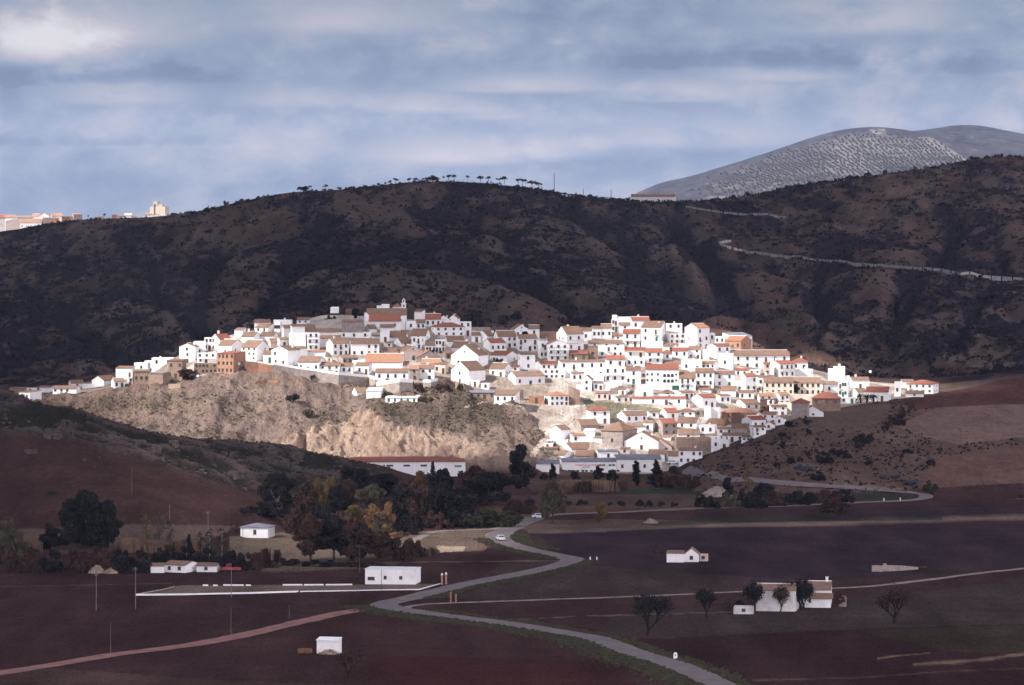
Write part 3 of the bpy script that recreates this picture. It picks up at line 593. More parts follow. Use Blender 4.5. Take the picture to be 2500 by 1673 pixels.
def terrain_mat(name, sc_=(0.10, 0.45), veg=(0.020, 0.018, 0.022), contrast=0.35, bump=0.6, furrow=0.0, soft=0.10, coarse_bump=0.0, squash=1.0):
    m, t, b = new_mat(name)
    a = N(t, 'ShaderNodeAttribute', attribute_name='albedo'); v = N(t, 'ShaderNodeAttribute', attribute_name='veg')
    g = N(t, 'ShaderNodeNewGeometry'); pos = g.outputs['Position']
    if squash != 1.0:      # cover and runnels drawn out down the slope
        ms = N(t, 'ShaderNodeMapping'); ms.inputs['Scale'].default_value = (1, squash, 1); t.links.new(pos, ms.inputs[0]); pos = ms.outputs[0]
    n1 = noise(t, pos, sc_[0], 6, 0.62); n2 = noise(t, pos, sc_[1], 5, 0.65)
    f = math_n(t, 'ADD', math_n(t, 'MULTIPLY', n1, 0.45), math_n(t, 'MULTIPLY', n2, 0.55))
    k = ramp(t, [(0.30, 1 - contrast), (0.70, 1 + contrast)], f)
    if furrow:
        mpn = N(t, 'ShaderNodeMapping'); mpn.inputs['Scale'].default_value = (0.03, 0.42, 0.1); t.links.new(pos, mpn.inputs[0])
        n4 = noise(t, mpn.outputs[0], 1.0, 5, 0.7)
        k = mixc(t, 1.0, k, ramp(t, [(0.3, 1 - furrow), (0.7, 1 + furrow)], n4), 'MULTIPLY')
    col = mixc(t, 1.0, a.outputs[0], k, 'MULTIPLY')
    # scrub: threshold falls as the cover grows
    th = math_n(t, 'MULTIPLY_ADD', v.outputs['Fac'], -0.42, 0.74)
    d = math_n(t, 'SUBTRACT', f, th)
    mk = N(t, 'ShaderNodeMapRange'); t.links.new(d, mk.inputs[0]); mk.inputs[1].default_value = 0.0; mk.inputs[2].default_value = soft
    mk.inputs[3].default_value = 0; mk.inputs[4].default_value = 0.9
    gate = ramp(t, [(0.02, 0), (0.10, 1)], v.outputs['Fac'])
    col = mixc(t, math_n(t, 'MULTIPLY', mk.outputs[0], gate), col, veg)
    t.links.new(col, b.inputs['Base Color'])
    bp = N(t, 'ShaderNodeBump'); bp.inputs['Strength'].default_value = bump; bp.inputs['Distance'].default_value = 1.0
    n5 = noise(t, pos, sc_[1] * 1.6, 5, 0.7); h = n5
    if coarse_bump:
        mq = N(t, 'ShaderNodeMapping'); mq.inputs['Scale'].default_value = (0.30, 0.30, 0.10); t.links.new(pos, mq.inputs[0])
        h = math_n(t, 'ADD', n5, math_n(t, 'MULTIPLY', noise(t, mq.outputs[0], 1.0, 6, 0.7, 0.6), coarse_bump))
    t.links.new(h, bp.inputs['Height']); t.links.new(bp.outputs[0], b.inputs['Normal'])
    b.inputs['Specular IOR Level'].default_value = 0.0; b.inputs['Roughness'].default_value = 1.0
    return m
TM = [('ground', terrain_mat('ploughed_soil', (0.09, 1.4), (0.03, 0.032, 0.022), 0.50, 1.0, 0.10, 0.10, 0.0, 0.22)),
      ('hill', terrain_mat('rocky_slope', (0.12, 0.7), (0.022, 0.022, 0.018), 0.45, 0.8, 0.0, 0.08, 0.0, 0.4)),
      ('village_hill', terrain_mat('dry_bank', (0.22, 1.0), (0.10, 0.08, 0.062), 0.55, 1.0, 0.0, 0.08, 2.6, 0.5)),
      ('hills', terrain_mat('scrub_hill', (0.10, 0.60), (0.019, 0.016, 0.026), 0.58, 1.0, 0.0, 0.05, 0.0, 0.30)),
      ('mountain', terrain_mat('far_mountain', (0.02, 0.09), (0.030, 0.034, 0.040), 0.5, 0.8, 0.0, 0.10, 0.0, 0.35))]
cls = np.zeros(XX.shape, int)
cls[(lefth > 0.05) | (rm & (YY < 1330))] = 1
cls[(YY >= 1330) & (YY < 1620)] = 2; cls[rm & (YY >= 1330)] = 1
cls[(YY >= 1620) | ((YY > 1545) & ~rm)] = 3; cls[YY >= 4500] = 4
cf = cls[:-1, :-1]
ii = np.arange(NY * NU).reshape(NY, NU)
quads = np.stack([ii[:-1, :-1], ii[:-1, 1:], ii[1:, 1:], ii[1:, :-1]], -1)
co = np.stack([XX, YY, Zg], -1).reshape(-1, 3)
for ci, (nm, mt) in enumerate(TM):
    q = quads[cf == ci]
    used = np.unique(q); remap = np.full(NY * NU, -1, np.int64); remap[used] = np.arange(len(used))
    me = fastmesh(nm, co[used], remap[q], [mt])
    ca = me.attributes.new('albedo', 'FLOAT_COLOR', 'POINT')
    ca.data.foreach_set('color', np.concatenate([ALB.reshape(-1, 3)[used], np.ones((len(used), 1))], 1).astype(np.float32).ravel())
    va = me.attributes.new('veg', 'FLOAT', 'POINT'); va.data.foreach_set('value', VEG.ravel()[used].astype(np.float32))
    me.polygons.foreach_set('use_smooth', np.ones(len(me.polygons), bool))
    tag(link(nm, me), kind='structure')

# ------------------------------------------------------------------ clouds overhead: the gap in them lights the village
def in_poly_xy(poly, x, y):
    r = np.zeros(x.shape, bool); n = len(poly)
    for i in range(n):
        x0, y0 = poly[i]; x1, y1 = poly[(i + 1) % n]
        if y0 == y1: continue
        r ^= ((y0 > y) != (y1 > y)) & (x < (x1 - x0) * (y - y0) / (y1 - y0) + x0)
    return r
def dist_poly(poly, x, y):
    d = np.full(x.shape, 1e9); n = len(poly)
    for i in range(n):
        a = np.array(poly[i]); b = np.array(poly[(i + 1) % n]); ab = b - a
        t = np.clip(((x - a[0]) * ab[0] + (y - a[1]) * ab[1]) / (ab @ ab), 0, 1)
        d = np.minimum(d, np.hypot(x - a[0] - t * ab[0], y - a[1] - t * ab[1]))
    return np.where(in_poly_xy(poly, x, y), -d, d)
ZCL = 620.0
def to_cloud(p):
    k = (ZCL - p.z) / SUN.z; return (p.x + SUN.x * k, p.y + SUN.y * k)
lit = [(420, 860, 1330), (560, 790, 1330), (660, 835, 1330), (800, 850, 1330), (960, 868, 1330), (1090, 868, 1330), (1150, 890, 1330), (1290, 925, 1330), (1340, 895, 1330),
       (1370, 862, 1330), (1410, 842, 1330), (1480, 808, 1330), (1620, 800, 1330), (1760, 822, 1330), (1900, 845, 1330)]
hole = [to_cloud(hit(*a)) for a in lit]
for (x, y, z) in ((165, 1545, 20), (182, 1475, 20), (150, 1448, 20), (112, 1410, 18), (80, 1388, 10), (62, 1345, 5), (-30, 1325, 5), (-70, 1310, 3), (-110, 1318, 5), (-150, 1340, 10), (-175, 1375, 20)):
    hole.append(to_cloud(Vector((x, y, z))))
small = [to_cloud(Vector(P(px, py, vy(py)))) for px, py in ((500, 1330), (640, 1354), (760, 1380), (900, 1358), (1100, 1352), (1245, 1345), (1262, 1280), (1000, 1278), (900, 1255), (700, 1245), (500, 1245))]
gx = np.arange(-2300, 900, 9.0); gy = np.arange(-500, 3150, 9.0)
GX, GY = np.meshgrid(gx, gy)
sd = dist_poly(hole, GX, GY)

sd = sd + fbm(GX, GY, 60, 3) * 5.0
outer = np.minimum(np.minimum(GX + 2300, 900 - GX), np.minimum(GY + 500, 3150 - GY)) + fbm(GX, GY, 300, 4) * 160 - 160
f = np.minimum(sd, outer)
keep = f > 0
# thin broken cloud over the upper village: lets part of the sun through
thin = [to_cloud(hit(*a)) for a in ((420, 862, 1330), (540, 800, 1330), (620, 812, 1330), (720, 800, 1330), (860, 785, 1330), (980, 780, 1330), (1100, 795, 1330), (1250, 812, 1330), (1400, 822, 1330), (1480, 812, 1330), (1410, 850, 1330), (1340, 895, 1330), (1330, 960, 1330), (1250, 960, 1330), (1150, 890, 1330), (960, 868, 1330), (800, 850, 1330), (600, 840, 1330))]
thin = thin[:3] + [(x_ - 10, y_ + 45) for x_, y_ in thin[3:10]] + thin[10:]
ij = (np.arange(GX.shape[1])[None, :] + 2 * np.arange(GX.shape[0])[:, None]) % 3
keep &= ~(in_poly_xy(small, GX, GY) & (ij != 0))
keep &= ~(in_poly_xy(thin, GX, GY) & (ij == 0) & (perlin(GX / 37.0, GY / 37.0) > -0.3))
ft = np.minimum(f, np.minimum(np.maximum(dist_poly(small, GX, GY), 0), np.maximum(dist_poly(thin, GX, GY), 0)))
th = 70 * np.clip(ft / 260, 0, 1) * (0.75 + 0.5 * fbm(GX, GY, 140, 4))
zt = ZCL + 2 + np.maximum(th, 0); zb = ZCL - 2 - np.maximum(th, 0) * 0.3
ny, nx = GX.shape; idx = np.arange(ny * nx).reshape(ny, nx)
kf = keep[:-1, :-1]
q = np.stack([idx[:-1, :-1], idx[:-1, 1:], idx[1:, 1:], idx[1:, :-1]], -1)[kf]
v = np.concatenate([np.stack([GX, GY, zt], -1).reshape(-1, 3), np.stack([GX, GY, zb], -1).reshape(-1, 3)])
q = np.concatenate([q, (q + ny * nx)[:, ::-1]])
used = np.unique(q); remap = np.full(len(v), -1, np.int64); remap[used] = np.arange(len(used))
cm, ct, cb = new_mat('cloud_vapour'); cb.inputs['Base Color'].default_value = (0.86, 0.87, 0.90, 1); cb.inputs['Specular IOR Level'].default_value = 0
me = fastmesh('clouds', v[used], remap[q], [cm]); me.polygons.foreach_set('use_smooth', np.ones(len(me.polygons), bool))
tag(link('clouds', me), kind='structure')

# ------------------------------------------------------------------ roads and tracks
def smooth(pts, step=4.0):
    pts = [Vector(p) for p in pts]; out = []
    for i in range(len(pts) - 1):
        p0 = pts[max(i - 1, 0)]; p1 = pts[i]; p2 = pts[i + 1]; p3 = pts[min(i + 2, len(pts) - 1)]
        n = max(2, int((p2 - p1).length / step))
        for k in range(n):
            t = k / n
            out.append(0.5 * ((2 * p1) + (-p0 + p2) * t + (2 * p0 - 5 * p1 + 4 * p2 - p3) * t * t + (-p0 + 3 * p1 - 3 * p2 + p3) * t ** 3))
    out.append(pts[-1]); return out
def strip(name, pts, width, mat, off=0.12, nacross=4, edge=0.0, thick=0.0, kind='structure'):
    pts = smooth(pts); mb = MB(); rows = []
    for i, p in enumerate(pts):
        d = (pts[min(i + 1, len(pts) - 1)] - pts[max(i - 1, 0)]); d.z = 0
        if d.length < 1e-6: d = Vector((1, 0, 0))
        d.normalize(); n = Vector((-d.y, d.x, 0)); w = width[i * len(width) // len(pts)] if isinstance(width, (list, tuple)) else width
        row = []
        for k in range(nacross + 1):
            s = (k / nacross - 0.5) * (w + (random.uniform(-edge, edge) if k in (0, nacross) else 0))
            x, y = p.x + n.x * s, p.y + n.y * s
            row.append((x, y, float(gxy(x, y)) + off))
        rows.append(row)
    for i in range(len(rows) - 1):
        for k in range(nacross):
            mb.poly([rows[i][k], rows[i + 1][k], rows[i + 1][k + 1], rows[i][k + 1]])
    o = mb.build(name, mat); tag(o, kind=kind); return o, pts
def flat(pts): return [Vector(P(a, b, vy(b))) for a, b in pts]
asph = simple('worn_asphalt', (0.165, 0.135, 0.135), 0.9, 0.12, 0.25)
redd = simple('red_dirt', (0.27, 0.135, 0.11), 0.95, 0.2, 0.3)
pale = simple('pale_gravel', (0.26, 0.205, 0.185), 0.95, 0.25, 0.35)
main_pts = [(1790, 1690), (1736, 1662), (1647, 1623), (1540, 1589), (1455, 1559), (1369, 1545), (1263, 1527), (1113, 1508), (1007, 1493), (955, 1483), (938, 1475), (958, 1468), (1000, 1460), (1078, 1442), (1177, 1422), (1275, 1403),
            (1353, 1385), (1388, 1375), (1398, 1368), (1390, 1363), (1350, 1354), (1294, 1343), (1241, 1329), (1219, 1317), (1224, 1304), (1253, 1287), (1290, 1271), (1314, 1264)]
strip('road', flat(main_pts), 6.6, asph, 0.14, 6, 0.5)
strip('road', flat([(1314, 1264), (1345, 1258), (1400, 1254), (1500, 1251.5), (1690, 1243), (1900, 1238), (2100, 1227), (2215, 1222), (2258, 1216), (2255, 1208), (2210, 1204)]), 4.2, asph, 0.10, 4, 0.4)
back_r = [hit(a, b, 1150, 1400) for a, b in ((2210, 1205), (2150, 1200), (2080, 1194), (1980, 1187), (1900, 1181), (1820, 1173), (1750, 1166), (1700, 1160), (1670, 1150))]
strip('road', back_r, 4.0, asph, 0.35, 4, 0.4)
strip('dirt_road', flat([(-300, 1690), (0, 1645), (171, 1617), (273, 1600), (427, 1582), (555, 1559), (683, 1530), (811, 1501), (896, 1486), (945, 1477)]), 5.2, redd, 0.10, 4, 0.8)
strip('dirt_track', flat([(985, 1487), (1000, 1480), (1040, 1475), (1078, 1473), (1196, 1469), (1330, 1465), (1460, 1461), (1640, 1454), (1812, 1446), (1930, 1442), (2037, 1438), (2129, 1433), (2238, 1420), (2384, 1400), (2500, 1387), (2750, 1360)]), 2.6, pale, 0.09, 2, 0.7)
strip('dirt_track', flat([(1000, 1327), (1060, 1300), (1120, 1296), (1200, 1292), (1240, 1284)]), 3.0, pale, 0.08, 2, 0.8)
# green verges beside the road: tufts of grass
def verge(pts, side, wid, n, name='verge_grass'):
    pts = smooth(flat(pts), 2.0); V = []; F = []
    for i in range(n):
        j = random.randrange(1, len(pts) - 1); p = pts[j]; d = pts[j + 1] - pts[j - 1]; d.normalize(); nn = Vector((-d.y, d.x, 0)) * side
        s = 3.8 + abs(random.gauss(0, 0.5)) * wid; x = p.x + nn.x * s + random.uniform(-1, 1); y = p.y + nn.y * s + random.uniform(-1, 1)
        z = float(gxy(x, y)); h = random.uniform(0.12, 0.42); r = random.uniform(0.15, 0.5)
        for a in (random.uniform(0, 3.1), random.uniform(0, 3.1)):
            c, s_ = math.cos(a) * r, math.sin(a) * r; b = len(V)
            V += [(x - c, y - s_, z - 0.05), (x + c, y + s_, z - 0.05), (x + c * 0.8, y + s_ * 0.8 + 0.1, z + h), (x - c * 0.8, y - s_ * 0.8 + 0.1, z + h)]; F.append((b, b + 1, b + 2, b + 3))
    me = fastmesh(name, np.array(V), np.array(F), [M['verge']]); tag(link(name, me), 'strip of short green grass along the asphalt road edge', 'grass', kind='stuff')
M['verge'] = leafmat('verge_green', (0.030, 0.032, 0.020), (0.068, 0.062, 0.040))
verge(main_pts[:11], 1, 5.5, 6500); verge(main_pts[:9], -1, 2.5, 2200); verge(main_pts[12:19], -1, 2.2, 3200); verge(main_pts[19:24], 1, 2.2, 1700); verge(main_pts[21:25], -1, 4, 1200)

# ------------------------------------------------------------------ buildings
def unit_window(kind):
    mb = MB(); gl = M['win'] if kind != 'shut' else M['shut']
    mb.box(-0.5, 0.5, -0.035, 0.03, 0, 1, 0); mb.box(-0.58, 0.58, -0.10, 0.03, -0.09, -0.005, 1)
    if kind == 'win': mb.box(-0.03, 0.03, -0.05, -0.036, 0.02, 0.98, 2)
    return mb.data('window', [gl, M['conc'], M['door']])
def unit_arch():
    mb = MB(); pts = [(-0.5, 0), (0.5, 0)] + [(0.5 * math.cos(a), 0.55 + 0.45 * math.sin(a)) for a in np.linspace(0, math.pi, 9)]
    f = [(x, -0.03, z) for x, z in pts]; mb.poly(f); n = len(pts)
    for i in range(n):
        a, b = pts[i], pts[(i + 1) % n]; mb.poly([(a[0], -0.03, a[1]), (a[0], 0.03, a[1]), (b[0], 0.03, b[1]), (b[0], -0.03, b[1])])
    return mb.data('arched_window', [M['win']])
def unit_door(m):
    mb = MB(); mb.box(-0.5, 0.5, -0.04, 0.03, 0, 1, 0); return mb.data('door', [m])
def unit_chimney():
    mb = MB(); mb.box(-0.5, 0.5, -0.5, 0.5, 0, 0.8, 0); mb.box(-0.62, 0.62, -0.62, 0.62, 0.8, 0.88, 0); mb.box(-0.35, 0.35, -0.35, 0.35, 0.881, 1.0, 1)
    return mb.data('chimney', [M['w'], M['t']])
def unit_balcony(red):
    mb = MB(); mb.box(-0.5, 0.5, -0.9, -0.002, -0.14, 0, 0)
    for k in range(9): x = -0.49 + k * 0.98 / 8; mb.box(x - 0.008, x + 0.008, -0.89, -0.86, 0, 0.9, 1)
    mb.box(-0.5, 0.5, -0.9, -0.85, 0.901, 0.96, 1)
    for s in (-0.497, 0.485): mb.box(s, s + 0.012, -0.84, -0.01, 0.901, 0.96, 1)
    return mb.data('balcony', [M['w'], M['red_iron'] if red else M['iron']])
UW = unit_window('win'); US = unit_window('shut'); UA = unit_arch(); UD = unit_door(M['door']); UG = unit_door(M['shut']); UC = unit_chimney(); UB = unit_balcony(False); UBr = unit_balcony(True)
NHOUSE = 0; LABELS = []; RECT = []
ROOFM = {'t': 't', 'r': 'R', 'o': 'O', 'k': 'k', 'w': 'w'}
CN = {'w': 'white', 'c': 'cream', 'b': 'tan brick', 'r': 'orange brick', 'd': 'dark brick', 'n': 'rough stone', 'p': 'pinkish', 'u': 'blue', 'v': 'dull white', 'y': 'sandy'}
RN = {'t': 'brown tiled', 'r': 'red tiled', 'o': 'orange tiled', 'k': 'grey', 'w': 'white'}
def house(x0, x1, yr, ye, yb, ty, a, wc, rc, win, cue, D=None, opt='', depth=None, name=None, cat='house', label=None, y0=1300, y1=1640, group='houses of the white village', deep=4.0):
    global NHOUSE
    NHOUSE += 1; R = random.Random(int(x0 * 7 + yb * 13))
    if D is None: D = hit((x0 + x1) / 2, yb, y0, y1).y
    mpp = K * D; Wm = (x1 - x0) * mpp; th = math.radians(a); sn, cs = math.sin(th), math.cos(th)
    d = depth if depth else min(8.0, max(3.0, Wm * 0.8)) if ty != 'G' else max(5.0, min(9.0, Wm * 0.9))
    if abs(sn) > 0.01 and d * abs(sn) > 0.48 * Wm: d = 0.48 * Wm / abs(sn)
    w = (Wm - d * abs(sn)) / cs; h = (yb - ye) * mpp
    cor = [(-w / 2, 0), (w / 2, 0), (w / 2, d), (-w / 2, d)]
    rc_ = [(x * cs - y * sn, x * sn + y * cs) for x, y in cor]
    xmin = min(c[0] for c in rc_); ymin = min(c[1] for c in rc_)
    X = (x0 - CX) * K * D - xmin; Y = D - ymin; Z = H - (yb - HR) * mpp
    root = empty(name or 'house', (X, Y, Z), th)
    drop = (d / 2) * (H - Z) / D
    rise = (ye - yr) * mpp - (drop if ty in 'gh' else 0)
    if ty == 's': rise = (ye - yr) * mpp - 2 * drop
    if ty in 'gGh': rise = min(max(rise, 0.5), 0.8 * (d if ty in 'gh' else w) / 2)
    if ty == 's': rise = min(max(rise, 0.35), 0.55 * d)
    b = -deep; mb = MB(); hw = w / 2
    wm = M[wc]
    roof = MB(); ov = 0.28; tk = 0.16
    if ty == 'f':
        mb.mesh([(-hw, 0, b), (hw, 0, b), (hw, d, b), (-hw, d, b), (-hw, 0, h), (hw, 0, h), (hw, d, h), (-hw, d, h)], [(0, 1, 5, 4), (1, 2, 6, 5), (2, 3, 7, 6), (3, 0, 4, 7)])
        t_ = min(0.22, w * 0.2, d * 0.2); pz = max(0.3, h - 0.75)
        ins = [(-hw + t_, t_), (hw - t_, t_), (hw - t_, d - t_), (-hw + t_, d - t_)]; out = [(-hw, 0), (hw, 0), (hw, d), (-hw, d)]
        for i in range(4):
            j = (i + 1) % 4; mb.poly([(*out[i], h), (*out[j], h), (*ins[j], h), (*ins[i], h)]); mb.poly([(*ins[i], h), (*ins[j], h), (*ins[j], pz), (*ins[i], pz)])
        roof.poly([(x, y, pz) for x, y in ins])
        rmat = M['terr']
    else:
        if ty == 'g':
            mb.mesh([(-hw, 0, b), (hw, 0, b), (hw, d, b), (-hw, d, b), (-hw, 0, h), (hw, 0, h), (hw, d, h), (-hw, d, h), (-hw, d / 2, h + rise), (hw, d / 2, h + rise)],
                    [(0, 1, 5, 4), (2, 3, 7, 6), (1, 2, 6, 9, 5), (3, 0, 4, 8, 7), (4, 5, 9, 8), (7, 8, 9, 6)])
            o2 = 0.10; k = rise / (d / 2); ez = h - ov * k
            A = [(-hw - o2, -ov, ez), (hw + o2, -ov, ez), (hw + o2, d / 2, h + rise), (-hw - o2, d / 2, h + rise), (hw + o2, d + ov, ez), (-hw - o2, d + ov, ez)]
            up_ = [(x, y, z + tk) for x, y, z in A]; lo = [(x, y, z + 0.012) for x, y, z in A]; vv = up_ + lo
            roof.mesh(vv, [(0, 1, 2, 3), (3, 2, 4, 5), (6, 9, 8, 7), (9, 11, 10, 8), (0, 6, 7, 1), (5, 4, 10, 11), (1, 7, 8, 2), (2, 8, 10, 4), (0, 3, 9, 6), (3, 5, 11, 9)])
        elif ty == 'G':
            mb.mesh([(-hw, 0, b), (hw, 0, b), (hw, d, b), (-hw, d, b), (-hw, 0, h), (hw, 0, h), (hw, d, h), (-hw, d, h), (0, 0, h + rise), (0, d, h + rise)],
                    [(0, 1, 5, 8, 4), (2, 3, 7, 9, 6), (1, 2, 6, 5), (3, 0, 4, 7), (4, 8, 9, 7), (8, 5, 6, 9)])
            o2 = 0.08; k = rise / hw; ez = h - ov * k
            A = [(-hw - ov, -o2, ez), (0, -o2, h + rise), (hw + ov, -o2, ez), (hw + ov, d + o2, ez), (0, d + o2, h + rise), (-hw - ov, d + o2, ez)]
            up_ = [(x, y, z + tk) for x, y, z in A]; lo = [(x, y, z + 0.012) for x, y, z in A]; vv = up_ + lo
            roof.mesh(vv, [(0, 1, 4, 5), (1, 2, 3, 4), (6, 11, 10, 7), (7, 10, 9, 8), (0, 6, 7, 1), (1, 7, 8, 2), (2, 8, 9, 3), (3, 9, 10, 4), (4, 10, 11, 5), (5, 11, 6, 0)])
        elif ty == 's':
            mb.mesh([(-hw, 0, b), (hw, 0, b), (hw, d, b), (-hw, d, b), (-hw, 0, h), (hw, 0, h), (hw, d, h + rise), (-hw, d, h + rise)],
                    [(0, 1, 5, 4), (1, 2, 6, 5), (2, 3, 7, 6), (3, 0, 4, 7), (4, 5, 6, 7)])
            k = rise / d; A = [(-hw - 0.08, -ov, h - ov * k), (hw + 0.08, -ov, h - ov * k), (hw + 0.08, d + 0.1, h + rise + 0.1 * k), (-hw - 0.08, d + 0.1, h + rise + 0.1 * k)]
            vv = [(x, y, z + tk) for x, y, z in A] + [(x, y, z + 0.012) for x, y, z in A]
            roof.mesh(vv, [(0, 1, 2, 3), (7, 6, 5, 4), (0, 4, 5, 1), (1, 5, 6, 2), (2, 6, 7, 3), (3, 7, 4, 0)])
        elif ty == 'h':
            mb.mesh([(-hw, 0, b), (hw, 0, b), (hw, d, b), (-hw, d, b), (-hw, 0, h), (hw, 0, h), (hw, d, h), (-hw, d, h)], [(0, 1, 5, 4), (1, 2, 6, 5), (2, 3, 7, 6), (3, 0, 4, 7), (4, 5, 6, 7)])
            o2 = 0.35; r0 = max(0.0, hw - d / 2) if w > d else 0.0; yy = d / 2
            A = [(-hw - o2, -o2, h), (hw + o2, -o2, h), (hw + o2, d + o2, h), (-hw - o2, d + o2, h)]
            z0 = h + 0.012; z1 = h + 0.16; zr = h + rise + 0.16
            vv = [(x, y, z1) for x, y, _ in A] + [(x, y, z0) for x, y, _ in A] + [(-r0 - 0.01, yy, zr), (r0 + 0.01, yy, zr)]
            roof.mesh(vv, [(0, 1, 9, 8), (1, 2, 9), (2, 3, 8, 9), (3, 0, 8), (0, 4, 5, 1), (1, 5, 6, 2), (2, 6, 7, 3), (3, 7, 4, 0), (7, 6, 5, 4)])
        rmat = M[ROOFM.get(rc, 't')]
    walls = mb.build('wall', wm, root)
    rf = roof.build('roof', rmat, root)
    if ty in 'gG' and rc in 'tro' and h > 2.5 and R.random() < 0.55:   # whitewashed ridge / verge line seen on many roofs
        rb = MB()
        if ty == 'g': rb.box(-hw - 0.1, hw + 0.1, d / 2 - 0.12, d / 2 + 0.12, h + rise + tk - 0.05, h + rise + tk + 0.12)
        else: rb.box(-0.12, 0.12, -0.08, d + 0.08, h + rise + tk - 0.05, h + rise + tk + 0.12)
        rb.build('ridge', M['w'], rf)
    # openings
    floors = max(1, int(round(h / 2.75))); 
    if win and win != '0':
        nc, nr = [int(x) for x in win.split('x')]
    else: nc, nr = 0, 0
    umesh = US if 'G' in opt else UW
    ww = 0.85; fh = h / max(nr, 1)
    if nc:
        for r in range(nr):
            for c in range(nc):
                if nc * nr > 3 and 'F' not in opt and R.random() < 0.12: continue
                jx = 0 if 'F' in opt else R.uniform(-0.25, 0.25)
                x = -hw + w * (c + 0.5) / nc + jx
                wh = min(1.25, fh * 0.48); wz = r * fh + fh * 0.36
                isdoor = (r == 0 and nr >= 1 and c == (nc // 2) and h > 2.2 and 'N' not in opt and R.random() < 0.55)
                if isdoor:
                    link('door', UG if R.random() < 0.12 else UD, root, (x, 0, 0.02), 0, (1.0, 1, min(2.1, fh * 0.8)))
                elif r >= 1 and 'B' not in opt and wc == 'w' and R.random() < 0.14:
                    link('door', UD, root, (x, 0, r * fh + 0.1), 0, (0.8, 1, min(1.9, fh * 0.78)))
                    link('balcony', UB, root, (x, 0, r * fh + 0.1), 0, (1.6, 0.8, 0.95))
                else:
                    link('window', umesh, root, (x, 0, wz), 0, (ww, 1, wh))
        # one or two openings in the visible side wall
        if abs(a) >= 12 and d > 4 and 'N' not in opt and ty != 'G':
            side = -1 if a > 0 else 1
            for r in range(nr):
                for c in range(2 if d > 6.5 else 1):
                    if R.random() < 0.45: continue
                    o = link('window', umesh, root, (side * hw, d * (0.33 + 0.36 * c), r * fh + fh * 0.4), side * math.pi / 2, (0.65, 1, min(0.9, fh * 0.36)))
        if ty == 'G' and h + rise > 5 and 'N' not in opt and R.random() < 0.6:
            link('window', umesh, root, (0, 0, h + rise * 0.25), 0, (0.5, 1, 0.55))
    if 'B' in opt:
        for r in range(1, max(2, nr)):
            link('balcony', UBr if 'R' in opt else UB, root, (0, 0, r * fh + 0.05), 0, (w * 0.86, 1, 1))
    if 'C' in opt or (opt.find('X') < 0 and h > 2.5 and w > 5 and wc in 'wc' and R.random() < 0.62):
        cx_ = R.uniform(-0.35, 0.35) * w; cy_ = d * (0.5 if ty in 'gh' else 0.7)
        cz_ = h + rise * (0.8 if ty in 'gh' else 0.3) if ty != 'f' else h - 0.7
        if ty == 'G': cx_ = 0.25 * w
        link('chimney', UC, root, (cx_, cy_ + 0.3, cz_ - 0.2), 0, (0.6, 0.6, 1.5 + R.random() * 0.6))
    if label is None:
        st = ['', 'low', 'two-storey', 'three-storey', 'four-storey'][min(4, max(1, floors))]
        tp = {'f': 'flat-roofed', 'g': RN.get(rc, ''), 'G': 'gabled', 's': RN.get(rc, '') + ' lean-to', 'h': RN.get(rc, '') + ' hipped'}[ty]
        label = f'{CN[wc]} {st} {tp} {cat}, {cue}'.replace('  ', ' ')
    tag(root, label, cat, group)
    LABELS.append(label); RECT.append((x0, x1, yr if ty != 'f' else ye, yb, cue))
    root['_w'] = 0; del root['_w']
    return root, dict(w=w, d=d, h=h, rise=rise, mpp=mpp, D=D, Z=Z)
def batch(ox, oy, s, rows):
    out = []
    for r in rows:
        x0, x1, yr, ye, yb, ty, a, wc, rc, win, cue = r[:11]
        kw = r[11] if len(r) > 11 else {}
        out.append(house(ox + x0 * s, ox + x1 * s, oy + yr * s, oy + ye * s, oy + yb * s, ty, a, wc, rc, win, cue, **kw))
    return out

# ------------------------------------------------------------------ the village, street by street
batch(0, 720, .27315, [
 (80,222,830,840,885,'s',0,'b','t','0','lowest and farthest left of the village'),
 (160,355,862,872,948,'s',-35,'w','t','2x1','lone box standing below the far left end'),
 (225,322,830,834,868,'f',0,'w','-','1x1','behind the lone box at the far left end'),
 (350,472,822,828,874,'g',-8,'w','t','0','blank long front right of the lone left box'),
 (470,700,815,838,878,'g',-6,'w','t','4x1','with a row of small windows on left ridge'),
 (600,745,762,792,838,'g',18,'w','t','1x1','behind the long low house on left ridge'),
 (735,840,785,798,838,'f',0,'w','-','0','wall-like block left of the broad left gable'),
 (812,1035,728,768,818,'G',-35,'w','t','0','broad gable midway along the left ridge'),
 (985,1110,748,775,838,'g',20,'w','t','2x1','small, with dark door, under the left tall cube'),
 (1032,1197,638,656,760,'s',-10,'w','t','0','tall plain cube midway up the left ridge'),
 (1140,1197,678,682,798,'f',-10,'w','-','1x2','narrow tower-like front beside tan brick house'),
 (1197,1335,602,608,690,'f',-8,'w','-','1x1','above the smaller tan brick house on left'),
 (1290,1400,583,590,660,'f',-10,'w','-','0','step higher behind the tan brick pair'),
 (1355,1550,553,564,640,'f',0,'w','-','2x1','long parapet behind the big tan brick block'),
 (1195,1330,668,684,802,'g',0,'b','t','3x1','smaller one beside the narrow white tower front'),
 (1325,1505,690,704,800,'s',-20,'b','k','0','with slanting grey lean-to, between two brick houses'),
 (1500,1656,575,590,758,'s',-12,'b','t','3x2','big block with six dark windows, left end'),
])
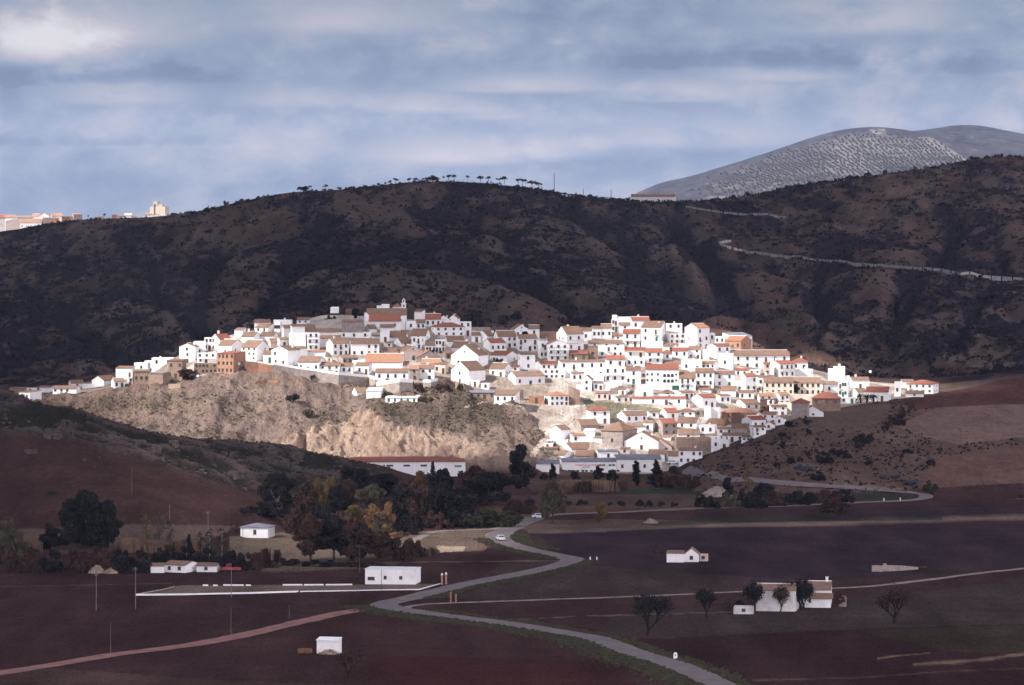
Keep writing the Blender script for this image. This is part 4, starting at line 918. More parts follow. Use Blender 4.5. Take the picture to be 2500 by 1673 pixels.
batch(400, 720, .2134, [
 (175,385,558,595,782,'G',-8,'w','t','1x3','tall gable beside the big tan brick block'),
 (340,475,525,532,690,'f',0,'w','-','1x1','small terrace right behind the tall left gable'),
 (465,592,483,490,640,'f',0,'w','-','3x2','with three tall slit windows, upper left end'),
 (520,765,448,512,640,'g',38,'w','r','0','shaded gable right of the slit-window house'),
 (378,612,655,668,785,'f',-4,'w','-','3x2','bright, with balconies, above tan brick base',dict(opt='B')),
 (345,604,780,786,908,'f',0,'b','-','6x2','long base under the bright balconied front'),
 (600,922,648,674,912,'s',-30,'r','r','4x3','corner block above the bare left slope'),
 (612,905,512,578,700,'g',-35,'w','t','1x1','with pale awning behind the orange brick block'),
 (876,1190,520,600,758,'g',-32,'w','t','3x3','bright corner house by the stone wall start'),
 (806,935,380,405,480,'s',-20,'w','t','0','small one peeping out at the upper left edge'),
 (880,1105,430,478,560,'g',-25,'w','t','0','brown roof above the bright corner house'),
 (1035,1210,283,318,380,'g',0,'w','t','1x1','topmost roof of the left part of village'),
 (1040,1292,335,375,440,'g',-30,'w','t','2x1','just below the topmost left roof'),
 (1100,1300,425,470,540,'g',-15,'w','t','0','mid-slope between corner house and top left roofs'),
 (1190,1300,500,540,620,'g',20,'p','t','0','shabby walls left of the big blank wall'),
 (1255,1462,255,288,400,'f',0,'w','-','0','with stub chimneys on the upper left crest'),
 (1262,1345,290,304,430,'f',-10,'w','-','3x1','with dark slits under the crest chimneys',dict(opt='F')),
 (1340,1455,345,380,500,'g',20,'w','t','0','between slit-window front and big blank wall'),
 (1440,1612,340,362,520,'s',10,'w','t','0','raised back part of the big blank wall'),
 (1425,1622,425,440,655,'f',10,'w','-','0','big blank wall with no windows, upper left'),
 (1520,1665,262,290,330,'s',0,'w','t','2x1','small dark-shaded attic on left crest'),
 (1530,1745,320,415,460,'g',20,'w','t','0','wide brown roof right of the blank wall'),
 (1618,1782,425,436,642,'f',10,'w','-','2x3','tall, with dark loggia openings near blank wall',dict(opt='B')),
 (1740,2005,388,428,490,'g',5,'w','t','0','long roof below the bare knoll left of church'),
 (1765,2030,462,500,600,'g',5,'w','t','0','second long roof below the bare knoll'),
 (1848,2112,503,558,705,'g',24,'w','t','3x2','long street front with lit left gable',dict(opt='F')),
 (2114,2464,503,560,705,'g',6,'w','t','4x2','right half of long shaded street front'),
 (1136,1282,640,678,780,'g',-5,'w','t','1x1','small wing left of the bright signed gable'),
 (1222,1545,590,634,818,'G',-28,'w','t','2x2','bright gable facing the stone wall, with chimney',dict(opt='C')),
 (1290,1418,488,512,605,'g',20,'w','t','1x1','one dark window, above the bright wall gable'),
 (1500,1640,590,614,745,'s',25,'w','t','0','half lit slanted wall under the blank wall'),
 (1630,1845,635,652,715,'s',0,'w','o','0','low bright shed under the dark loggia house'),
 (1530,1835,706,768,888,'g',-14,'w','t','3x1','bright roadside house at the stone wall middle'),
 (1783,2022,770,810,908,'g',-5,'w','t','3x2','bright, next right along the stone wall'),
 (2024,2168,785,817,908,'g',-5,'w','t','2x1','bright, with two windows behind stone wall',dict(opt='N')),
])
batch(800, 720, .2134, [
 (150,410,285,305,440,'s',5,'n','t','0','pale ruined walls left of the church'),
 (125,492,424,432,500,'f',0,'w','-','3x1','long plain wall below church left side'),
 (318,500,775,808,914,'g',-12,'w','t','2x1','bright, beside the blue-shadowed alley by stone wall'),
 (283,450,730,748,800,'f',0,'w','-','0','terrace behind the alley house by stone wall'),
 (430,875,675,768,868,'g',-5,'w','o','0','widest orange roof, centre of the lit front'),
 (655,935,760,807,875,'g',-3,'w','o','0','narrow orange roof strip, centre lit front'),
 (545,932,845,887,980,'g',-3,'w','t','4x1','longest lowest bright front above the stone wall'),
 (932,1044,815,848,980,'g',0,'n','o','1x2','squeezed between two bright fronts, with brown door'),
 (1047,1225,805,844,980,'g',-5,'w','t','2x2','bright, beside hanging laundry and flower pots'),
 (1060,1310,735,785,865,'g',-10,'w','o','1x1','orange roof behind the laundry terrace'),
 (1218,1380,785,792,905,'s',-15,'p','t','2x1','worn front right of the laundry terrace'),
 (990,1112,172,194,290,'s',-20,'w','t','0','bright cube on the crest right of church tower'),
 (1115,1295,215,278,370,'g',0,'w','r','3x1','with three dark doors, right of church tower',dict(opt='FN')),
 (1250,1402,238,288,362,'G',0,'w','t','1x1','grey gable among roofs right of church'),
 (1388,1512,228,270,350,'G',-10,'w','r','0','pointed gable on the crest, middle of village'),
 (1503,1642,290,308,470,'f',0,'w','-','2x2','with red-edged terrace at the middle crest end'),
 (1178,1562,322,370,480,'h',12,'w','r','4x2','big shaded block under the pointed crest gable'),
 (895,1010,275,300,405,'f',0,'w','-','1x1','just right of the church apse'),
 (1008,1115,278,320,402,'g',0,'w','t','2x1','with two small windows below crest cube'),
 (1640,1862,365,374,430,'f',0,'n','-','0','pale blank wall on the crest, village middle'),
 (1645,1752,405,462,545,'g',0,'w','t','1x1','brown roof below the pale blank crest wall'),
 (1700,1945,405,472,565,'G',-35,'w','t','0','lit gable over the small red roof, middle'),
 (1898,2160,412,478,612,'g',14,'w','t','4x2','street row start below the palm-like dark tree'),
 (2150,2400,455,500,650,'g',10,'w','t','4x2','street row end under the dark tree'),
 (1780,2035,503,550,658,'g',24,'w','r','3x1','small vivid red roof in village middle'),
 (425,562,338,388,440,'g',30,'w','t','0','small lit gable against the church foot'),
 (592,757,338,374,442,'g',5,'w','t','0','low, leaning on the church aisle'),
 (600,706,418,432,545,'f',0,'w','-','1x1','small flat one below the church aisle'),
 (706,912,412,484,548,'g',-5,'w','t','1x1','broad brown roof below church right corner'),
 (748,948,485,552,598,'g',35,'w','t','1x1','with lit white gable below church'),
 (950,1170,388,464,520,'g',-15,'w','t','1x1','brown roof above the notched terrace house'),
 (958,1112,475,484,640,'f',-20,'w','-','2x2','notched bright terrace in the village middle'),
 (1114,1235,560,582,670,'s',0,'w','t','3x1','three small windows, between middle terraces'),
 (1230,1342,505,514,670,'f',0,'w','-','3x2','shaded three-bay front in village middle',dict(opt='F')),
 (1338,1565,472,532,605,'g',10,'w','t','0','brown roof under the big red-roofed block'),
 (1415,1650,535,604,685,'g',-20,'w','t','0','patchy roof above the tallest lit gable'),
 (790,1085,585,642,762,'G',18,'p','t','1x1','pinkish stone gable above the orange roofs'),
 (960,1300,640,718,788,'G',12,'n','o','0','broad gable with glowing orange left slope'),
 (470,642,612,624,700,'s',30,'n','t','1x1','small, below the long shaded street front'),
 (643,790,610,652,705,'g',0,'w','t','0','dark brown roof beside the pinkish stone gable'),
 (1410,1802,768,864,1032,'G',-38,'w','t','1x2','biggest bright gable above the retaining bank',dict(depth=11)),
 (1412,1835,572,692,850,'G',-25,'w','t','2x1','high bright gable behind the biggest gable',dict(depth=9)),
 (1855,2172,645,692,795,'g',-30,'w','r','2x1','red roof above a small garden, middle'),
 (1850,2110,782,846,948,'g',-25,'w','t','2x1','grey-shaded walls above a tan dirt slope'),
 (2228,2292,855,862,925,'f',0,'u','-','0','tiny vivid box on a roof, village middle',dict(opt='X')),
 (1645,1744,972,980,1058,'f',-15,'w','-','1x1','small hut under the biggest bright gable'),
 (1754,1862,1003,1012,1090,'f',-10,'w','-','1x1','small hut right of the other small hut'),
 (1612,1925,1095,1122,1194,'s',-4,'b','k','4x1','long shed below the centre retaining bank'),
 (1905,2195,1092,1148,1240,'s',-12,'w','t','3x1','joined to the right end of tan shed'),
 (275,480,1062,1114,1172,'g',20,'w','t','0','left half of the lower slope barn'),
 (442,628,1065,1100,1190,'s',-10,'w','w','0','right half of the lower slope barn'),
 (660,1052,1150,1178,1248,'s',-6,'w','w','5x1','with green doors on the slope below wall',dict(opt='GF')),
])
batch(1200, 740, .2134, [
 (218,430,248,305,408,'G',12,'w','t','2x1','big crest gable behind the dark tree'),
 (425,548,255,292,480,'g',0,'w','t','1x2','attached right of the big crest gable'),
 (548,765,315,402,470,'g',0,'w','t','0','low brown roofs right of the crest gable'),
 (530,638,430,437,640,'f',20,'w','-','2x2','narrow one left of the balconied grey front'),
 (745,1055,268,354,558,'g',28,'w','t','2x2','grand gable and balcony on the crest',dict(opt='BR')),
 (600,805,378,434,485,'g',15,'w','t','0','small roof over the balconied grey front'),
 (1015,1145,283,314,438,'g',0,'w','t','1x1','crest house right of the grand gable'),
 (1147,1258,265,287,412,'g',0,'w','t','2x1','crest row with dark doors, left one',dict(opt='N')),
 (1252,1375,238,282,412,'g',0,'w','t','2x1','crest row with dark doors, beside tower',dict(opt='N')),
 (1380,1442,130,138,190,'f',-12,'w','-','0','little lookout on top of the tower house',dict(deep=1.0,opt='X')),
 (1372,1466,178,186,335,'f',-12,'w','-','2x2','tower house on the crest, right half'),
 (1462,1590,222,252,390,'g',0,'w','t','1x2','right against the crest tower house'),
 (1450,1610,152,160,228,'f',0,'w','-','0','pale block behind the crest tower house',dict(opt='X')),
 (1588,1808,160,198,305,'g',5,'w','r','2x1','high red roof right of the tower house'),
 (1712,1992,208,278,450,'s',-14,'w','t','2x2','great bright wall on the crest, right half'),
 (2000,2182,222,236,305,'f',0,'w','-','2x1','roof terrace right of great bright wall',dict(opt='C')),
 (1992,2212,330,354,475,'f',15,'w','-','3x2','shaded stacked balconies, upper right',dict(opt='BR')),
 (1960,2140,465,492,562,'s',0,'w','t','1x1','low tiled shed under the stacked balconies'),
 (2142,2350,455,468,525,'f',-5,'w','-','0','long low bright wall under stacked balconies'),
 (1505,1712,300,347,508,'g',-5,'w','r','2x2','red roof and balconies left of great wall',dict(opt='B')),
 (1714,1962,430,442,522,'f',0,'w','-','0','low bright block below the great wall'),
 (1105,1515,430,464,500,'s',0,'w','t','3x1','long brown eave under the crest row'),
 (1225,1520,480,494,615,'f',0,'w','-','4x2','patchy front with green doors, middle right',dict(opt='')),
 (1105,1222,495,506,645,'f',0,'b','-','1x1','plain tan block left of the green-door front'),
 (630,885,425,472,665,'G',4,'w','t','3x3','grey front with two balcony rows',dict(opt='B')),
 (882,1105,545,584,665,'s',0,'b','r','2x1','with tiny white terrace, above long blank hall'),
 (1525,1765,508,550,630,'g',0,'w','r','2x1','red roof over a loggia with red laundry',dict(opt='BR')),
 (1540,1765,620,632,732,'f',-5,'w','-','3x1','three square windows below the laundry loggia',dict(opt='FN')),
 (1767,1955,520,562,695,'g',0,'w','r','2x2','twin of the laundry loggia, to its right',dict(opt='B')),
 (1957,2062,535,577,655,'h',0,'w','r','1x1','small square roof at the loggia pair end'),
 (1308,1525,600,642,730,'g',0,'w','r','2x1','narrow red roof right of long blank hall'),
 (1295,1540,722,738,908,'f',0,'w','-','3x2','bright front left above the small chapel gable',dict(opt='B')),
 (1535,1708,722,768,932,'s',0,'w','t','3x2','bright front left of the arcaded house'),
 (765,1303,655,672,860,'s',4,'w','t','5x2','long blank hall, largest shaded wall'),
 (1050,1285,800,812,910,'f',0,'w','-','0','low porch block behind the small chapel gable'),
 (905,1047,790,808,900,'s',5,'w','t','2x1','two windows, left of the small chapel gable'),
 (1030,1165,818,876,1018,'G',-8,'w','t','1x2','narrow steep front like a chapel',dict(opt='FN')),
 (972,1045,930,938,1005,'f',0,'w','-','0','small annex left of the steep chapel front'),
 (1168,1275,900,912,1008,'s',0,'w','t','2x1','green door, right of steep chapel front',dict(opt='G')),
 (1276,1460,900,910,1008,'f',-5,'w','-','0','bright yard block right of chapel front'),
 (1985,2172,662,697,722,'s',0,'w','t','0','dark red roof strip above arcaded house'),
 (2150,2340,778,857,995,'g',-2,'w','t','3x2','bright, right of the arcaded house'),
 (1645,1850,985,998,1085,'f',0,'w','-','1x1','with garden tree, under the green gate'),
 (1850,2205,1030,1046,1100,'f',0,'w','-','1x1','long bright parapet under the green gate'),
 (1610,2240,1080,1094,1172,'s',-3,'w','r','4x1','longest bright garden wall house, with red strip'),
 (1365,1460,1040,1050,1110,'f',0,'w','-','1x1','tiny hut left of bright garden walls'),
 (1358,1462,965,978,1052,'f',0,'n','-','0','rough one above the tiny hut'),
 (600,885,1015,1064,1188,'h',18,'w','o','4x2','alone on the brow, eight windows',dict(opt='F')),
 (430,604,1055,1070,1152,'f',0,'r','-','1x1','low brick left of the lone brow house'),
 (560,762,668,702,765,'s',0,'w','r','3x1','thin red roof left of long hall'),
 (560,842,745,762,870,'f',8,'w','-','4x2','shaded lower rooms left of long hall'),
 (468,585,660,716,765,'G',-5,'w','w','0','tiny bright gable left of long hall',dict(opt='X')),
 (300,500,575,592,770,'s',12,'w','t','1x2','grey back wall above the blue box'),
 (188,612,785,838,955,'g',20,'w','t','3x1','long house beneath the vivid blue box'),
])
batch(1600, 760, .2134, [
 (345,625,143,192,445,'g',36,'w','o','2x3','tall, with orange roof on the right crest'),
 (520,686,240,252,445,'f',5,'w','-','2x2','shaded balconies at the right crest foot',dict(opt='B')),
 (680,812,275,290,380,'f',-10,'w','-','2x1','bright cube above the right street'),
 (780,1115,245,288,385,'s',25,'w','k','0','pale slanting roof, far upper right'),
 (805,1112,285,340,448,'g',-35,'r','o','3x1','glowing orange one, upper right crest'),
 (598,862,372,404,565,'g',28,'w','r','2x2','red roof and lit gable below orange house',dict(opt='B')),
 (543,614,430,438,562,'f',0,'w','-','0','slim bright slab left of red-roofed gable'),
 (715,907,478,488,665,'f',-10,'w','-','1x1','bright windowless box in front of grey row'),
 (862,1535,448,507,668,'g',8,'w','t','6x2','long grey row with white dormers, upper right',dict(opt='FN')),
 (1385,1540,462,505,572,'g',5,'w','r','2x1','red-roofed end of the long grey row'),
 (1308,1602,567,607,764,'g',28,'w','r','3x2','balconies below the grey row, right',dict(opt='B')),
 (1240,1315,585,602,735,'s',0,'p','r','1x2','slim, left of the right balconied gable'),
 (1568,1745,540,584,675,'h',0,'w','r','2x1','open porch on posts, right crest end'),
 (1590,1818,640,668,775,'f',-15,'w','-','0','stepped bright terrace above the school'),
 (1165,1335,735,750,865,'s',0,'w','t','2x1','between small red roof and cream school'),
 (985,1162,712,747,925,'g',20,'w','r','2x2','small red roof left of the cream school',dict(opt='G')),
 (903,1050,785,798,925,'f',-10,'w','-','1x1','bright block left of the cream school'),
 (458,675,652,700,868,'g',-3,'w','t','3x2','bright with sloping shadow, right of arcades',dict(opt='F')),
 (677,905,680,718,874,'g',0,'w','t','2x2','four green shutters, bright front',dict(opt='GFN')),
 (298,545,552,563,692,'f',-4,'w','-','2x1','bright terrace with flowers above arcades'),
 (490,640,855,895,925,'s',0,'w','t','0','low roof under the sloping shadow house'),
 (750,950,858,907,982,'g',-12,'w','t','0','tiled barn under the green shutters'),
 (430,700,948,992,1112,'g',30,'w','r','2x1','big lit gable below the tiled barn'),
 (700,868,950,968,1062,'s',15,'w','t','2x1','with dark arch, below the tiled barn'),
 (905,1212,1008,1067,1128,'g',30,'w','t','2x1','low gable left of the brick skeleton'),
 (1560,1780,1000,1052,1228,'h',-12,'n','r','0','tall windowless hip-roofed, under the school'),
 (1795,2140,928,1000,1092,'h',-5,'d','r','3x1','wide porch, right below the school'),
 (1898,2165,798,838,942,'h',8,'w','t','2x1','shaded, right of the cream school'),
 (2095,2235,785,796,988,'f',-20,'w','-','3x2','tall pale corner right of the school'),
 (2105,2305,975,988,1058,'f',-5,'w','-','2x1','low wall right of dark porch house'),
 (768,1200,1112,1170,1252,'h',-30,'r','o','2x1','large orange-roofed, lower right'),
 (872,980,1150,1164,1295,'f',0,'d','-','0','plain block in front of orange brick house'),
 (1003,1272,1200,1244,1358,'g',28,'w','r','2x1','red roof and lit gable, lowest right'),
 (562,638,1085,1094,1245,'f',0,'w','-','0','bright slab left of thin pole, lower right'),
 (642,750,1095,1104,1238,'f',-5,'w','-','0','bright slab right of thin pole, lower right'),
 (60,265,1112,1160,1243,'g',25,'w','r','1x1','blue-shaded front above grey stone house'),
 (0,255,1230,1287,1425,'g',25,'n','r','2x2','grey three-storey with arched opening',dict(opt='FN')),
 (248,525,1215,1277,1350,'g',-15,'w','t','2x1','brown roof right of grey stone house'),
 (580,875,1232,1292,1335,'g',-25,'r','t','1x1','long low with small gable, lower right'),
 (500,712,1285,1304,1412,'f',-10,'w','-','2x1','lit front below the low brick gable'),
 (712,885,1330,1348,1412,'s',0,'w','t','2x1','two holes for windows, lower right'),
 (880,1055,1290,1332,1405,'g',0,'n','t','0','ragged roof beside lowest right gable'),
 (1673,1925,1088,1162,1208,'G',0,'w','t','1x1','low wide gable by the right olive trees'),
 (1825,2140,1050,1068,1148,'f',-5,'b','-','0','plain terrace wall by right olive trees',dict(opt='X')),
 (262,455,1118,1152,1204,'h',0,'w','t','2x1','hipped cottage left of bright slabs'),
 (450,578,1120,1133,1218,'f',10,'n','-','2x1','rough grey back left of bright slabs'),
 (90,262,380,392,440,'s',0,'w','t','0','thin tiled strip under stacked balconies'),
])
# cream school, two joined wings; white stepped block on the right edge
batch(1600, 760, .2134, [
 (1245,1583,758,814,968,'g',0,'c','t','5x2','',dict(opt='FN',name='school_wing',cat='school',label='cream two-storey school wing with brown roof, half behind a brown tree')),
 (1586,1895,755,817,968,'g',0,'c','t','5x2','',dict(opt='FN',name='school_wing',cat='school',label='cream two-storey school wing with brown roof, right end nearest the tall white block'))])
r_, g_ = batch(1600, 760, .2134, [(2035,2182,622,634,815,'f',-8,'w','-','0','',dict(opt='X',label='tall stepped white block standing out against the dark hill at right'))])[0]
mb = MB(); w_, h_, d_ = g_['w'], g_['h'], g_['d']
mb.box(-w_/2-2.0, -w_/2-0.003, 0.4, d_-0.4, -4, h_*0.86); mb.box(w_/2+0.003, w_/2+1.8, 0.5, d_-0.5, -4, h_*0.42); mb.build('side_step', M['w'], r_)
mb = MB(); mb.box(-0.45, 0.45, d_*0.5, d_*0.5+0.9, h_, h_+1.0); mb.build('chimney', M['w'], r_)
batch(1900, 860, .2561, [
 (690,870,238,268,355,'g',5,'w','t','1x1','behind the palms, long grey wall'),
 (705,850,345,380,445,'g',25,'w','t','0','left of the palms'),
 (836,1092,332,380,472,'g',-12,'w','r','2x1','red roof right of the palms'),
 (1108,1180,272,283,425,'f',-10,'w','-','1x1','narrow one between palms and last red hip'),
 (1178,1295,262,280,345,'s',0,'w','t','1x1','behind the last red hipped house'),
 (1240,1548,268,307,398,'h',-22,'w','r','4x2','last on the right, against dark hill',dict(opt='F')),
 (1222,1385,368,394,428,'g',0,'w','t','1x1','low one in front of the last hipped house')])
batch(1250, 960, .23474, [
 (778,1018,135,184,324,'h',10,'w','r','2x2','alone below the green bank',dict(opt='F')),
 (728,842,240,252,305,'f',0,'w','-','0','walled terrace left of the lone red hip'),
 (1098,1412,188,234,312,'g',22,'w','t','3x1','lit left gable under the green bank'),
 (1410,1526,188,198,265,'s',8,'w','t','1x1','pale, right of lit gable under bank'),
 (1368,1480,283,305,408,'g',-10,'w','t','1x1','bright, left of the grey stone house'),
 (1215,1393,330,347,415,'s',0,'w','t','0','low bright wall below the green bank house'),
 (928,1312,298,397,578,'h',-25,'n','t','1x1','large crumbling mill with patched pink walls',dict(depth=13)),
 (648,905,275,337,398,'g',20,'n','t','0','long dark roof behind the crumbling mill'),
 (395,608,342,380,512,'G',-38,'w','t','0','tall bright gable at the village lower left'),
 (363,582,474,484,528,'f',0,'w','-','0','bright terrace under the lower left gable'),
 (330,437,515,522,574,'f',-10,'w','-','1x1','smallest hut at the lower left'),
 (748,877,378,390,460,'s',-10,'w','w','0','bright slab left of the crumbling mill'),
 (712,848,445,454,524,'f',0,'w','-','0','yard walls below the bright slab'),
 (852,1008,448,467,532,'s',-15,'w','t','0','lean-to against the crumbling mill'),
 (503,960,518,587,628,'g',30,'w','t','0','wide low roof, lower left'),
 (383,645,598,647,688,'g',-30,'w','t','1x1','low one above the flat sheds'),
 (655,876,595,652,694,'g',-10,'n','t','0','low brown roof behind the warehouse'),
 (878,1105,590,610,700,'s',5,'w','k','1x1','grey lean-to behind the warehouse joint'),
 (1170,1560,405,502,604,'G',-8,'w','o','1x1','widest orange-sloped gable, bottom'),
 (1420,1682,478,562,604,'G',-5,'p','o','2x1','faded gable, front of orange slopes'),
 (1420,1600,588,634,708,'g',-5,'w','t','1x1','brown roof behind the dark conifer'),
 (1602,1752,568,652,728,'g',12,'w','t','0','steep brown roof right of dark conifer'),
 (1735,1990,565,602,738,'s',-3,'w','t','4x2','lowest right corner house above the road'),
 (1715,2070,435,468,600,'f',0,'b','-','0','long buttressed terrace, bottom right'),
 (1720,1955,378,427,470,'g',0,'w','t','1x1','hump roof above the buttressed terrace'),
 (2072,2285,455,484,590,'f',-10,'w','-','2x1','half hidden by the right hill'),
 (235,492,700,737,838,'g',4,'w','k','0','',dict(opt='X',name='shed',cat='shed',label='low white grey-roofed shed left of the lettered warehouse')),
 (1060,1555,640,692,828,'g',4,'w','k','4x1','',dict(opt='XFN',depth=14,name='warehouse',cat='warehouse',label='white warehouse with grey roof behind the narrow cypress, no lettering')),
])
wr, wg = batch(1250, 960, .23474, [(493,1086,678,717,830,'g',4,'w','k','0','',dict(opt='X',depth=14,name='warehouse',cat='warehouse',label='white warehouse with grey roof and faded red lettering on its front'))])[0]
w_, h_ = wg['w'], wg['h']
for fx, fz, n in ((0.70, .62, 2), (0.885, .62, 2), (0.06, .10, 3), (0.17, .10, 1), (0.22, .10, 2), (0.38, .10, 2), (0.54, .10, 2), (0.9, .10, 3)):
    for k in range(n): link('window', US if fz > .3 else UW, wr, (-w_/2 + w_*fx + k*1.25, 0, h_*fz), 0, (0.95, 1, h_*0.16))
def text(body, size, mat, parent, loc, rz=0, name='lettering'):
    c = bpy.data.curves.new(name, 'FONT'); c.body = body; c.size = size; c.extrude = 0.02; c.materials.append(mat)
    o = bpy.data.objects.new(name, c); COL.objects.link(o); bpy.context.view_layer.update()
    me = bpy.data.meshes.new_from_object(o.evaluated_get(bpy.context.evaluated_depsgraph_get())); bpy.data.objects.remove(o)
    o = bpy.data.objects.new(name, me); COL.objects.link(o); o.parent = parent; o.location = loc; o.rotation_euler = (math.pi/2, 0, rz); return o
text('FABRICA de MUEBLES', 1.0, M['sign'], wr, (-w_*0.26, -0.05, h_*0.62))
text('TELEFONO', 0.55, M['signg'], wr, (-w_*0.13, -0.05, h_*0.46))

# long warehouse with the red roof below the cliff
rw, g_ = batch(800, 900, .23474, [(40,1432,922,976,1090,'h',4,'w','r','0','',dict(opt='X',depth=16,D=1305,name='warehouse',cat='warehouse',label='very long white warehouse with red hipped roof at the cliff foot'))])[0]
w_, h_ = g_['w'], g_['h']
mb = MB(); mb.box(w_/2*0.83, w_/2*0.94, -0.06, -0.01, h_*0.5, h_*0.7); mb.build('name_board', M['signg'], rw)
for fx in (0.30, 0.42, 0.55, 0.68): link('window', UW, rw, (-w_/2 + w_*fx, 0, h_*0.60), 0, (2.2, 1, 0.6))

# arcaded house with green gate
ar, g_ = batch(1200, 740, .2134, [(1765,2148,705,759,962,'g',-2,'w','r','0','',dict(opt='X',label='bright white house with red roof and six dark arches in two rows'))])[0]
w_, h_ = g_['w'], g_['h']
for r in range(2):
    for c in range(3): link('arched_window', UA, ar, (-w_/2 + w_*(0.575 + 0.118*c), 0, h_*(0.56 - 0.31*r)), 0, (w_*0.092, 1, h_*0.19))
    for c in (0.05, 0.19, 0.37): link('window', US, ar, (-w_/2 + w_*c, 0, h_*(0.66 - 0.33*r)), 0, (0.8, 1, 0.85))
    link('window', US, ar, (-w_/2 + w_*0.925, 0, h_*(0.66 - 0.33*r)), 0, (0.7, 1, 0.7))
yw, g_ = batch(1200, 740, .2134, [(1650,2175,930,938,998,'f',-2,'w','-','0','',dict(opt='X',depth=3,name='yard_wall',cat='wall',label='bright white yard wall with green metal gate below the arcaded house'))])[0]
link('gate', UG, yw, (-g_['w']/2 + g_['w']*0.875, 0, 0.05), 0, (2.6, 1, g_['h']*0.88))

# unfinished brick frame with two openings one can see through
D0 = hit(1878, 1009, 1300, 1640).y; mpp = K*D0
X0 = (1858-CX)*K*D0; W0 = 40*mpp; H0 = 34*mpp; Z0 = H-(1009.5-HR)*mpp
fr = empty('unfinished_building', (X0+W0/2, D0, Z0)); tag(fr, 'unfinished dark brick building, bare frame with open bays, below the school', 'building')
for k in range(4):
    for yy in (0, 5.2): mb = MB(); mb.box(-W0/2+k*(W0-0.4)/3, -W0/2+k*(W0-0.4)/3+0.4, yy, yy+0.4, -3, H0); mb.build('column', M['d'], fr)
mb = MB()
for z in (0.0, H0*0.48, H0*0.97): mb = MB(); mb.box(-W0/2-0.1, W0/2+0.1, -0.1, 5.7, z, z+0.28); mb.build('floor_slab', M['d'], fr)
mb = MB(); mb.box(-W0/2+0.41, -W0/2+W0/3-0.05, 0.05, 0.35, H0*0.48+0.29, H0*0.97-0.01); mb.box(-W0/2+0.41, W0/2-0.41, 5.25, 5.55, 0.29, H0*0.48-0.01); mb.build('infill_wall', M['d'], fr)

# church: nave with upper brown roof, red-roofed aisle, bell tower, chapel
def cpt(x, y): return 800+x*.2134, 720+y*.2134
D0 = 1486.0; mpp = K*D0
cx0, cyb = cpt(412, 430); cx1, _ = cpt(893, 430); X0 = (cx0-CX)*mpp; X1 = (cx1-CX)*mpp
Zb = H-(cyb-HR)*mpp
ch = empty('church', ((X0+X1)/2, D0, Zb)); tag(ch, 'large white church with brown nave roof, red aisle roof and slim bell tower', 'church')
Wc = X1-X0; hw = Wc/2
def zz(y): return (cyb-(720+y*.2134))*mpp
def xx(x): return (800+x*.2134-CX)*mpp-(X0+X1)/2
ze = zz(236); zr = zz(172)+0.2; dn = 9.0
mb = MB(); a0 = xx(440)
mb.mesh([(a0, 6, -5), (hw, 6, -5), (hw, 6+dn, -5), (a0, 6+dn, -5), (a0, 6, ze), (hw, 6, ze), (hw, 6+dn, ze), (a0, 6+dn, ze), (a0, 6+dn/2, zr), (hw, 6+dn/2, zr)],
        [(0, 1, 5, 4), (2, 3, 7, 6), (1, 2, 6, 9, 5), (3, 0, 4, 8, 7), (4, 5, 9, 8), (7, 8, 9, 6)])
mb.box(-hw, a0-0.003, 5.4, 6+dn, -5, zz(215)); mb.build('nave_wall', M['w'], ch)
mb = MB()
for s in (0, 1):
    ya, yb_ = (5.6, 6+dn/2) if s == 0 else (6+dn/2, 6+dn+.4)
    za, zb_ = (ze-.12, zr) if s == 0 else (zr, ze-.12)
    mb.mesh([(a0-.2, ya, za+.02), (hw+.2, ya, za+.02), (hw+.2, yb_, zb_+.02), (a0-.2, yb_, zb_+.02), (a0-.2, ya, za+.2), (hw+.2, ya, za+.2), (hw+.2, yb_, zb_+.2), (a0-.2, yb_, zb_+.2)],
            [(0, 3, 2, 1), (4, 5, 6, 7), (0, 1, 5, 4), (1, 2, 6, 5), (2, 3, 7, 6), (3, 0, 4, 7)])
mb.build('nave_roof', M['t'], ch)
xa, xb = xx(470), xx(835); za = zz(300); zt_ = zz(238)
mb = MB(); mb.mesh([(xa, 0, -5), (xb, 0, -5), (xb, 5.39, -5), (xa, 5.39, -5), (xa, 0, za), (xb, 0, za), (xb, 5.39, zt_), (xa, 5.39, zt_)], [(0, 1, 5, 4), (1, 2, 6, 5), (2, 3, 7, 6), (3, 0, 4, 7), (4, 5, 6, 7)])
mb.mesh([(-hw+.5, 0.6, -5), (xa-.003, 0.6, -5), (xa-.003, 5.39, -5), (-hw+.5, 5.39, -5), (-hw+.5, 0.6, zz(255)), (xa-.003, 0.6, zz(285)), (xa-.003, 5.39, zz(238)), (-hw+.5, 5.39, zz(200))], [(0, 1, 5, 4), (1, 2, 6, 5), (2, 3, 7, 6), (3, 0, 4, 7), (4, 5, 6, 7)])
mb.box(xb+.003, hw-.2, 1.5, 5.39, -5, zz(245)); mb.build('aisle_wall', M['w'], ch)
mb = MB(); k = (zt_-za)/5.39
mb.mesh([(xa-.1, -.4, za-.4*k+.02), (xb+.3, -.4, za-.4*k+.02), (xb+.3, 5.3, zt_+.0), (xa-.1, 5.3, zt_+.0), (xa-.1, -.4, za-.4*k+.2), (xb+.3, -.4, za-.4*k+.2), (xb+.3, 5.3, zt_+.2), (xa-.1, 5.3, zt_+.2)],
        [(0, 3, 2, 1), (4, 5, 6, 7), (0, 1, 5, 4), (1, 2, 6, 5), (2, 3, 7, 6), (3, 0, 4, 7)]); mb.build('aisle_roof', M['R'], ch)
link('window', UW, ch, (xx(770), 0, zz(362)), 0, (0.6, 1, 1.2))
tx0, tx1 = xx(829), xx(882); tm = (tx0+tx1)/2; tw = (tx1-tx0)/2
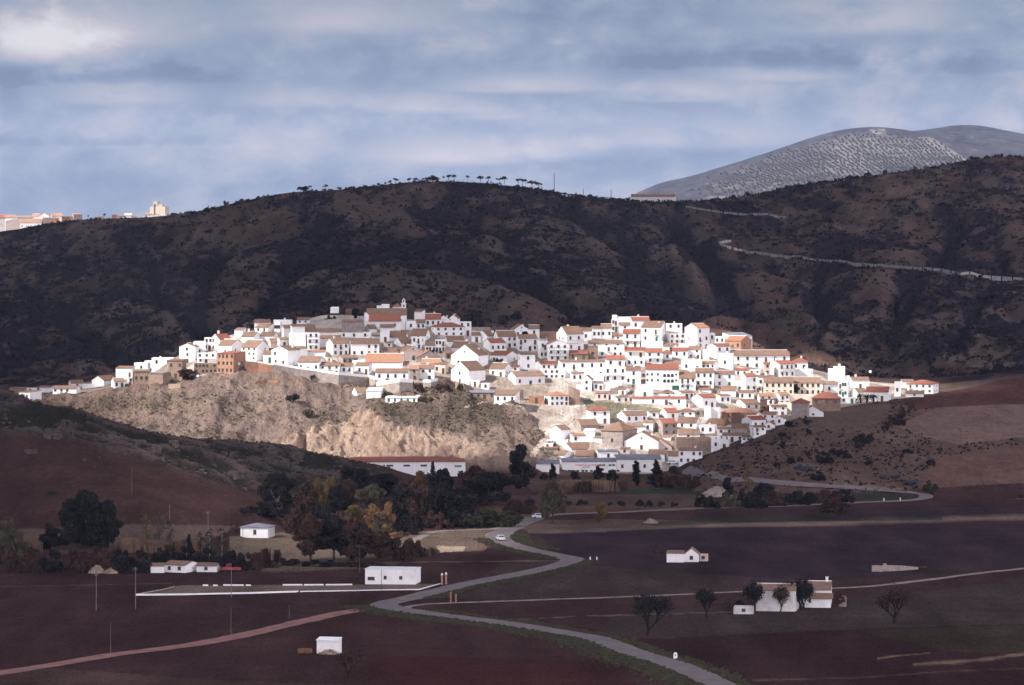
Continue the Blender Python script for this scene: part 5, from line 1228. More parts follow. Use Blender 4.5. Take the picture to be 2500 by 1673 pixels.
mb = MB(); mb.box(tx0, tx1, 16, 16+2*tw, -5, zz(112)); mb.box(tx0-.25, tx1+.25, 15.75, 16.25+2*tw, zz(112)+.002, zz(106)); mb.box(tm-tw*.62, tm+tw*.62, 16+tw*.4, 16+tw*1.6, zz(106)+.002, zz(72))
mb.box(tm-tw*.7, tm+tw*.7, 16+tw*.3, 16+tw*1.7, zz(72)+.002, zz(68)); mb.tube((tm, 16+tw, zz(68)), (tm, 16+tw, zz(50)), tw*.45, 0.08, 8); tw_o = mb.build('bell_tower', M['w'], ch)
link('arched_window', UA, tw_o, (tm, 16+tw*.4, zz(96)), 0, (0.5, 1, 1.2)); 
tw_o2 = MB(); tw_o2.box(tm-.3, tm+.3, 15.96, 16.05, zz(150), zz(128)); tw_o2.build('louvre', M['win'], tw_o)
mb = MB(); qx0, qx1 = xx(730), xx(824); qm = (qx0+qx1)/2
mb.box(qx0, qx1, 15.3, 20, -5, zz(150)); chp = mb.build('chapel_wall', M['w'], ch)
mb = MB(); z1 = zz(150)+.01; mb.mesh([(qx0-.2, 15.1, z1), (qx1+.2, 15.1, z1), (qx1+.2, 20.2, z1), (qx0-.2, 20.2, z1), (qm, 17.6, zz(108))], [(0, 1, 4), (1, 2, 4), (2, 3, 4), (3, 0, 4), (3, 2, 1, 0)]); mb.build('chapel_roof', M['t'], ch)
mb = MB(); mb.box(xx(545), xx(690), 15.3, 18.5, -5, zz(135)); mb.box(xx(600), xx(690), 15.32, 18.48, zz(135)+.002, zz(118)); mb.build('sacristy', M['w'], ch)
# small hut on the knoll, and the knoll's brick stump
batch(800, 720, .2134, [(30,125,142,158,182,'s',-8,'w','w','0','small hut on the bare knoll left of church',dict(y1=1600,deep=1.0,opt='X')),
                        (205,275,150,158,260,'f',0,'d','-','0','ruined stump beside the dark bush left of church',dict(D=1528,deep=2,opt='X'))])

# stone retaining wall below the lit front, white coping
def ribbon_wall(name, pts, zt_pts, mat, thick, label, cat='wall', cop=None, group=None):
    """pts: (px, row of the foot, row of the top)"""
    W3 = []
    for px, pyb, pyt in pts:
        p = hit(px, pyb, 1300 if pyb < 1150 else 650, 1640); W3.append((p, (pyb-pyt)*K*p.y))
    mb = MB(); cb_ = MB()
    for i in range(len(W3)-1):
        (a, ha), (b, hb) = W3[i], W3[i+1]; t = thick
        mb.mesh([(a.x, a.y, a.z-3), (b.x, b.y, b.z-3), (b.x, b.y+t, b.z-3), (a.x, a.y+t, a.z-3), (a.x, a.y, a.z+ha), (b.x, b.y, b.z+hb), (b.x, b.y+t, b.z+hb), (a.x, a.y+t, a.z+ha)], [(0, 1, 5, 4), (1, 2, 6, 5), (2, 3, 7, 6), (3, 0, 4, 7), (4, 5, 6, 7)])
        if cop:
            c0 = 0.01; cb_.mesh([(a.x, a.y-.06, a.z+ha+c0), (b.x, b.y-.06, b.z+hb+c0), (b.x, b.y+.45, b.z+hb+c0), (a.x, a.y+.45, a.z+ha+c0), (a.x, a.y-.06, a.z+ha+cop), (b.x, b.y-.06, b.z+hb+cop), (b.x, b.y+.45, b.z+hb+cop), (a.x, a.y+.45, a.z+ha+cop)],
                [(0, 1, 5, 4), (1, 2, 6, 5), (2, 3, 7, 6), (3, 0, 4, 7), (4, 5, 6, 7)])
    r = mb.build(name, mat); tag(r, label, cat, group)
    if cop: cb_.build('coping', M['w'], r)
    return r
L2 = lambda x, y: (400+x*.2134, 720+y*.2134)
def W2(*a): return [(400+x*.2134, 720+yb*.2134, 720+yt*.2134) for x, yb, yt in a]
ribbon_wall('retaining_wall', W2((940, 880, 765), (1080, 890, 780), (1250, 890, 812)), 0, M['r'], 1.0, 'orange retaining wall stretch beside the brick corner block', cop=0.35)
ribbon_wall('retaining_wall', W2((1252, 900, 812), (1500, 925, 845), (1750, 1000, 890), (2000, 1040, 925), (2343, 1040, 955), (2420, 1060, 985)), 0, M['n'], 1.0, 'long rough stone retaining wall with white coping under the lit houses', cop=0.9)
def W3f(*a): return [(800+x*.2134, 720+yb*.2134, 720+yt*.2134) for x, yb, yt in a]
ribbon_wall('retaining_wall', W3f((555, 1090, 1050), (700, 1120, 1020), (820, 1120, 1010), (975, 1120, 1008)), 0, M['n'], 1.0, 'stone bank wall with bright white coping above the slope huts', cop=1.3)
ribbon_wall('retaining_wall', W3f((1088, 1060, 1005), (1180, 1060, 1008), (1260, 1055, 990)), 0, M['n'], 1.0, 'short walled terrace with white coping below the laundry house', cop=1.0)
ribbon_wall('retaining_wall', W3f((1460, 1080, 1005), (1560, 1090, 1020), (1640, 1110, 1050), (1860, 1180, 1110), (2240, 1210, 1090)), 0, M['b'], 1.0, 'tan bank wall stepping down below the biggest bright gable')
ribbon_wall('retaining_wall', [(1388, 987, 945), (1400, 990, 950), (1416, 990, 955)], 0, M['b'], 6.0, 'tan ramp wall right of the lone orange-roofed brow house')
ribbon_wall('retaining_wall', [(1868, 985, 958), (1900, 985, 962), (1960, 985, 965), (1990, 985, 968)], 0, M['c'], 1.0, 'pale cream terrace wall in front of the school', cop=0.2)
ribbon_wall('yard_wall', [(1900, 1000, 983), (1930, 1003, 984), (1962, 1010, 986)], 0, M['c'], 0.5, 'bright low wall right of the brick skeleton')
# stretch of foundations left on the bare slope
ribbon_wall('ruined_wall', W2((1060, 1010, 985), (1180, 1012, 985), (1310, 1018, 990)), 0, M['r'], 0.6, 'low red ruined wall alone on the bare slope')
ribbon_wall('ruined_wall', [(411, 948, 938), (441, 950, 940)], 0, M['b'], 3.0, 'small tan foundation on the slope below the big brick block')

# ------------------------------------------------------------------ the smaller houses packed between the ones above
def fill_village():
    poly = [(540, 845), (600, 806), (700, 800), (800, 812), (900, 800), (1000, 775), (1150, 795), (1250, 806), (1450, 806), (1620, 800), (1750, 836), (1880, 872), (1990, 930), (1985, 1000), (1880, 1066), (1790, 1096), (1700, 1122), (1560, 1128),
            (1440, 1100), (1320, 1118), (1345, 1050), (1440, 1030), (1700, 1035), (1760, 1010), (1620, 1000), (1560, 985), (1440, 985), (1420, 950), (1380, 930), (1300, 935), (1240, 925), (1180, 918), (1100, 925), (900, 915), (760, 890), (640, 862)]
    x0g, y0g = 500, 740; cov = np.zeros((420, 1650), bool)
    for a, b, c, d, _ in RECT:
        cov[max(0, int(c - y0g)):max(0, int(d - y0g)), max(0, int(a - x0g)):max(0, int(b - x0g))] = True
    cov[int(930-y0g):int(1010-y0g), int(1380-x0g):int(1420-x0g)] = True
    cov[int(755-y0g):int(812-y0g), int(885-x0g):int(992-x0g)] = True
    inp = in_poly_xy(poly, *np.meshgrid(np.arange(1650) + x0g, np.arange(420) + y0g))
    R = np.random.RandomState(23); made = 0; base = list(RECT)
    for phase, (wr_, hr_, need) in enumerate((((34, 56), (15, 24), .62), ((24, 42), (13, 20), .58), ((16, 34), (8, 14), .62))):
        for _ in range(3500):
            w = R.uniform(*wr_); h = R.uniform(*hr_); rf = R.uniform(4, 8) if phase < 2 else R.uniform(0, 4)
            x = R.uniform(540, 1985 - w); yb = R.uniform(815, 1124)
            a0, a1, b0, b1 = int(x - x0g), int(x + w - x0g), int(yb - h - rf - y0g), int(yb - y0g)
            if b0 < 0 or not inp[b1, a0] or not inp[b1, a1] or not inp[b0, (a0 + a1) // 2]: continue
            if 1 - cov[b0:b1, a0:a1].mean() < need: continue
            cx_, cy_ = x + w / 2, yb - h / 2
            cand = sorted(base, key=lambda r: abs((r[0] + r[1]) / 2 - cx_) + 1.3 * abs((r[2] + r[3]) / 2 - cy_))[:14]
            ty = 'g' if phase == 0 else R.choice(['g', 's', 'f', 'G']) if phase == 1 else R.choice(['f', 's', 'f'])
            rc = R.choice(['t', 't', 't', 'r', 'o']); wc = R.choice(['w', 'w', 'w', 'w', 'w', 'w', 'p', 'n'])
            a = float(R.choice([-22, -12, -5, 3, 14, 24])); lab = None
            kind = {'g': RN[rc] + ' house', 's': 'lean-to house', 'f': 'flat terrace', 'G': 'gabled house'}[ty]
            for r in cand:
                if not r[4]: continue
                dx, dy = cx_ - (r[0] + r[1]) / 2, cy_ - (r[2] + r[3]) / 2
                rel = ('just right of' if dx > 0 else 'just left of') if abs(dx) > abs(dy) * 1.2 else ('behind' if dy < 0 else 'just below')
                l = f"{['', 'small', 'tiny'][phase]} {CN[wc]} {kind} {rel} one {r[4]}".strip().replace('  ', ' ')
                if l not in LABELS and len(l.split()) <= 16: lab = l; break
            if lab is None: continue
            cov[b0:b1, a0:a1] = True; made += 1
            nw = max(1, int(w / 14)); win = f'{nw}x{2 if h > 19 else 1}' if h > 9 else '0'
            house(x, x + w, yb - h - rf, yb - h, yb, ty, a, wc, rc, win, '', label=lab, opt='' if phase == 0 else 'X')
    print('filler houses', made)
fill_village()

# ------------------------------------------------------------------ farms and sheds in the valley
VK = dict(y0=700, y1=1330, group='farm buildings in the fields', deep=1.5)
s = .17926
fh, g_ = batch(700, 1360, s, [(1063,1815,170,180,382,'f',-9,'w','-','0','',dict(opt='X',depth=7,name='pump_shed',cat='shed',label='long flat-roofed white shed with three dark windows by the walled yard',**VK))])[0]
w_, h_ = g_['w'], g_['h']
for a, b, z in ((0.12, 1.7, .42), (0.40, .75, .5), (0.71, .75, .5)): link('window', UW, fh, (-w_/2+w_*a, 0, h_*z-.5), 0, (b, 1, 0.8))
mb = MB(); mb.box(-w_/2-.12, w_/2+.12, -.12, g_['d']+.12, h_+.002, h_+.16); mb.build('roof_slab', M['w'], fh)
batch(300, 1340, s, [
 (378,560,200,238,330,'g',0,'w','t','0','',dict(name='farm_porch',cat='farmhouse',label='low open-fronted left end of the white farm by the thicket',opt='X',depth=5,**VK)),
 (538,1012,172,230,332,'g',-25,'w','t','2x1','',dict(name='farmhouse',cat='farmhouse',label='white farmhouse with brown roof and green gate before the thicket',opt='XN',depth=7,**VK)),
 (1000,1318,203,236,322,'g',-8,'w','t','1x1','',dict(name='farm_annex',cat='farmhouse',label='lower white annex right of the farmhouse, beside the red pickup',opt='XN',depth=5,**VK))])
batch(0, 1100, .29876, [(1962,2232,598,634,718,'h',-12,'w','k','1x1','',dict(name='barn',cat='barn',label='sunlit white barn alone in the ploughed field at left',opt='XN',depth=7,**VK))])
batch(1200, 1100, .29876, [
 (1432,1582,822,842,916,'s',-5,'w','t','0','',dict(name='farm_shed',cat='shed',label='left shed of the small white farm in the middle of the right field',opt='X',**VK)),
 (1574,1708,800,852,914,'G',-5,'w','t','1x1','',dict(name='farmhouse',cat='farmhouse',label='pointed white gable in the middle of the small field farm',opt='XN',**VK)),
 (1704,1776,845,852,908,'f',-5,'p','-','1x1','',dict(name='farm_annex',cat='farmhouse',label='dull pinkish right end of the small white field farm',opt='X',**VK))])
fm = batch(1740, 1390, .2134, [
 (995,1400,142,238,432,'g',-6,'w','t','0','',dict(name='farmhouse',cat='farmhouse',label='tall right block of the old farmhouse, brown roof with tiny chimney',opt='XN',depth=9,**VK)),
 (500,1010,175,245,490,'g',-10,'v','t','0','',dict(name='farmhouse',cat='farmhouse',label='lower worn left block of the old farmhouse behind bare trees',opt='XN',depth=7,**VK)),
 (240,492,425,440,516,'f',-6,'v','-','1x1','',dict(name='ruined_pen',cat='ruin',label='roofless white pen at the left end of the old farmhouse',opt='X',depth=5,**VK)),
 (1425,1530,330,345,430,'s',0,'n','t','0','',dict(name='hut',cat='hut',label='tiny dark stone hut at the right end of the old farmhouse',opt='X',depth=3,**VK))])
r_, g_ = fm[0]; w_ = g_['w']; h_ = g_['h']
mb = MB(); z0 = h_*.56; mb.mesh([(-w_*.36, -2.6, -1), (w_/2, -2.6, -1), (w_/2, -.01, -1), (-w_*.36, -.01, -1), (-w_*.36, -2.6, z0), (w_/2, -2.6, z0), (w_/2, -.01, z0+.8), (-w_*.36, -.01, z0+.8)], [(0, 1, 5, 4), (1, 2, 6, 5), (3, 0, 4, 7), (4, 5, 6, 7)]); mb.build('lean_to_wall', M['w'], r_)
mb = MB(); mb.mesh([(-w_*.37, -2.9, z0-.1), (w_/2+.5, -2.9, z0-.1), (w_/2+.5, -.02, z0+.86), (-w_*.37, -.02, z0+.86), (-w_*.37, -2.9, z0+.05), (w_/2+.5, -2.9, z0+.05), (w_/2+.5, -.02, z0+1.0), (-w_*.37, -.02, z0+1.0)], [(0, 3, 2, 1), (4, 5, 6, 7), (0, 1, 5, 4), (1, 2, 6, 5), (3, 0, 4, 7)]); mb.build('lean_to_roof', M['t'], r_)
link('window', UW, r_, (-w_*.16, -2.6, 1.2), 0, (.6, 1, 1.0))
link('chimney', UC, r_, (w_*.36, g_['d']/2, h_+g_['rise']), 0, (.6, .6, 1.3))
batch(640, 1520, .12804, [(1036,1508,318,350,603,'s',-14,'w','w','0','',dict(name='well_house',cat='hut',label='small plain white block hut standing alone in the foreground field',opt='X',depth=2.2,**VK))])
# rusty tank and rubble beside the hut
p = Vector(P(745, 1598, vy(1598))); tk = empty('tank', p); tag(tk, 'rusty orange tank lying on its side left of the foreground hut', 'tank')
mb = MB(); mb.tube((-1.35, 0, .62), (1.2, .2, .62), .62, .62, 14); mb.tube((-1.6, 0, .62), (-1.351, 0, .62), .3, .6, 14); mb.tube((1.201, .2, .62), (1.45, .2, .62), .6, .3, 14); mb.build('barrel', M['rust'], tk)
mb = MB(); mb.tube((-.05, .1, .62), (.08, .11, .62), .65, .65, 14); mb.build('hoop', M['iron'], tk)
def heap(px, py, w, h, mat, label, n=26, cat='heap', name='heap'):
    p = Vector(P(px, py, vy(py))); R = random.Random(px); mb = MB()
    seg = 14; prev = None; rows = []
    for j in range(5):
        r = 1 - j/4.6; rows.append([(math.cos(a)*w*r*R.uniform(.85, 1.1), math.sin(a)*w*.6*r*R.uniform(.85, 1.1), h*(1-r**1.6)*R.uniform(.85, 1.1)-.05) for a in [2*math.pi*k/seg for k in range(seg)]])
    for j in range(4):
        for k in range(seg): mb.poly([rows[j][k], rows[j][(k+1) % seg], rows[j+1][(k+1) % seg], rows[j+1][k]])
    mb.poly(rows[4])
    for i in range(n):
        a = R.uniform(0, 6.28); r = R.random(); x, y = math.cos(a)*w*r, math.sin(a)*w*.6*r; s_ = R.uniform(.1, .3); z = h*(1-r**1.6)
        mb.box(x-s_, x+s_, y-s_*.7, y+s_*.7, z-.1, z+s_*.8)
    o = mb.build(name, mat); o.location = p; tag(o, label, cat)
heap(805, 1597, 2.2, .8, M['rub'], 'pale rubble heap against the foot of the foreground hut')
heap(236, 1399, 2.3, 1.9, M['rub'], 'pointed pale gravel mound at the field edge, taller of two')
heap(270, 1400, 1.8, 1.2, M['rub'], 'smaller gravel mound right of the taller pointed one')
heap(1751, 1213, 6.0, 3.2, M['n'], 'white broken ruin mound among the dark hedge bushes', 60, 'ruin', 'ruin')
heap(1588, 1277, 2.4, 1.2, M['rub'], 'pale rubble pile on the grassy field edge, right of the road', 20)
# walled yard: white kerbs, gate pillars, posts
ribbon_wall('yard_wall', [(331, 1455.5, 1451), (450, 1453.5, 1449.5), (600, 1450.5, 1446.5), (720, 1447, 1443), (728, 1446, 1443)], 0, M['w'], .3, 'low white front wall of the yard, from its left corner')
ribbon_wall('yard_wall', [(733, 1446, 1443.5), (860, 1443.5, 1441.5), (940, 1442, 1440), (1024, 1441, 1438), (1075, 1427, 1425)], 0, M['w'], .3, 'thin white kerb wall running under the flat-roofed shed')
ribbon_wall('yard_wall', [(331, 1455, 1451.5), (360, 1448, 1445.5), (400, 1441, 1439), (427, 1433, 1431)], 0, M['conc'], .3, 'short grey end wall closing the yard at left')
for i, (a, b) in enumerate(((495, 508), (520, 531), (545, 595), (600, 612), (690, 738), (742, 790), (795, 860))):
    ribbon_wall('yard_wall', [(a, 1431.5-(a-495)*.004, 1428-(a-495)*.004), (b, 1431.5-(b-495)*.004, 1428-(b-495)*.004)], 0, M['w'], .3,
        'white wall piece of the yard back row, ' + ['leftmost stub', 'second stub before the long piece', 'longest left piece', 'short stub after the long piece', 'piece left of the small gap', 'piece between the gaps', 'last piece nearest the shed'][i], group='broken white back wall of the yard')
def at_ground(px, py, y0=650, y1=1640): return hit(px, py, y0, y1)
for px, yb, yt, lb in ((1079, 1428, 1400, 'left'), (1089, 1427, 1398, 'right')):
    p = at_ground(px, yb); h = (yb-yt)*K*p.y; g = empty('gate_pillar', p); tag(g, f'red brick gate pillar with white cap, {lb} one of the pair', 'pillar', 'brick gate pillars of the yard')
    mb = MB(); mb.box(-.24, .24, -.24, .24, -.3, h-.5); mb.build('shaft', M['d'] if lb == 'x' else M['r'], g)
    mb = MB(); mb.box(-.3, .3, -.3, .3, h-.498, h-.38); mb.tube((0, 0, h-.379), (0, 0, h), .2, .12, 8); mb.build('cap', M['w'], g)
for px, yb, yt, lb in ((1100.5, 1470, 1447, 'taller left one'), (1113, 1472, 1452, 'shorter right one')):
    p = at_ground(px, yb); h = (yb-yt)*K*p.y; mb = MB(); mb.box(-.2, .2, -.2, .2, -.3, h); mb.mesh([(-.2, -.2, h+.001), (.2, -.2, h+.001), (.2, .2, h+.001), (-.2, .2, h+.001), (0, 0, h+.2)], [(0, 1, 4), (1, 2, 4), (2, 3, 4), (3, 0, 4)])
    o = mb.build('gate_post', M['post']); o.location = p; tag(o, f'ochre gate post by the pale track, {lb}', 'post', 'ochre posts at the track mouth')
p = at_ground(1649, 1611); mb = MB(); mb.box(-.35, .35, -.12, .12, -.2, .95); pts = [(-.35, .951)]+[(-.35*math.cos(a), .951+.4*math.sin(a)) for a in np.linspace(0, math.pi, 9)]
mb.mesh([(x, -.12, z) for x, z in pts]+[(x, .12, z) for x, z in pts], [tuple(range(len(pts))), tuple(range(2*len(pts)-1, len(pts)-1, -1))]+[(i, i+1, len(pts)+i+1, len(pts)+i) for i in range(len(pts)-1)])
ks = mb.build('milestone', M['w']); ks.location = p; ks.scale = (1.1, 1.1, 1.05); tag(ks, 'white round-topped milestone in the grass beside the road', 'milestone')
mb = MB(); mb.box(-.12, .12, -.14, -.125, .7, 1.0); mb.build('number_plate', M['signg'], ks)
# small roadside posts
for i, (px, yb, lb) in enumerate(((1457, 1369, 'on the right bend shoulder'), (1441, 1369, 'low, beside the bend tip'), (1237, 1287, 'at the road edge above the car'), (1727, 1239, 'by the hedge along the upper road'), (2158, 1224, 'left one at the hairpin'), (2198, 1223, 'right one at the hairpin'))):
    p = at_ground(px, yb); mb = MB(); mb.box(-.15, .15, -.1, .1, -.2, .85); mb.box(-.19, .19, -.14, .14, .851, .95); o = mb.build('marker_post', M['w']); o.location = p; tag(o, f'small white marker post {lb}', 'post', 'white roadside markers')

# utility poles
def pole(px, yb, yt, mat, label, arm=0.0, r=.10, y0=650, group='utility poles', D=None):
    p = hit(px, yb, y0, 3400) if D is None else Vector(P(px, yb, D)); h = (yb-yt)*K*p.y; g = empty('utility_pole', p); tag(g, label, 'pole', group)
    mb = MB(); mb.tube((0, 0, -.5), (0, 0, h), r, r*.6, 6); mb.build('shaft', M[mat], g)
    if arm:
        mb = MB(); mb.box(-arm, arm, -.05, .05, h-.6, h-.5); mb.build('crossarm', M[mat], g)
        for x in (-arm*.9, -arm*.3, arm*.9): mb = MB(); mb.tube((x, 0, h-.449), (x, 0, h-.1), .05, .04, 6); mb.build('insulator', M['polec'], g)
for a in ((235, 1491, 1400, 'polec', 'pale pole in the left field, standing left of the yard corner', .7), (331, 1488, 1385, 'polec', 'pale pole right at the yard left corner', .8),
          (565, 1459, 1385, 'polec', 'thin pale pole standing before the yard front wall', .6), (508, 1293, 1248, 'polec', 'whitish pole with crossarm above the farm thicket', .9),
          (322, 1214, 1142, 'pole', 'thin dark pole on the brown hill field', 0), (414, 1305, 1231, 'polec', 'faint pole behind the farm trees', 0),
          (878, 1400, 1330, 'pole', 'dark T-shaped pole left of the flat-roofed shed', 1.3), (931, 1442, 1392, 'pole', 'dark pole in front of the flat-roofed shed', 0),
          (1137, 1343, 1294, 'pole', 'dark pole left of the sandy patch by the road', .5), (1168, 1350, 1302, 'pole', 'dark pole right of the sandy patch', .5),
          (1085, 1313, 1290, 'pole', 'short pole at the near tree belt edge', 0), (1111, 1311, 1288, 'pole', 'second short pole at the tree belt edge', 0),
          (270, 1596, 1519, 'pole', 'thin brown pole beside the red dirt road, lower one', 0), (564, 1551, 1485, 'pole', 'thin reddish pole beside the dirt road, middle one', 0), (706, 1511, 1478, 'pole', 'short dark pole beside the dirt road near the junction', 0),
          (735, 1392, 1316, 'pole', 'leaning dark pole at the left side of the grove', 0), (593, 1352, 1290, 'pole', 'dark pole in front of the sunlit barn', 0), (456, 1372, 1325, 'polec', 'pale pole rising behind the white farmhouse', 0)):
    pole(*a[:5], arm=a[5] * .55)
for px, yb, yt, lb in ((1353, 466, 420, 'tallest'), (1424, 478, 458, 'short, left of the lattice one'), (1492, 490, 463, 'lattice, nearest the farmstead on the saddle')):
    pole(px, yb, yt, 'pole', f'{lb} mast on the hill skyline', .9 if yt == 463 else 0, .32, 2300, 'skyline masts')
for px, yb, yt, lb in ((2322, 1188, 1147, 'on the lower tan field at right'), (2346, 1083, 1047, 'on the upper tan field at right'), (1167, 802, 780, 'pale lamp on the crest, village middle'), (2092, 940, 905, 'white-headed lamp right of tall stepped block'), (2144, 938, 912, 'thin mast between palms and last houses'), (582, 913, 884, 'white-globe lamp at the orange brick corner'), (1692, 1115, 1008, 'tall pole between two bright slabs')):
    pole(px, yb, yt, 'polec' if 'lamp' in lb else 'pole', f'thin pole, {lb}', 0, .09, 1160, 'thin poles on the slopes', D=1352 if px == 1692 else None)
for i, (px, y, D, lb) in enumerate(((583, 889, 1398, 'the orange brick corner'), (2125, 908, 1500, 'the palms, far right'), (484, 919, 1405, 'the slope under the tan brick base'))):
    p = Vector(P(px, y, D)); mb = MB()
    for j in range(5):
        z0, z1 = -.5+j*.2, -.5+(j+1)*.2; mb.tube((0, 0, z0), (0, 0, z1), max(.05, math.sqrt(max(0, .25-z0*z0))), max(.05, math.sqrt(max(0, .25-z1*z1))), 8)
    if i == 2: mb.tube((0, 0, -2.5), (0, 0, -.5), .12, .12, 6)
    o = mb.build('globe_tank', M['w']); o.location = p; o.scale = (1.2, 1.2, 1.2); tag(o, f'round white globe by {lb}', 'globe', 'white globes')

# cars
def car(px, py, rz, body, label, y0=900, D=None, truck=False):
    p = hit(px, py, y0, 1640) if D is None else Vector(P(px, py, D)); p.z = float(gxy(p.x, p.y))+.14; g = empty('car' if not truck else 'pickup_truck', p, rz); tag(g, label, 'pickup' if truck else 'car')
    prof = [(-2.0, .35), (2.0, .35), (2.05, .75), (1.15, .92), (.65, 1.42), (-1.0, 1.42), (-1.55, .98), (-2.05, .9)] if not truck else [(-2.4, .4), (2.3, .4), (2.35, .95), (1.5, 1.1), (1.1, 1.85), (.0, 1.9), (-.05, 1.0), (-2.4, 1.0)]
    mb = MB(); n = len(prof); mb.mesh([(x, -.8, z) for x, z in prof]+[(x, .8, z) for x, z in prof], [tuple(range(n)), tuple(range(2*n-1, n-1, -1))]+[(i, (i+1) % n, n+(i+1) % n, n+i)[::-1] for i in range(n)]); mb.build('body', body, g)
    mb = MB(); q = [(1.02, .97), (.62, 1.34), (-.95, 1.34), (-1.4, .99)] if not truck else [(1.4, 1.15), (1.05, 1.72), (.1, 1.75), (.1, 1.15)]
    for sgn in (-1, 1): mb.poly([(x, sgn*.815, z) for x, z in (q if sgn < 0 else q[::-1])])
    fx = prof[3]; bx = prof[4]; mb.poly([(fx[0]+.03, -.7, fx[1]+.05), (fx[0]+.03, .7, fx[1]+.05), (bx[0]+.04, .7, bx[1]-.03), (bx[0]+.04, -.7, bx[1]-.03)])
    if not truck: mb.poly([(-1.53, .7, 1.03), (-1.53, -.7, 1.03), (-1.03, -.7, 1.38), (-1.03, .7, 1.38)])
    mb.build('windows', M['win'], g)
    for x in (-1.3, 1.3):
        for y in (-.76, .76): mb = MB(); mb.tube((x, y-.09, .33), (x, y+.09, .33), .33, .33, 12); mb.build('wheel', M['iron'], g)
carw = simple('white_car_paint', (.7, .72, .74), .35, .02, 1, .5); carr = simple('red_car_paint', (.35, .04, .04), .35, .02, 1, .5)
car(1222, 1321, math.radians(-75), carw, 'small white car driving on the road bend below the village')
car(1316, 1267, math.radians(10), carw, 'white car half hidden by the olive-green tree at the upper road')
car(565, 1397, math.radians(180), carr, 'red pickup with white cab parked right of the farm annex', truck=True)
for px, py, lb in ((1641, 1137, 'left'), (1652, 1142, 'right')): car(px, py, .3, carw, f'pale car parked below the lowest right house, {lb} one', 1250)

# parapet walls of the mountain road, with gaps between the stones
def stones(pts, y0, label, hgt=1.0, gap=True):
    P3 = smooth([hit(a, b, y0, 3400) for a, b in pts], 6.0); mb = MB(); n = 0
    for i in range(len(P3)-1):
        a, b = P3[i], P3[i+1]; e = a.lerp(b, .86); za = max(a.z, float(gxy(a.x, a.y))); zb_ = max(e.z, float(gxy(e.x, e.y)))
        mb.mesh([(a.x, a.y, za-1), (e.x, e.y, zb_-1), (e.x, e.y+.6, zb_-1), (a.x, a.y+.6, za-1), (a.x, a.y, za+hgt), (e.x, e.y, zb_+hgt), (e.x, e.y+.6, zb_+hgt), (a.x, a.y+.6, za+hgt)], [(0, 1, 5, 4), (1, 2, 6, 5), (2, 3, 7, 6), (3, 0, 4, 7), (4, 5, 6, 7)])
    o = mb.build('parapet', M['conc']); tag(o, label, 'parapet')
    strip('road', [p + Vector((0, 3.2, 0)) for p in P3[::3]], 3.0, asph, .1, 2)
stones([(1785, 592), (1768, 594), (1757, 599), (1775, 606), (1803, 613), (1830, 620), (1900, 628), (1990, 639), (2080, 648), (2160, 653), (2230, 658), (2300, 663), (2345, 673), (2400, 679), (2500, 686), (2600, 692)], 1900, 'long pale stone parapet of the road crossing the right hill', 1.5)
stones([(1675, 507), (1720, 515), (1760, 521), (1830, 527), (1920, 533)], 2250, 'upper pale parapet just below the saddle farmstead', 1.2)

# ------------------------------------------------------------------ far town on the left ridge, farmstead on the saddle
TG = dict(D=3350, group='houses of the far hilltop town', deep=14, opt='X')
batch(0, 480, .19633, [(*r_[:7], {'w': 'v'}.get(r_[7], r_[7]), 't' if r_[8] == 'r' and i_ % 3 else r_[8], *r_[9:]) for i_, r_ in enumerate([
 (-60,60,225,265,500,'g',10,'w','r','0','red roofs at the extreme left of far town',TG),
 (60,252,285,318,500,'G',12,'p','t','0','pinkish slab, front of the far town',TG),
 (248,530,268,325,480,'g',-5,'w','r','5x2','long red-roofed front of the far town',dict(TG, opt='XFN')),
 (160,245,405,415,495,'f',0,'w','-','0','tiny white box at the far town foot',dict(TG, D=3320)),
 (0,200,228,262,420,'g',0,'w','r','0','broad red roof, back of the far town',dict(TG, D=3420)),
 (180,410,240,262,420,'g',15,'w','t','0','second roof row of the far town, left',dict(TG, D=3430)),
 (390,500,215,250,420,'g',-10,'w','t','0','white gable on the far town skyline',dict(TG, D=3460)),
 (490,610,205,240,420,'G',0,'w','t','0','pointed end on the far town skyline, middle',dict(TG, D=3450)),
 (520,640,230,262,420,'f',10,'n','-','0','dull grey block of the far town',TG),
 (595,720,262,268,420,'f',-10,'r','-','1x1','ochre cube of the far town, left',TG),
 (620,760,210,245,400,'g',10,'w','t','0','brown roofs behind the ochre cube, far town',dict(TG, D=3440)),
 (700,780,215,240,400,'g',0,'p','r','0','reddish attic right of the ochre cube',dict(TG, D=3430)),
 (765,895,240,248,370,'f',-15,'r','-','2x3','ochre balconied block of the far town',dict(TG, opt='XB')),
 (880,1020,208,225,360,'s',20,'n','r','0','last stone-grey block of the far town',dict(TG, D=3380)),
 (1180,1300,250,262,330,'g',0,'w','r','0','low red strip between two skyline trees',TG),
 (1390,1450,215,225,330,'f',0,'r','-','0','squat ochre stump left of far tower',TG),
 (1450,1560,235,250,330,'g',0,'w','t','0','white row start, left of far tower',TG),
 (1545,1640,215,230,330,'g',-10,'w','w','0','stepped white roofs, left of far tower',TG),
 (1630,1710,240,255,330,'s',0,'w','t','0','small white house under far tower trees',TG),
 (1780,1890,210,228,330,'g',0,'w','r','0','red-roofed one at the far tower foot',TG),
 (1990,2070,208,220,330,'f',0,'w','-','0','white cube right against the far tower',TG),
 (1900,2000,218,240,330,'G',0,'p','t','0','dull gable in front of the far tower',dict(TG, D=3330)),
 (2040,2140,215,250,330,'G',0,'p','t','0','dull gable right of the far tower foot',dict(TG, D=3330)),
])])
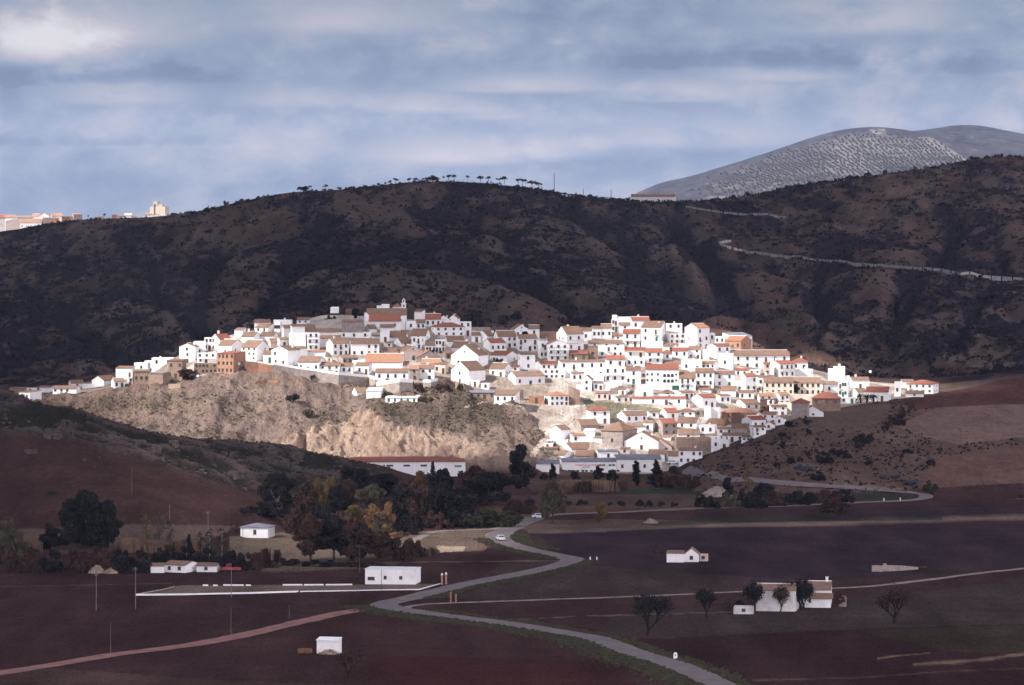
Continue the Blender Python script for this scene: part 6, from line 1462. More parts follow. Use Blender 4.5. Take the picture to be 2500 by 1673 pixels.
tw, tg = batch(0, 480, .19633, [(1855,2095,118,125,330,'f',-22,'y','-','0','',dict(D=3400,opt='X',deep=12,name='tower_block',cat='tower',label='tall cream stepped tower block standing above the far hilltop town',group='houses of the far hilltop town'))])[0]
w_, h_, d_ = tg['w'], tg['h'], tg['d']; m_ = tg['mpp']*.19633
mb = MB(); mb.box(-w_*.30, -w_*.02, .4, d_*.7, h_-.5, h_+62*m_); mb.box(-w_*.02+.003, w_*.30, .8, d_*.7, h_-.5, h_+28*m_); mb.build('upper_tower', M['y'], tw)
mb = MB(); mb.box(-w_*.22, -w_*.14, -.08, .39, h_*.35, h_+30*m_); mb.build('stair_window', M['win'], tw)
batch(1300, 280, .25608, [(940,1372,758,783,862,'g',-4,'w','t','5x1','',dict(D=2705,opt='XFN',deep=8,depth=9,name='farmstead',cat='farmhouse',label='long white farmstead with brown roof on the saddle skyline',group='saddle buildings')),
                          (1780,1840,770,775,822,'f',0,'w','-','0','',dict(D=2735,opt='X',deep=5,name='hut',cat='hut',label='small pale box on the skyline right of the saddle farmstead',group='saddle buildings'))])
batch(1850, 280, .27742, [(1655,1745,455,463,495,'s',0,'w','w','0','',dict(D=2650,opt='X',deep=3,name='hut',cat='hut',label='tiny white hut on the skyline of the high right hill',group='skyline huts'))])

# ------------------------------------------------------------------ trees
def leafcloud(R, blobs, n, size, flat_=0.0):
    V = np.zeros((n, 4, 3)); bl = np.array(blobs); vol = bl[:, 3] * bl[:, 4] * bl[:, 5]; pr = vol ** 0.8; pr /= pr.sum()
    bi = R.choice(len(bl), n, p=pr); d = R.normal(size=(n, 3)); d /= np.linalg.norm(d, axis=1)[:, None]
    r = R.rand(n) ** 0.38; c = bl[bi, :3] + d * r[:, None] * bl[bi, 3:6]
    a = R.normal(size=(n, 3)); a /= np.linalg.norm(a, axis=1)[:, None]; b = np.cross(a, R.normal(size=(n, 3))); b /= np.linalg.norm(b, axis=1)[:, None]
    s = size * (0.55 + 0.9 * R.rand(n))[:, None]; e = 0.65
    V[:, 0] = c - a * s - b * s * e * .4; V[:, 1] = c + a * s * .3 - b * s * e; V[:, 2] = c + a * s + b * s * e * .4; V[:, 3] = c - a * s * .3 + b * s * e
    return V.reshape(-1, 3), np.arange(n * 4).reshape(n, 4)
PROTO = {}
def proto(kind, k):
    key = (kind, k)
    if key in PROTO: return PROTO[key]
    R = np.random.RandomState(hash(kind) % 1000 * 0 + sum(map(ord, kind)) * 7 + k); rr = random.Random(sum(map(ord, kind)) * 13 + k)
    tr = MB(); bl = []
    if kind == 'round':      # broad dense crown, short trunk; height 10, half width 5
        for i in range(34):
            a = rr.uniform(0, 6.28); q = rr.random() ** .5; z = rr.uniform(0.9, 8.6); wz = math.sqrt(max(0.05, 1 - ((z - 4.6) / 5.2) ** 2))
            bl.append((math.cos(a) * 3.9 * q * wz, math.sin(a) * 3.9 * q * wz, z, *[rr.uniform(.8, 1.7)] * 2, rr.uniform(.7, 1.5)))
        n, sz = 7000, .28; tr.tube((0, 0, -.5), (0, 0, 3.5), .35, .22)
        for i in range(5): a = i * 1.26; tr.tube((0, 0, 2.2), (math.cos(a) * 2.4, math.sin(a) * 2.4, 5.5), .16, .05)
    elif kind == 'tall':     # tall irregular oval; height 10, half width 2.6
        for i in range(24):
            a = rr.uniform(0, 6.28); q = rr.random() ** .5; z = rr.uniform(1.4, 9.2); wz = math.sin(math.pi * min(1, max(0.08, (z + .6) / 10.4))) ** .6
            bl.append((math.cos(a) * 2.0 * q * wz, math.sin(a) * 2.0 * q * wz, z, *[rr.uniform(.65, 1.2)] * 2, rr.uniform(.8, 1.4)))
        n, sz = 4200, .26; tr.tube((0, 0, -.5), (0.1, 0, 8), .22, .05)
        for i in range(6): a = i * 2.1; tr.tube((0, 0, 2 + i * .8), (math.cos(a) * 1.3, math.sin(a) * 1.3, 3.6 + i * .9), .08, .03)
    elif kind == 'cypress':
        for i in range(18):
            z = .8 + i * .5; w = .95 * math.sin(math.pi * min(.97, (i + 1.6) / 20)) ** .5; bl.append((rr.uniform(-.3, .3), rr.uniform(-.3, .3), z, w, w, .6))
        n, sz = 2200, .2; tr.tube((0, 0, -.5), (0, 0, 7), .16, .04)
    elif kind == 'conifer':
        for i in range(20):
            z = .8 + i * .44; w = 2.3 * (1 - (i / 21) ** 1.3) + .3; a = rr.uniform(0, 6.28); bl.append((math.cos(a) * w * .35, math.sin(a) * w * .35, z, w * .75, w * .75, .55))
        n, sz = 3400, .26; tr.tube((0, 0, -.5), (0, 0, 9), .25, .04)
    elif kind == 'sparse':   # wispy poplar
        for i in range(16):
            z = 2.5 + i * .45; a = rr.uniform(0, 6.28); bl.append((math.cos(a) * .8, math.sin(a) * .8, z, .7, .7, .7))
        n, sz = 650, .16; tr.tube((0, 0, -.5), (.1, .1, 9.4), .14, .03)
        for i in range(9): a = i * 2.4; tr.tube((0, 0, 2.5 + i * .7), (math.cos(a) * 1.0, math.sin(a) * 1.0, 4 + i * .7), .05, .015, 4)
    elif kind == 'oak':      # small skyline oak, lifted crown; height 5, half width 2.6
        for i in range(9):
            a = rr.uniform(0, 6.28); q = rr.random() ** .5; bl.append((math.cos(a) * 1.9 * q, math.sin(a) * 1.9 * q, rr.uniform(2.9, 4.2), rr.uniform(.6, 1.0), rr.uniform(.6, 1.0), rr.uniform(.4, .7)))
        n, sz = 420, .26; tr.tube((0, 0, -.6), (.1, 0, 2.6), .2, .13)
        for i in range(3): a = i * 2.1; tr.tube((0.1, 0, 2.0), (math.cos(a) * 1.2, math.sin(a) * 1.2, 3.4), .1, .04, 5)
    elif kind == 'bush':     # height 3, half width 2.2
        for i in range(10):
            a = rr.uniform(0, 6.28); q = rr.random() ** .5; bl.append((math.cos(a) * 1.5 * q, math.sin(a) * 1.5 * q, rr.uniform(.3, 2.1) * (1.1 - .4 * q), rr.uniform(.5, .9), rr.uniform(.5, .9), rr.uniform(.4, .8)))
        n, sz = 620, .2; tr.tube((0, 0, -.3), (0, 0, 1), .1, .05, 5)
    elif kind == 'thicket':  # height 5, half width 4
        for i in range(22):
            x = rr.uniform(-3.4, 3.4); bl.append((x, rr.uniform(-1.4, 1.4), rr.uniform(.3, 4.1) * (1 - abs(x) / 9), rr.uniform(.6, 1.2), rr.uniform(.6, 1.2), rr.uniform(.6, 1.1)))
        n, sz = 3400, .26
        for i in range(5): x = rr.uniform(-3, 3); tr.tube((x, 0, -.3), (x + rr.uniform(-.5, .5), 0, 3), .08, .03, 5)
    elif kind == 'reeds':
        n, sz = 10, .1; bl = [(0, 0, 1, .3, .3, .3)]
    V, F = leafcloud(R, bl, n, sz)
    if kind == 'reeds':
        V = []; F = []
        for i in range(700):
            x = R.normal() * 1.5; y = R.normal() * .8; h = 3.0 * R.uniform(.5, 1.0); dx = R.normal() * .25; w = .035 + R.rand() * .03; b = len(V)
            V += [(x - w, y, -.2), (x + w, y, -.2), (x + dx + w, y + R.normal() * .1, h), (x + dx - w, y, h)]; F.append((b, b + 1, b + 2, b + 3))
        V = np.array(V); F = np.array(F)
    dims = {'round': (10, 5), 'tall': (10, 2.6), 'cypress': (10, 1.15), 'conifer': (10, 2.6), 'sparse': (9.8, 1.4), 'oak': (4.8, 2.7), 'bush': (2.8, 2.2), 'thicket': (5, 4.2), 'reeds': (3, 3)}[kind]
    PROTO[key] = (fastmesh('crown', V, F, [M['lf_dark']]), tr.data('trunk', [M['bark']]) if tr.v else None, dims)
    return PROTO[key]
KNAME = {'round': 'broadleaf_tree', 'tall': 'poplar_tree', 'cypress': 'cypress_tree', 'conifer': 'conifer_tree', 'sparse': 'sparse_poplar', 'oak': 'oak_tree', 'bush': 'bush', 'thicket': 'thicket', 'reeds': 'reed_clump'}
KCAT = {'bush': 'bush', 'thicket': 'thicket', 'reeds': 'reeds'}
def tree(px, yb, yt, hw, kind, mat, label, y0=650, y1=3400, group=None, D=None, var=None, small=False, bark=None, p=None):
    k = (var if var is not None else int(px * 3 + yb)) % (3 if kind != 'oak' else 4); cm_, tm_, (ph, pw) = proto(kind, k)
    if p is None: p = hit(px, yb, y0, y1) if D is None else Vector(P(px, yb, D))
    m = K * p.y; sz = (yb - yt) * m / ph; sx = hw * m / pw; rz = random.Random(int(px * 11 + yb)).uniform(0, 6.28) if kind not in ('thicket',) else random.Random(int(px)).uniform(-.5, .5)
    nm = KNAME[kind]
    if small or tm_ is None:
        o = link(nm, cm_, None, p, rz, (sx, sx, sz)); c = o
        tag(o, label, KCAT.get(kind, 'tree'), group)
    else:
        o = empty(nm, p, rz); o.scale = (sx, sx, sz); tag(o, label, KCAT.get(kind, 'tree'), group)
        c = link('crown', cm_, o); t_ = link('trunk' if kind not in ('bush', 'thicket') else 'stem', tm_, o)
        if bark: t_.material_slots[0].link = 'OBJECT'; t_.material_slots[0].material = M[bark]
    c.material_slots[0].link = 'OBJECT'; c.material_slots[0].material = M[mat]
    return o
def trees(ox, oy, s, rows, wm=1.0, **kw):
    for x, yt, yb, w, kind, mat, label, *rest in rows:
        k2 = dict(kw); 
        if rest: k2.update(rest[0])
        tree(ox + x * s, oy + yb * s, oy + yt * s, w * s / 2 * wm, kind, mat, label, **k2)
# central grove
GROVE = ([
 (255,90,450,260,'round','lf_dark','big dark tree with pale trunks at the left end of the grove',dict(bark='barkp')), (130,340,460,220,'thicket','lf_dark','dark low thicket left of the pale-trunked tree'),
 (350,340,500,110,'bush','lf_brown','brownish shrub between the pale-trunked tree and the dark poplars'),
 (480,190,490,210,'tall','lf_brown','dark brown poplar behind the front grove, left'), (590,150,470,110,'tall','lf_yellow','yellowish poplar, left one of two in the grove'),
 (690,130,470,110,'tall','lf_yellow','taller yellowish poplar, right one of two in the grove'), (760,210,480,180,'round','lf_dark','dark round tree behind the yellowish poplars'),
 (840,150,470,170,'tall','lf_brown','russet-brown tall tree in the middle of the grove'), (900,60,330,330,'round','lf_dark','dark mass on the knoll above the grove middle',dict(y0=1120)), (1090,110,330,320,'round','lf_dark','dark bluish tree on the knoll right of the grove middle',dict(y0=1120)),
 (1010,190,500,230,'round','lf_olive','grey-olive feathery tree in the grove centre'), (880,370,540,130,'tall','lf_yellow','low yellow tree below the grey-olive one'),
 (1165,340,620,100,'tall','lf_orange','bright orange poplar, brightest of the grove'), (1050,365,600,140,'tall','lf_orange','dull orange tree left of the brightest one',dict(var=1)),
 (1270,190,560,210,'round','lf_dark','dark bluish tree right of the brightest orange poplar'), (1420,95,330,150,'tall','lf_orange','rusty orange tree top behind the pale-trunked sapling',dict(y0=1100)),
 (1485,230,555,130,'sparse','lf_dark','grey sapling with a single white trunk',dict(bark='barkp')), (1400,200,560,190,'round','lf_brown','dark brown tree left of the white-trunked sapling'),
 (1515,30,560,90,'tall','lf_dark','slim dark tree rising before the long red-roofed warehouse'), (1610,60,350,170,'round','lf_dark','dark tree crown against the red-roofed warehouse wall'),
 (1640,170,545,200,'round','lf_dark','dark tree right of the white-trunked sapling',dict(var=2)), (1760,200,550,240,'round','lf_dark','broad dark tree near the road, grove right end',dict(var=0)), (1850,40,330,220,'round','lf_brown','reddish dark tree behind the blackest one',dict(y0=1100)),
 (1985,95,385,330,'round','lf_dark','blackest widest tree at the grove right end'), (2010,380,560,420,'thicket','lf_green','long green-brown thicket along the upper road bend'), (2240,330,450,230,'thicket','lf_brown','brown hedge above the upper road bend'),
 (530,470,830,250,'round','lf_brown','dark front tree at the left of the grove',dict(bark='bark')), (720,470,830,280,'round','lf_dark','largest dark front tree of the grove'), (900,500,840,270,'round','lf_brown','brown front tree right of the largest one'),
 (1080,590,835,250,'round','lf_brown','front tree with yellowish top under the orange poplar'), (1240,600,830,260,'thicket','lf_brown','rusty brown bushes at the front right of the grove'), (1380,630,800,190,'thicket','lf_brown','low rusty bush tapering to the sandy patch'),
 (1400,700,800,190,'thicket','lf_olive','olive-yellow reeds left of the sandy patch'), (1520,710,790,110,'bush','lf_olive','last small bush touching the sandy patch'), (1160,560,700,160,'bush','lf_orange','glowing orange shrub under the brightest poplar'),
 (1290,570,640,90,'bush','lf_olive','pale shrub right under the brightest poplar'), (300,800,870,260,'thicket','lf_brown','reddish low growth before the grove, left'), (640,820,880,340,'thicket','lf_dark','dark undergrowth at the feet of front trees'), (980,820,880,300,'thicket','lf_brown','brown undergrowth at the feet of front trees'),
 (1870,80,200,170,'round','lf_brown','red-brown crown at the right end of the red warehouse',dict(y0=1150)),
])
trees(600, 1120, .29876, GROVE, wm=1.25)
trees(600, 1120, .29876, [(430,330,640,260,'thicket','lf_brown','brown brush filling the gap left of the front grove'), (640,330,560,260,'thicket','lf_dark','dark brush behind the largest front tree'), (830,400,600,240,'thicket','lf_brown','russet brush in the grove heart'), (1330,420,620,260,'thicket','lf_dark','dark brush under the rusty tree top'), (1560,400,570,260,'thicket','lf_brown','brown brush under the slim dark tree'), (1740,420,560,260,'thicket','lf_dark','dark brush at the grove right end'), (1130,420,620,200,'thicket','lf_olive','olive brush right behind the brightest poplar'), (210,330,480,240,'thicket','lf_dark','dark brush under the pale-trunked tree')])
# left side
trees(0, 1100, .29876, [
 (735,295,830,470,'round','lf_dark','huge dark eucalyptus standing alone at far left',dict(var=2)), (600,380,830,280,'round','lf_dark','second dark crown fused with the huge eucalyptus, left side',dict(var=0)), (890,400,810,240,'round','lf_dark','third dark crown fused with the huge eucalyptus, right side',dict(var=0)),
 (420,600,830,200,'tall','lf_dark','dark tree at the left foot of the huge eucalyptus'), (60,540,900,190,'round','lf_olive','olive-brown tree cut by the left picture edge'), (150,650,900,170,'tall','lf_olive','olive tree second from the left edge'),
 (60,740,1000,260,'thicket','lf_brown','brown thicket at the left edge'), (250,770,1000,260,'thicket','lf_brown','brown thicket under the olive tree'), (430,790,1000,240,'thicket','lf_dark','dark thicket below the huge eucalyptus, left'), (620,760,1000,260,'thicket','lf_brown','tawny thicket below the huge eucalyptus, middle'),
 (820,740,1000,260,'thicket','lf_brown','tawny thicket below the huge eucalyptus, right'), (1000,760,1000,240,'thicket','lf_dark','dark thicket above the gravel mounds'), (1150,800,1000,200,'thicket','lf_dark','dark thicket left of the white farmhouse'),
 (1330,780,925,230,'thicket','lf_dark','dark bushes behind the farmhouse left end',dict(y0=955)), (1520,770,925,240,'thicket','lf_dark','dark bushes behind the farmhouse roof',dict(y0=955)), (1700,780,935,230,'thicket','lf_dark','dark bushes behind the farm annex',dict(y0=955)), (1900,780,985,260,'thicket','lf_dark','darkest bush right of the red pickup'), (2030,820,980,160,'thicket','lf_brown','brown bush at the right end of the farm thicket'),
 (1195,520,830,90,'sparse','lf_yellow','wispy yellowish poplar, left one'), (1300,530,820,110,'sparse','lf_olive','wispy olive poplar right of the yellowish one'), (1550,680,880,60,'tall','lf_dark','slim dark sapling behind the farmhouse'), (1640,660,860,60,'sparse','lf_dark','faint sapling behind the farmhouse, right'),
 (1712,640,905,90,'sparse','lf_green','sapling with curved pale trunk behind the annex',dict(bark='barkp')), (1812,620,900,90,'sparse','lf_green','leaning sapling right of the curved-trunk one',dict(bark='barkp')), (1390,560,830,80,'sparse','lf_olive','pale leafless sapling behind the farm'),
 (2170,800,960,90,'reeds','lf_brown','brown reed clump, left one right of the farm'), (2265,810,945,90,'reeds','lf_brown','brown reed clump nearest the sunlit field'), (2100,830,975,80,'reeds','lf_brown','brown reed clump touching the farm thicket'),
 (1060,720,830,150,'reeds','reed','tan reeds right of the huge eucalyptus'), (1260,740,840,150,'reeds','reed','tan reeds left of the yellowish poplar'), (1440,740,830,150,'reeds','reed','tan reeds behind the farmhouse roof'), (1600,730,820,120,'reeds','reed','tan reeds left of the curved-trunk sapling'), (230,720,850,170,'reeds','reed','tan reeds between the left olive trees'),
 (430,320,370,90,'bush','lf_green','small green bush on the brown hill field'), (1990,470,520,160,'thicket','lf_dark','low dark bush at the ploughed field corner'), (2240,900,960,140,'thicket','lf_olive','tawny grass clump near the sunlit barn'),
])
# in front of the warehouses and along the upper road
trees(1200, 1100, .29876, [
 (250,-58,330,235,'tall','lf_dark','tall black tree standing alone before the village foot',dict(var=1)), (500,215,600,270,'round','lf_olive','olive-green round tree beside the upper road',dict(var=0)), (890,415,580,115,'tall','lf_yellow','small yellow-brown tree alone in the field'),
 (1183,78,295,75,'cypress','lf_dark','narrow dark cypress before the white warehouse'), (1345,66,305,160,'conifer','lf_dark','broad dark conifer before the white warehouse'), (500,105,250,70,'tall','lf_dark','dark sapling at the left end of the lettered warehouse'),
 (680,165,275,90,'tall','lf_dark','thin sapling before the lettered warehouse sign'), (878,125,250,100,'tall','lf_dark','dark bushy tree before the lettered warehouse'), (985,150,285,110,'tall','lf_dark','dark tree at the warehouse joint'), (430,170,250,80,'bush','lf_dark','dark bush left of the dark sapling'),
 (650,240,335,200,'reeds','reed','tan reeds below the lettered warehouse, left'), (880,240,335,230,'reeds','reed','tan reeds below the lettered warehouse, right'), (760,250,340,200,'reeds','lf_brown','brown reeds between the tan ones'), (1060,250,330,140,'reeds','lf_brown','brown reeds left of the narrow cypress'),
 (1480,110,300,280,'thicket','lf_brown','rusty brown bank of brush right of the conifer'), (1620,170,310,170,'thicket','lf_brown','lower rusty brush below the parked cars'),
 (740,385,450,110,'bush','lf_dark','dark shrub right of the olive-green tree'), (620,400,450,90,'bush','lf_dark','dark shrub touching the olive-green tree'), (970,405,455,50,'bush','lf_dark','small shrub after the yellow-brown tree'),
 (1058,385,462,80,'bush','lf_dark','round shrub first in the dark row'), (1213,385,462,80,'bush','lf_dark','round shrub second in the dark row'), (1285,385,462,80,'bush','lf_dark','round shrub third in the dark row'), (1390,395,462,80,'bush','lf_dark','round shrub fourth in the dark row'), (1492,405,462,70,'bush','lf_dark','round shrub fifth in the dark row'),
 (320,375,450,130,'bush','lf_dark','dark shrub left of the olive-green tree trunk'), (200,390,460,160,'thicket','lf_brown','brown shrubs under the tall black tree'), (1330,760,860,60,'sparse','lf_brown','tiny bare sapling left of the small field farm'),
 (1760,340,470,230,'thicket','lf_dark','dark hedge start at the upper road'), (1960,320,470,230,'thicket','lf_olive','olive-brown hedge part with a spindly tree'), (2140,330,470,230,'thicket','lf_dark','dark hedge part right of the olive-brown one'), (1930,210,400,110,'tall','lf_dark','dark tree rising over the hedge start'),
 (2100,100,340,110,'sparse','lf_yellow','spindly yellowish tree rising from the hedge'), (2220,260,400,200,'round','lf_dark','dark rounded tree inside the hedge'),
])
trees(1800, 1100, .36534, [
 (60,250,382,190,'thicket','lf_dark','hedge stretch right of the spindly tree'), (230,255,372,200,'thicket','lf_brown','brownish hedge stretch in the middle'), (420,245,365,220,'thicket','lf_dark','dark hedge stretch before the hairpin'), (600,240,350,210,'thicket','lf_brown','brown hedge stretch before the hairpin'), (710,250,350,150,'thicket','lf_dark','hedge end nearest the hairpin'),
 (640,325,450,230,'round','lf_brown','low spreading dark tree below the hedge',dict(var=0)), (1300,210,300,90,'bush','lf_green','green bush above the hairpin tip'), (680,920,1045,90,'bush','lf_brown','brown bush behind the tiny dark stone hut'),
 (1245,768,792,60,'bush','lf_yellow','yellowish tuft at the end of the ruined wall'),
])
# right hill bushes
trees(1900, 860, .2561, [
 (120,632,715,120,'bush','lf_dark','dark bush by the low wide gable, left one'), (275,610,700,100,'bush','lf_dark','dark bush below the low wide gable, upper'), (300,710,785,80,'bush','lf_dark','dark bush just below the upper gable bush'),
 (40,730,830,110,'bush','lf_dark','dark bush on the brow, first at left'), (48,820,915,110,'bush','lf_dark','dark bush under the first brow bush'), (370,800,850,50,'bush','lf_scrub','small bush alone on the bare slope'),
 (810,755,870,210,'thicket','lf_dark','wide dark thicket in the middle of the right hill'), (760,850,925,130,'bush','lf_dark','dark bush under the wide thicket'), (530,880,1000,120,'bush','lf_dark','tall dark bush left of the wide thicket'), (440,940,1060,180,'thicket','lf_dark','broad dark bush low on the right hill'), (630,910,1010,150,'thicket','lf_scrub','dark bush between the broad ones'),
 (285,920,995,50,'bush','lf_scrub','slim bush left of the broad dark bushes'), (125,960,1065,90,'bush','lf_dark','left bush of the pair on the lower slope'), (205,980,1050,80,'bush','lf_dark','right bush of the pair on the lower slope'), (-10,1010,1120,80,'bush','lf_dark','dark bush at the hill left foot'),
 (1455,1000,1095,110,'bush','lf_dark','dark bush between the two tan fields'), (1250,450,590,130,'sparse','lf_brown','brown hedge tree, top of the diagonal hedge'), (1190,490,640,120,'bush','lf_brown','brown shrub, second down the diagonal hedge'), (1090,560,700,140,'bush','lf_brown','brown shrub, third down the diagonal hedge'), (1020,660,760,90,'bush','lf_dark','dark end of the diagonal hedge'), (1150,580,700,130,'thicket','lf_dark','dark heart of the diagonal hedge'),
 (1000,1150,1215,90,'bush','lf_blue','bluish agave clump above the hairpin road, left'), (1115,1145,1215,120,'bush','lf_blue','bluish agave clump above the hairpin road, middle'), (1280,1190,1280,160,'bush','lf_blue','bluish agave clump above the hairpin road, right'), (1450,1230,1330,150,'thicket','lf_green','green brush at the hairpin tip'),
 (790,1235,1280,50,'bush','lf_scrub','little bush on the pale road cutting'), (250,1060,1130,220,'thicket','lf_blue','bluish brush above the lower road'), (380,1130,1230,150,'thicket','lf_scrub','dark brush above the lower road'), (1230,900,970,120,'bush','lf_scrub','low scrub left of the two tan fields'), (860,1010,1080,90,'bush','lf_scrub','low scrub on the middle slope'),
], y0=1160)
# on and around the village
trees(800, 720, .2134, [
 (1045,975,1105,140,'bush','lf_brown','brown bush over the stone bank, left of two'), (1290,975,1120,150,'bush','lf_brown','brown bush over the stone bank, right of two'), (1390,1000,1110,110,'bush','lf_brown','faded bush on the bank next to the two brown ones'), (1520,1000,1110,100,'bush','lf_brown','dry bush on the bank under biggest gable'),
 (1120,1150,1230,190,'thicket','lf_olive','olive scrub right of the green-door row'), (690,1090,1160,130,'bush','lf_olive','olive scrub between barn and green-door row'), (2250,415,525,120,'round','lf_dark','dark pine beside the crest gable'), (1950,700,780,90,'bush','lf_dark','small dark tree in the red-roof garden'),
 (1215,618,675,90,'bush','lf_dark','dark shrub in the middle terraces'), (320,150,270,110,'round','lf_dark','dark bush left of the church'), (50,210,360,200,'thicket','lf_brown','dry brown growth on the knoll',dict(D=1518)), (1300,630,680,60,'bush','lf_brown','little brown shrub by the shaded three-bay front'),
], y0=1330, y1=1640)
trees(400, 720, .2134, [(265,840,975,230,'round','lf_brown','dry leafless tree under the tan brick base'), (1480,1085,1235,190,'bush','lf_dark','dark round bush on the bare slope, larger one'), (1650,1275,1420,170,'bush','lf_olive','rusty bush on the bare slope below the larger one'), (1700,880,985,90,'bush','lf_dark','dark bush hanging under the retaining wall'), (1200,600,700,300,'thicket','lf_brown','dry brush between roofs, left village')], y0=1330, y1=1640)
trees(1600, 760, .2134, [(1580,830,965,150,'round','lf_brown','brown tree in front of the cream school'), (2160,445,560,120,'round','lf_dark','dark tree above the right end of village',dict(y0=1640,y1=2400)), (1140,1355,1425,130,'bush','lf_dark','dark bush under the lowest red gable'), (1230,1110,1180,130,'bush','lf_dark','dark bush left of the brick skeleton foot'), (1350,905,950,80,'bush','lf_brown','little shrub at the school yard'), (180,1020,1080,100,'bush','lf_olive','garden tree under the green gate',)], y0=1330, y1=1640)

# palms
def palm(px, yb, yt, label):
    p = hit(px, yb, 1330, 1640); h = (yb - yt) * K * p.y; g = empty('palm_tree', p, random.uniform(0, 6)); tag(g, label, 'palm', 'palms at the right end of the village')
    mb = MB(); mb.tube((0, 0, -.5), (0, 0, h * .62), .35, .28, 7); mb.build('trunk', M['bark'], g)
    mb = MB(); R = random.Random(px)
    for i in range(34):
        a = R.uniform(0, 6.28); e = R.uniform(-.5, 1.2); L = R.uniform(2.0, 2.9); prev = Vector((0, 0, h * .62)); w = .28
        for k in range(5):
            t = (k + 1) / 5; q = Vector((math.cos(a) * L * t, math.sin(a) * L * t, h * .62 + math.sin(e) * L * t * .9 - 1.5 * t * t)); n = Vector((-math.sin(a), math.cos(a), 0)) * w * (1 - t * .7)
            n0 = Vector((-math.sin(a), math.cos(a), 0)) * w * (1 - (t - .2) * .7); mb.poly([prev - n0, prev + n0, q + n + Vector((0, 0, -.1)), q - n + Vector((0, 0, -.1))]); prev = q
    mb.build('crown', M['lf_dark'], g)
for px, yb, yt, lb in ((2101, 985, 955, 'leftmost of the three palms'), (2117, 984, 957, 'middle palm of the three'), (2133, 985, 955, 'rightmost of the three palms')): palm(px, yb, yt, 'dark palm, ' + lb)

# bare foreground trees
def bare_tree(px, yb, yt, hw, label, seed, leafm, leafn, lean=0.0, leafy=0.5):
    leafn = int(leafn * 1.15); p = hit(px, yb, 650, 1330); m = K * p.y; h = (yb - yt) * m; R = random.Random(seed); tips = []
    mb = MB()
    def br(a, d, L, r, dep):
        b = a + d * L; mb.tube(a, b, r, r * .7, 6 if dep < 2 else 4)
        if dep >= 1: tips.append((b, dep))
        if dep >= 6: return
        n = 3 if dep < 3 else 2; a0 = R.uniform(0, 6.28)
        for i in range(n):
            an = a0 + i * 6.28 / n + R.uniform(-.5, .5); sp = R.uniform(.55, 1.05) if dep == 0 else R.uniform(.35, .95)
            nd = (d + Vector((math.cos(an) * sp, math.sin(an) * sp, R.uniform(.0, .55)))).normalized(); nd.z = max(nd.z, -.05)
            br(b, nd.normalized(), L * (R.uniform(.75, 1.05) if dep == 0 else R.uniform(.62, .9)), r * .62, dep + 1)
    br(Vector((0, 0, -.3)), Vector((lean, 0, 1)).normalized(), .85, .15, 0)
    xs = [t[0].x for t in tips]; zs = [t[0].z for t in tips]; xs.sort()
    sx = 1.75 * hw * m / (xs[int(len(xs) * .96)] - xs[int(len(xs) * .04)] + .15); szz = h / (max(zs) + .12)
    nr = np.random.RandomState(seed); pts = np.array([[t[0].x, t[0].y, t[0].z] for t in tips if t[1] >= 1])
    c = pts[nr.choice(len(pts), leafn)] + nr.normal(size=(leafn, 3)) * np.array([.24, .24, .34]) * leafy
    sc3 = np.array([sx, sx, szz]); c = c * sc3
    a = nr.normal(size=(leafn, 3)); a /= np.linalg.norm(a, axis=1)[:, None]; b = np.cross(a, nr.normal(size=(leafn, 3))); b /= np.linalg.norm(b, axis=1)[:, None]; s_ = .17 * (0.6 + nr.rand(leafn))[:, None]
    V = np.stack([c - a * s_, c - b * s_ * .6, c + a * s_, c + b * s_ * .6], 1).reshape(-1, 3)
    mb.v = [(x * sx, y * sx, z * szz) for x, y, z in mb.v]
    g = empty('bare_tree', p); tag(g, label, 'tree'); mb.build('trunk', M['barkd'], g)
    link('crown', fastmesh('crown', V, np.arange(leafn * 4).reshape(-1, 4), [M[leafm]]), g)
bare_tree(1578, 1555, 1452, 46, 'thin-leaved dark tree leaning beside the road in the field', 5, 'lf_dark', 2600, .18)
bare_tree(1725, 1509, 1438, 24, 'slender small-leaved tree between the road tree and the old farmhouse', 8, 'lf_dark', 1500)
bare_tree(2184, 1524, 1422, 44, 'reddish nearly leafless tree standing right of the old farmhouse', 12, 'lf_brown', 1500)
bare_tree(849, 1657, 1588, 33, 'reddish bare shrub-like tree right of the foreground hut', 15, 'lf_brown', 900)
for px, yb, yt, hw, lb, sd in ((1843, 1497, 1425, 22, 'dark tree before the left end of the old farmhouse', 21), (1905, 1494, 1432, 16, 'leaning tree before the worn farmhouse wall', 22), (1880, 1480, 1432, 16, 'slim tree touching the worn farmhouse roof', 23),
                               (1930, 1489, 1420, 20, 'tree before the middle of the old farmhouse', 24), (1955, 1490, 1412, 28, 'tallest tree hugging the old farmhouse', 25), (1948, 1486, 1428, 14, 'short dark tree beside the tallest farmhouse one', 26), (1965, 1490, 1428, 20, 'tree at the joint of the two farmhouse blocks', 31)):
    bare_tree(px, yb, yt, hw, lb, sd, 'lf_dark' if sd % 2 else 'lf_brown', 1900, random.Random(sd).uniform(-.2, .2), .8)
trees(1740, 1390, .2134, [(170,330,490,130,'sparse','lf_brown','faint brown sapling left of the roofless pen'), (310,300,470,140,'bush','lf_green','leafy shrub above the roofless pen'), (1440,235,430,110,'tall','lf_brown','brownish tree behind the tiny dark stone hut')])

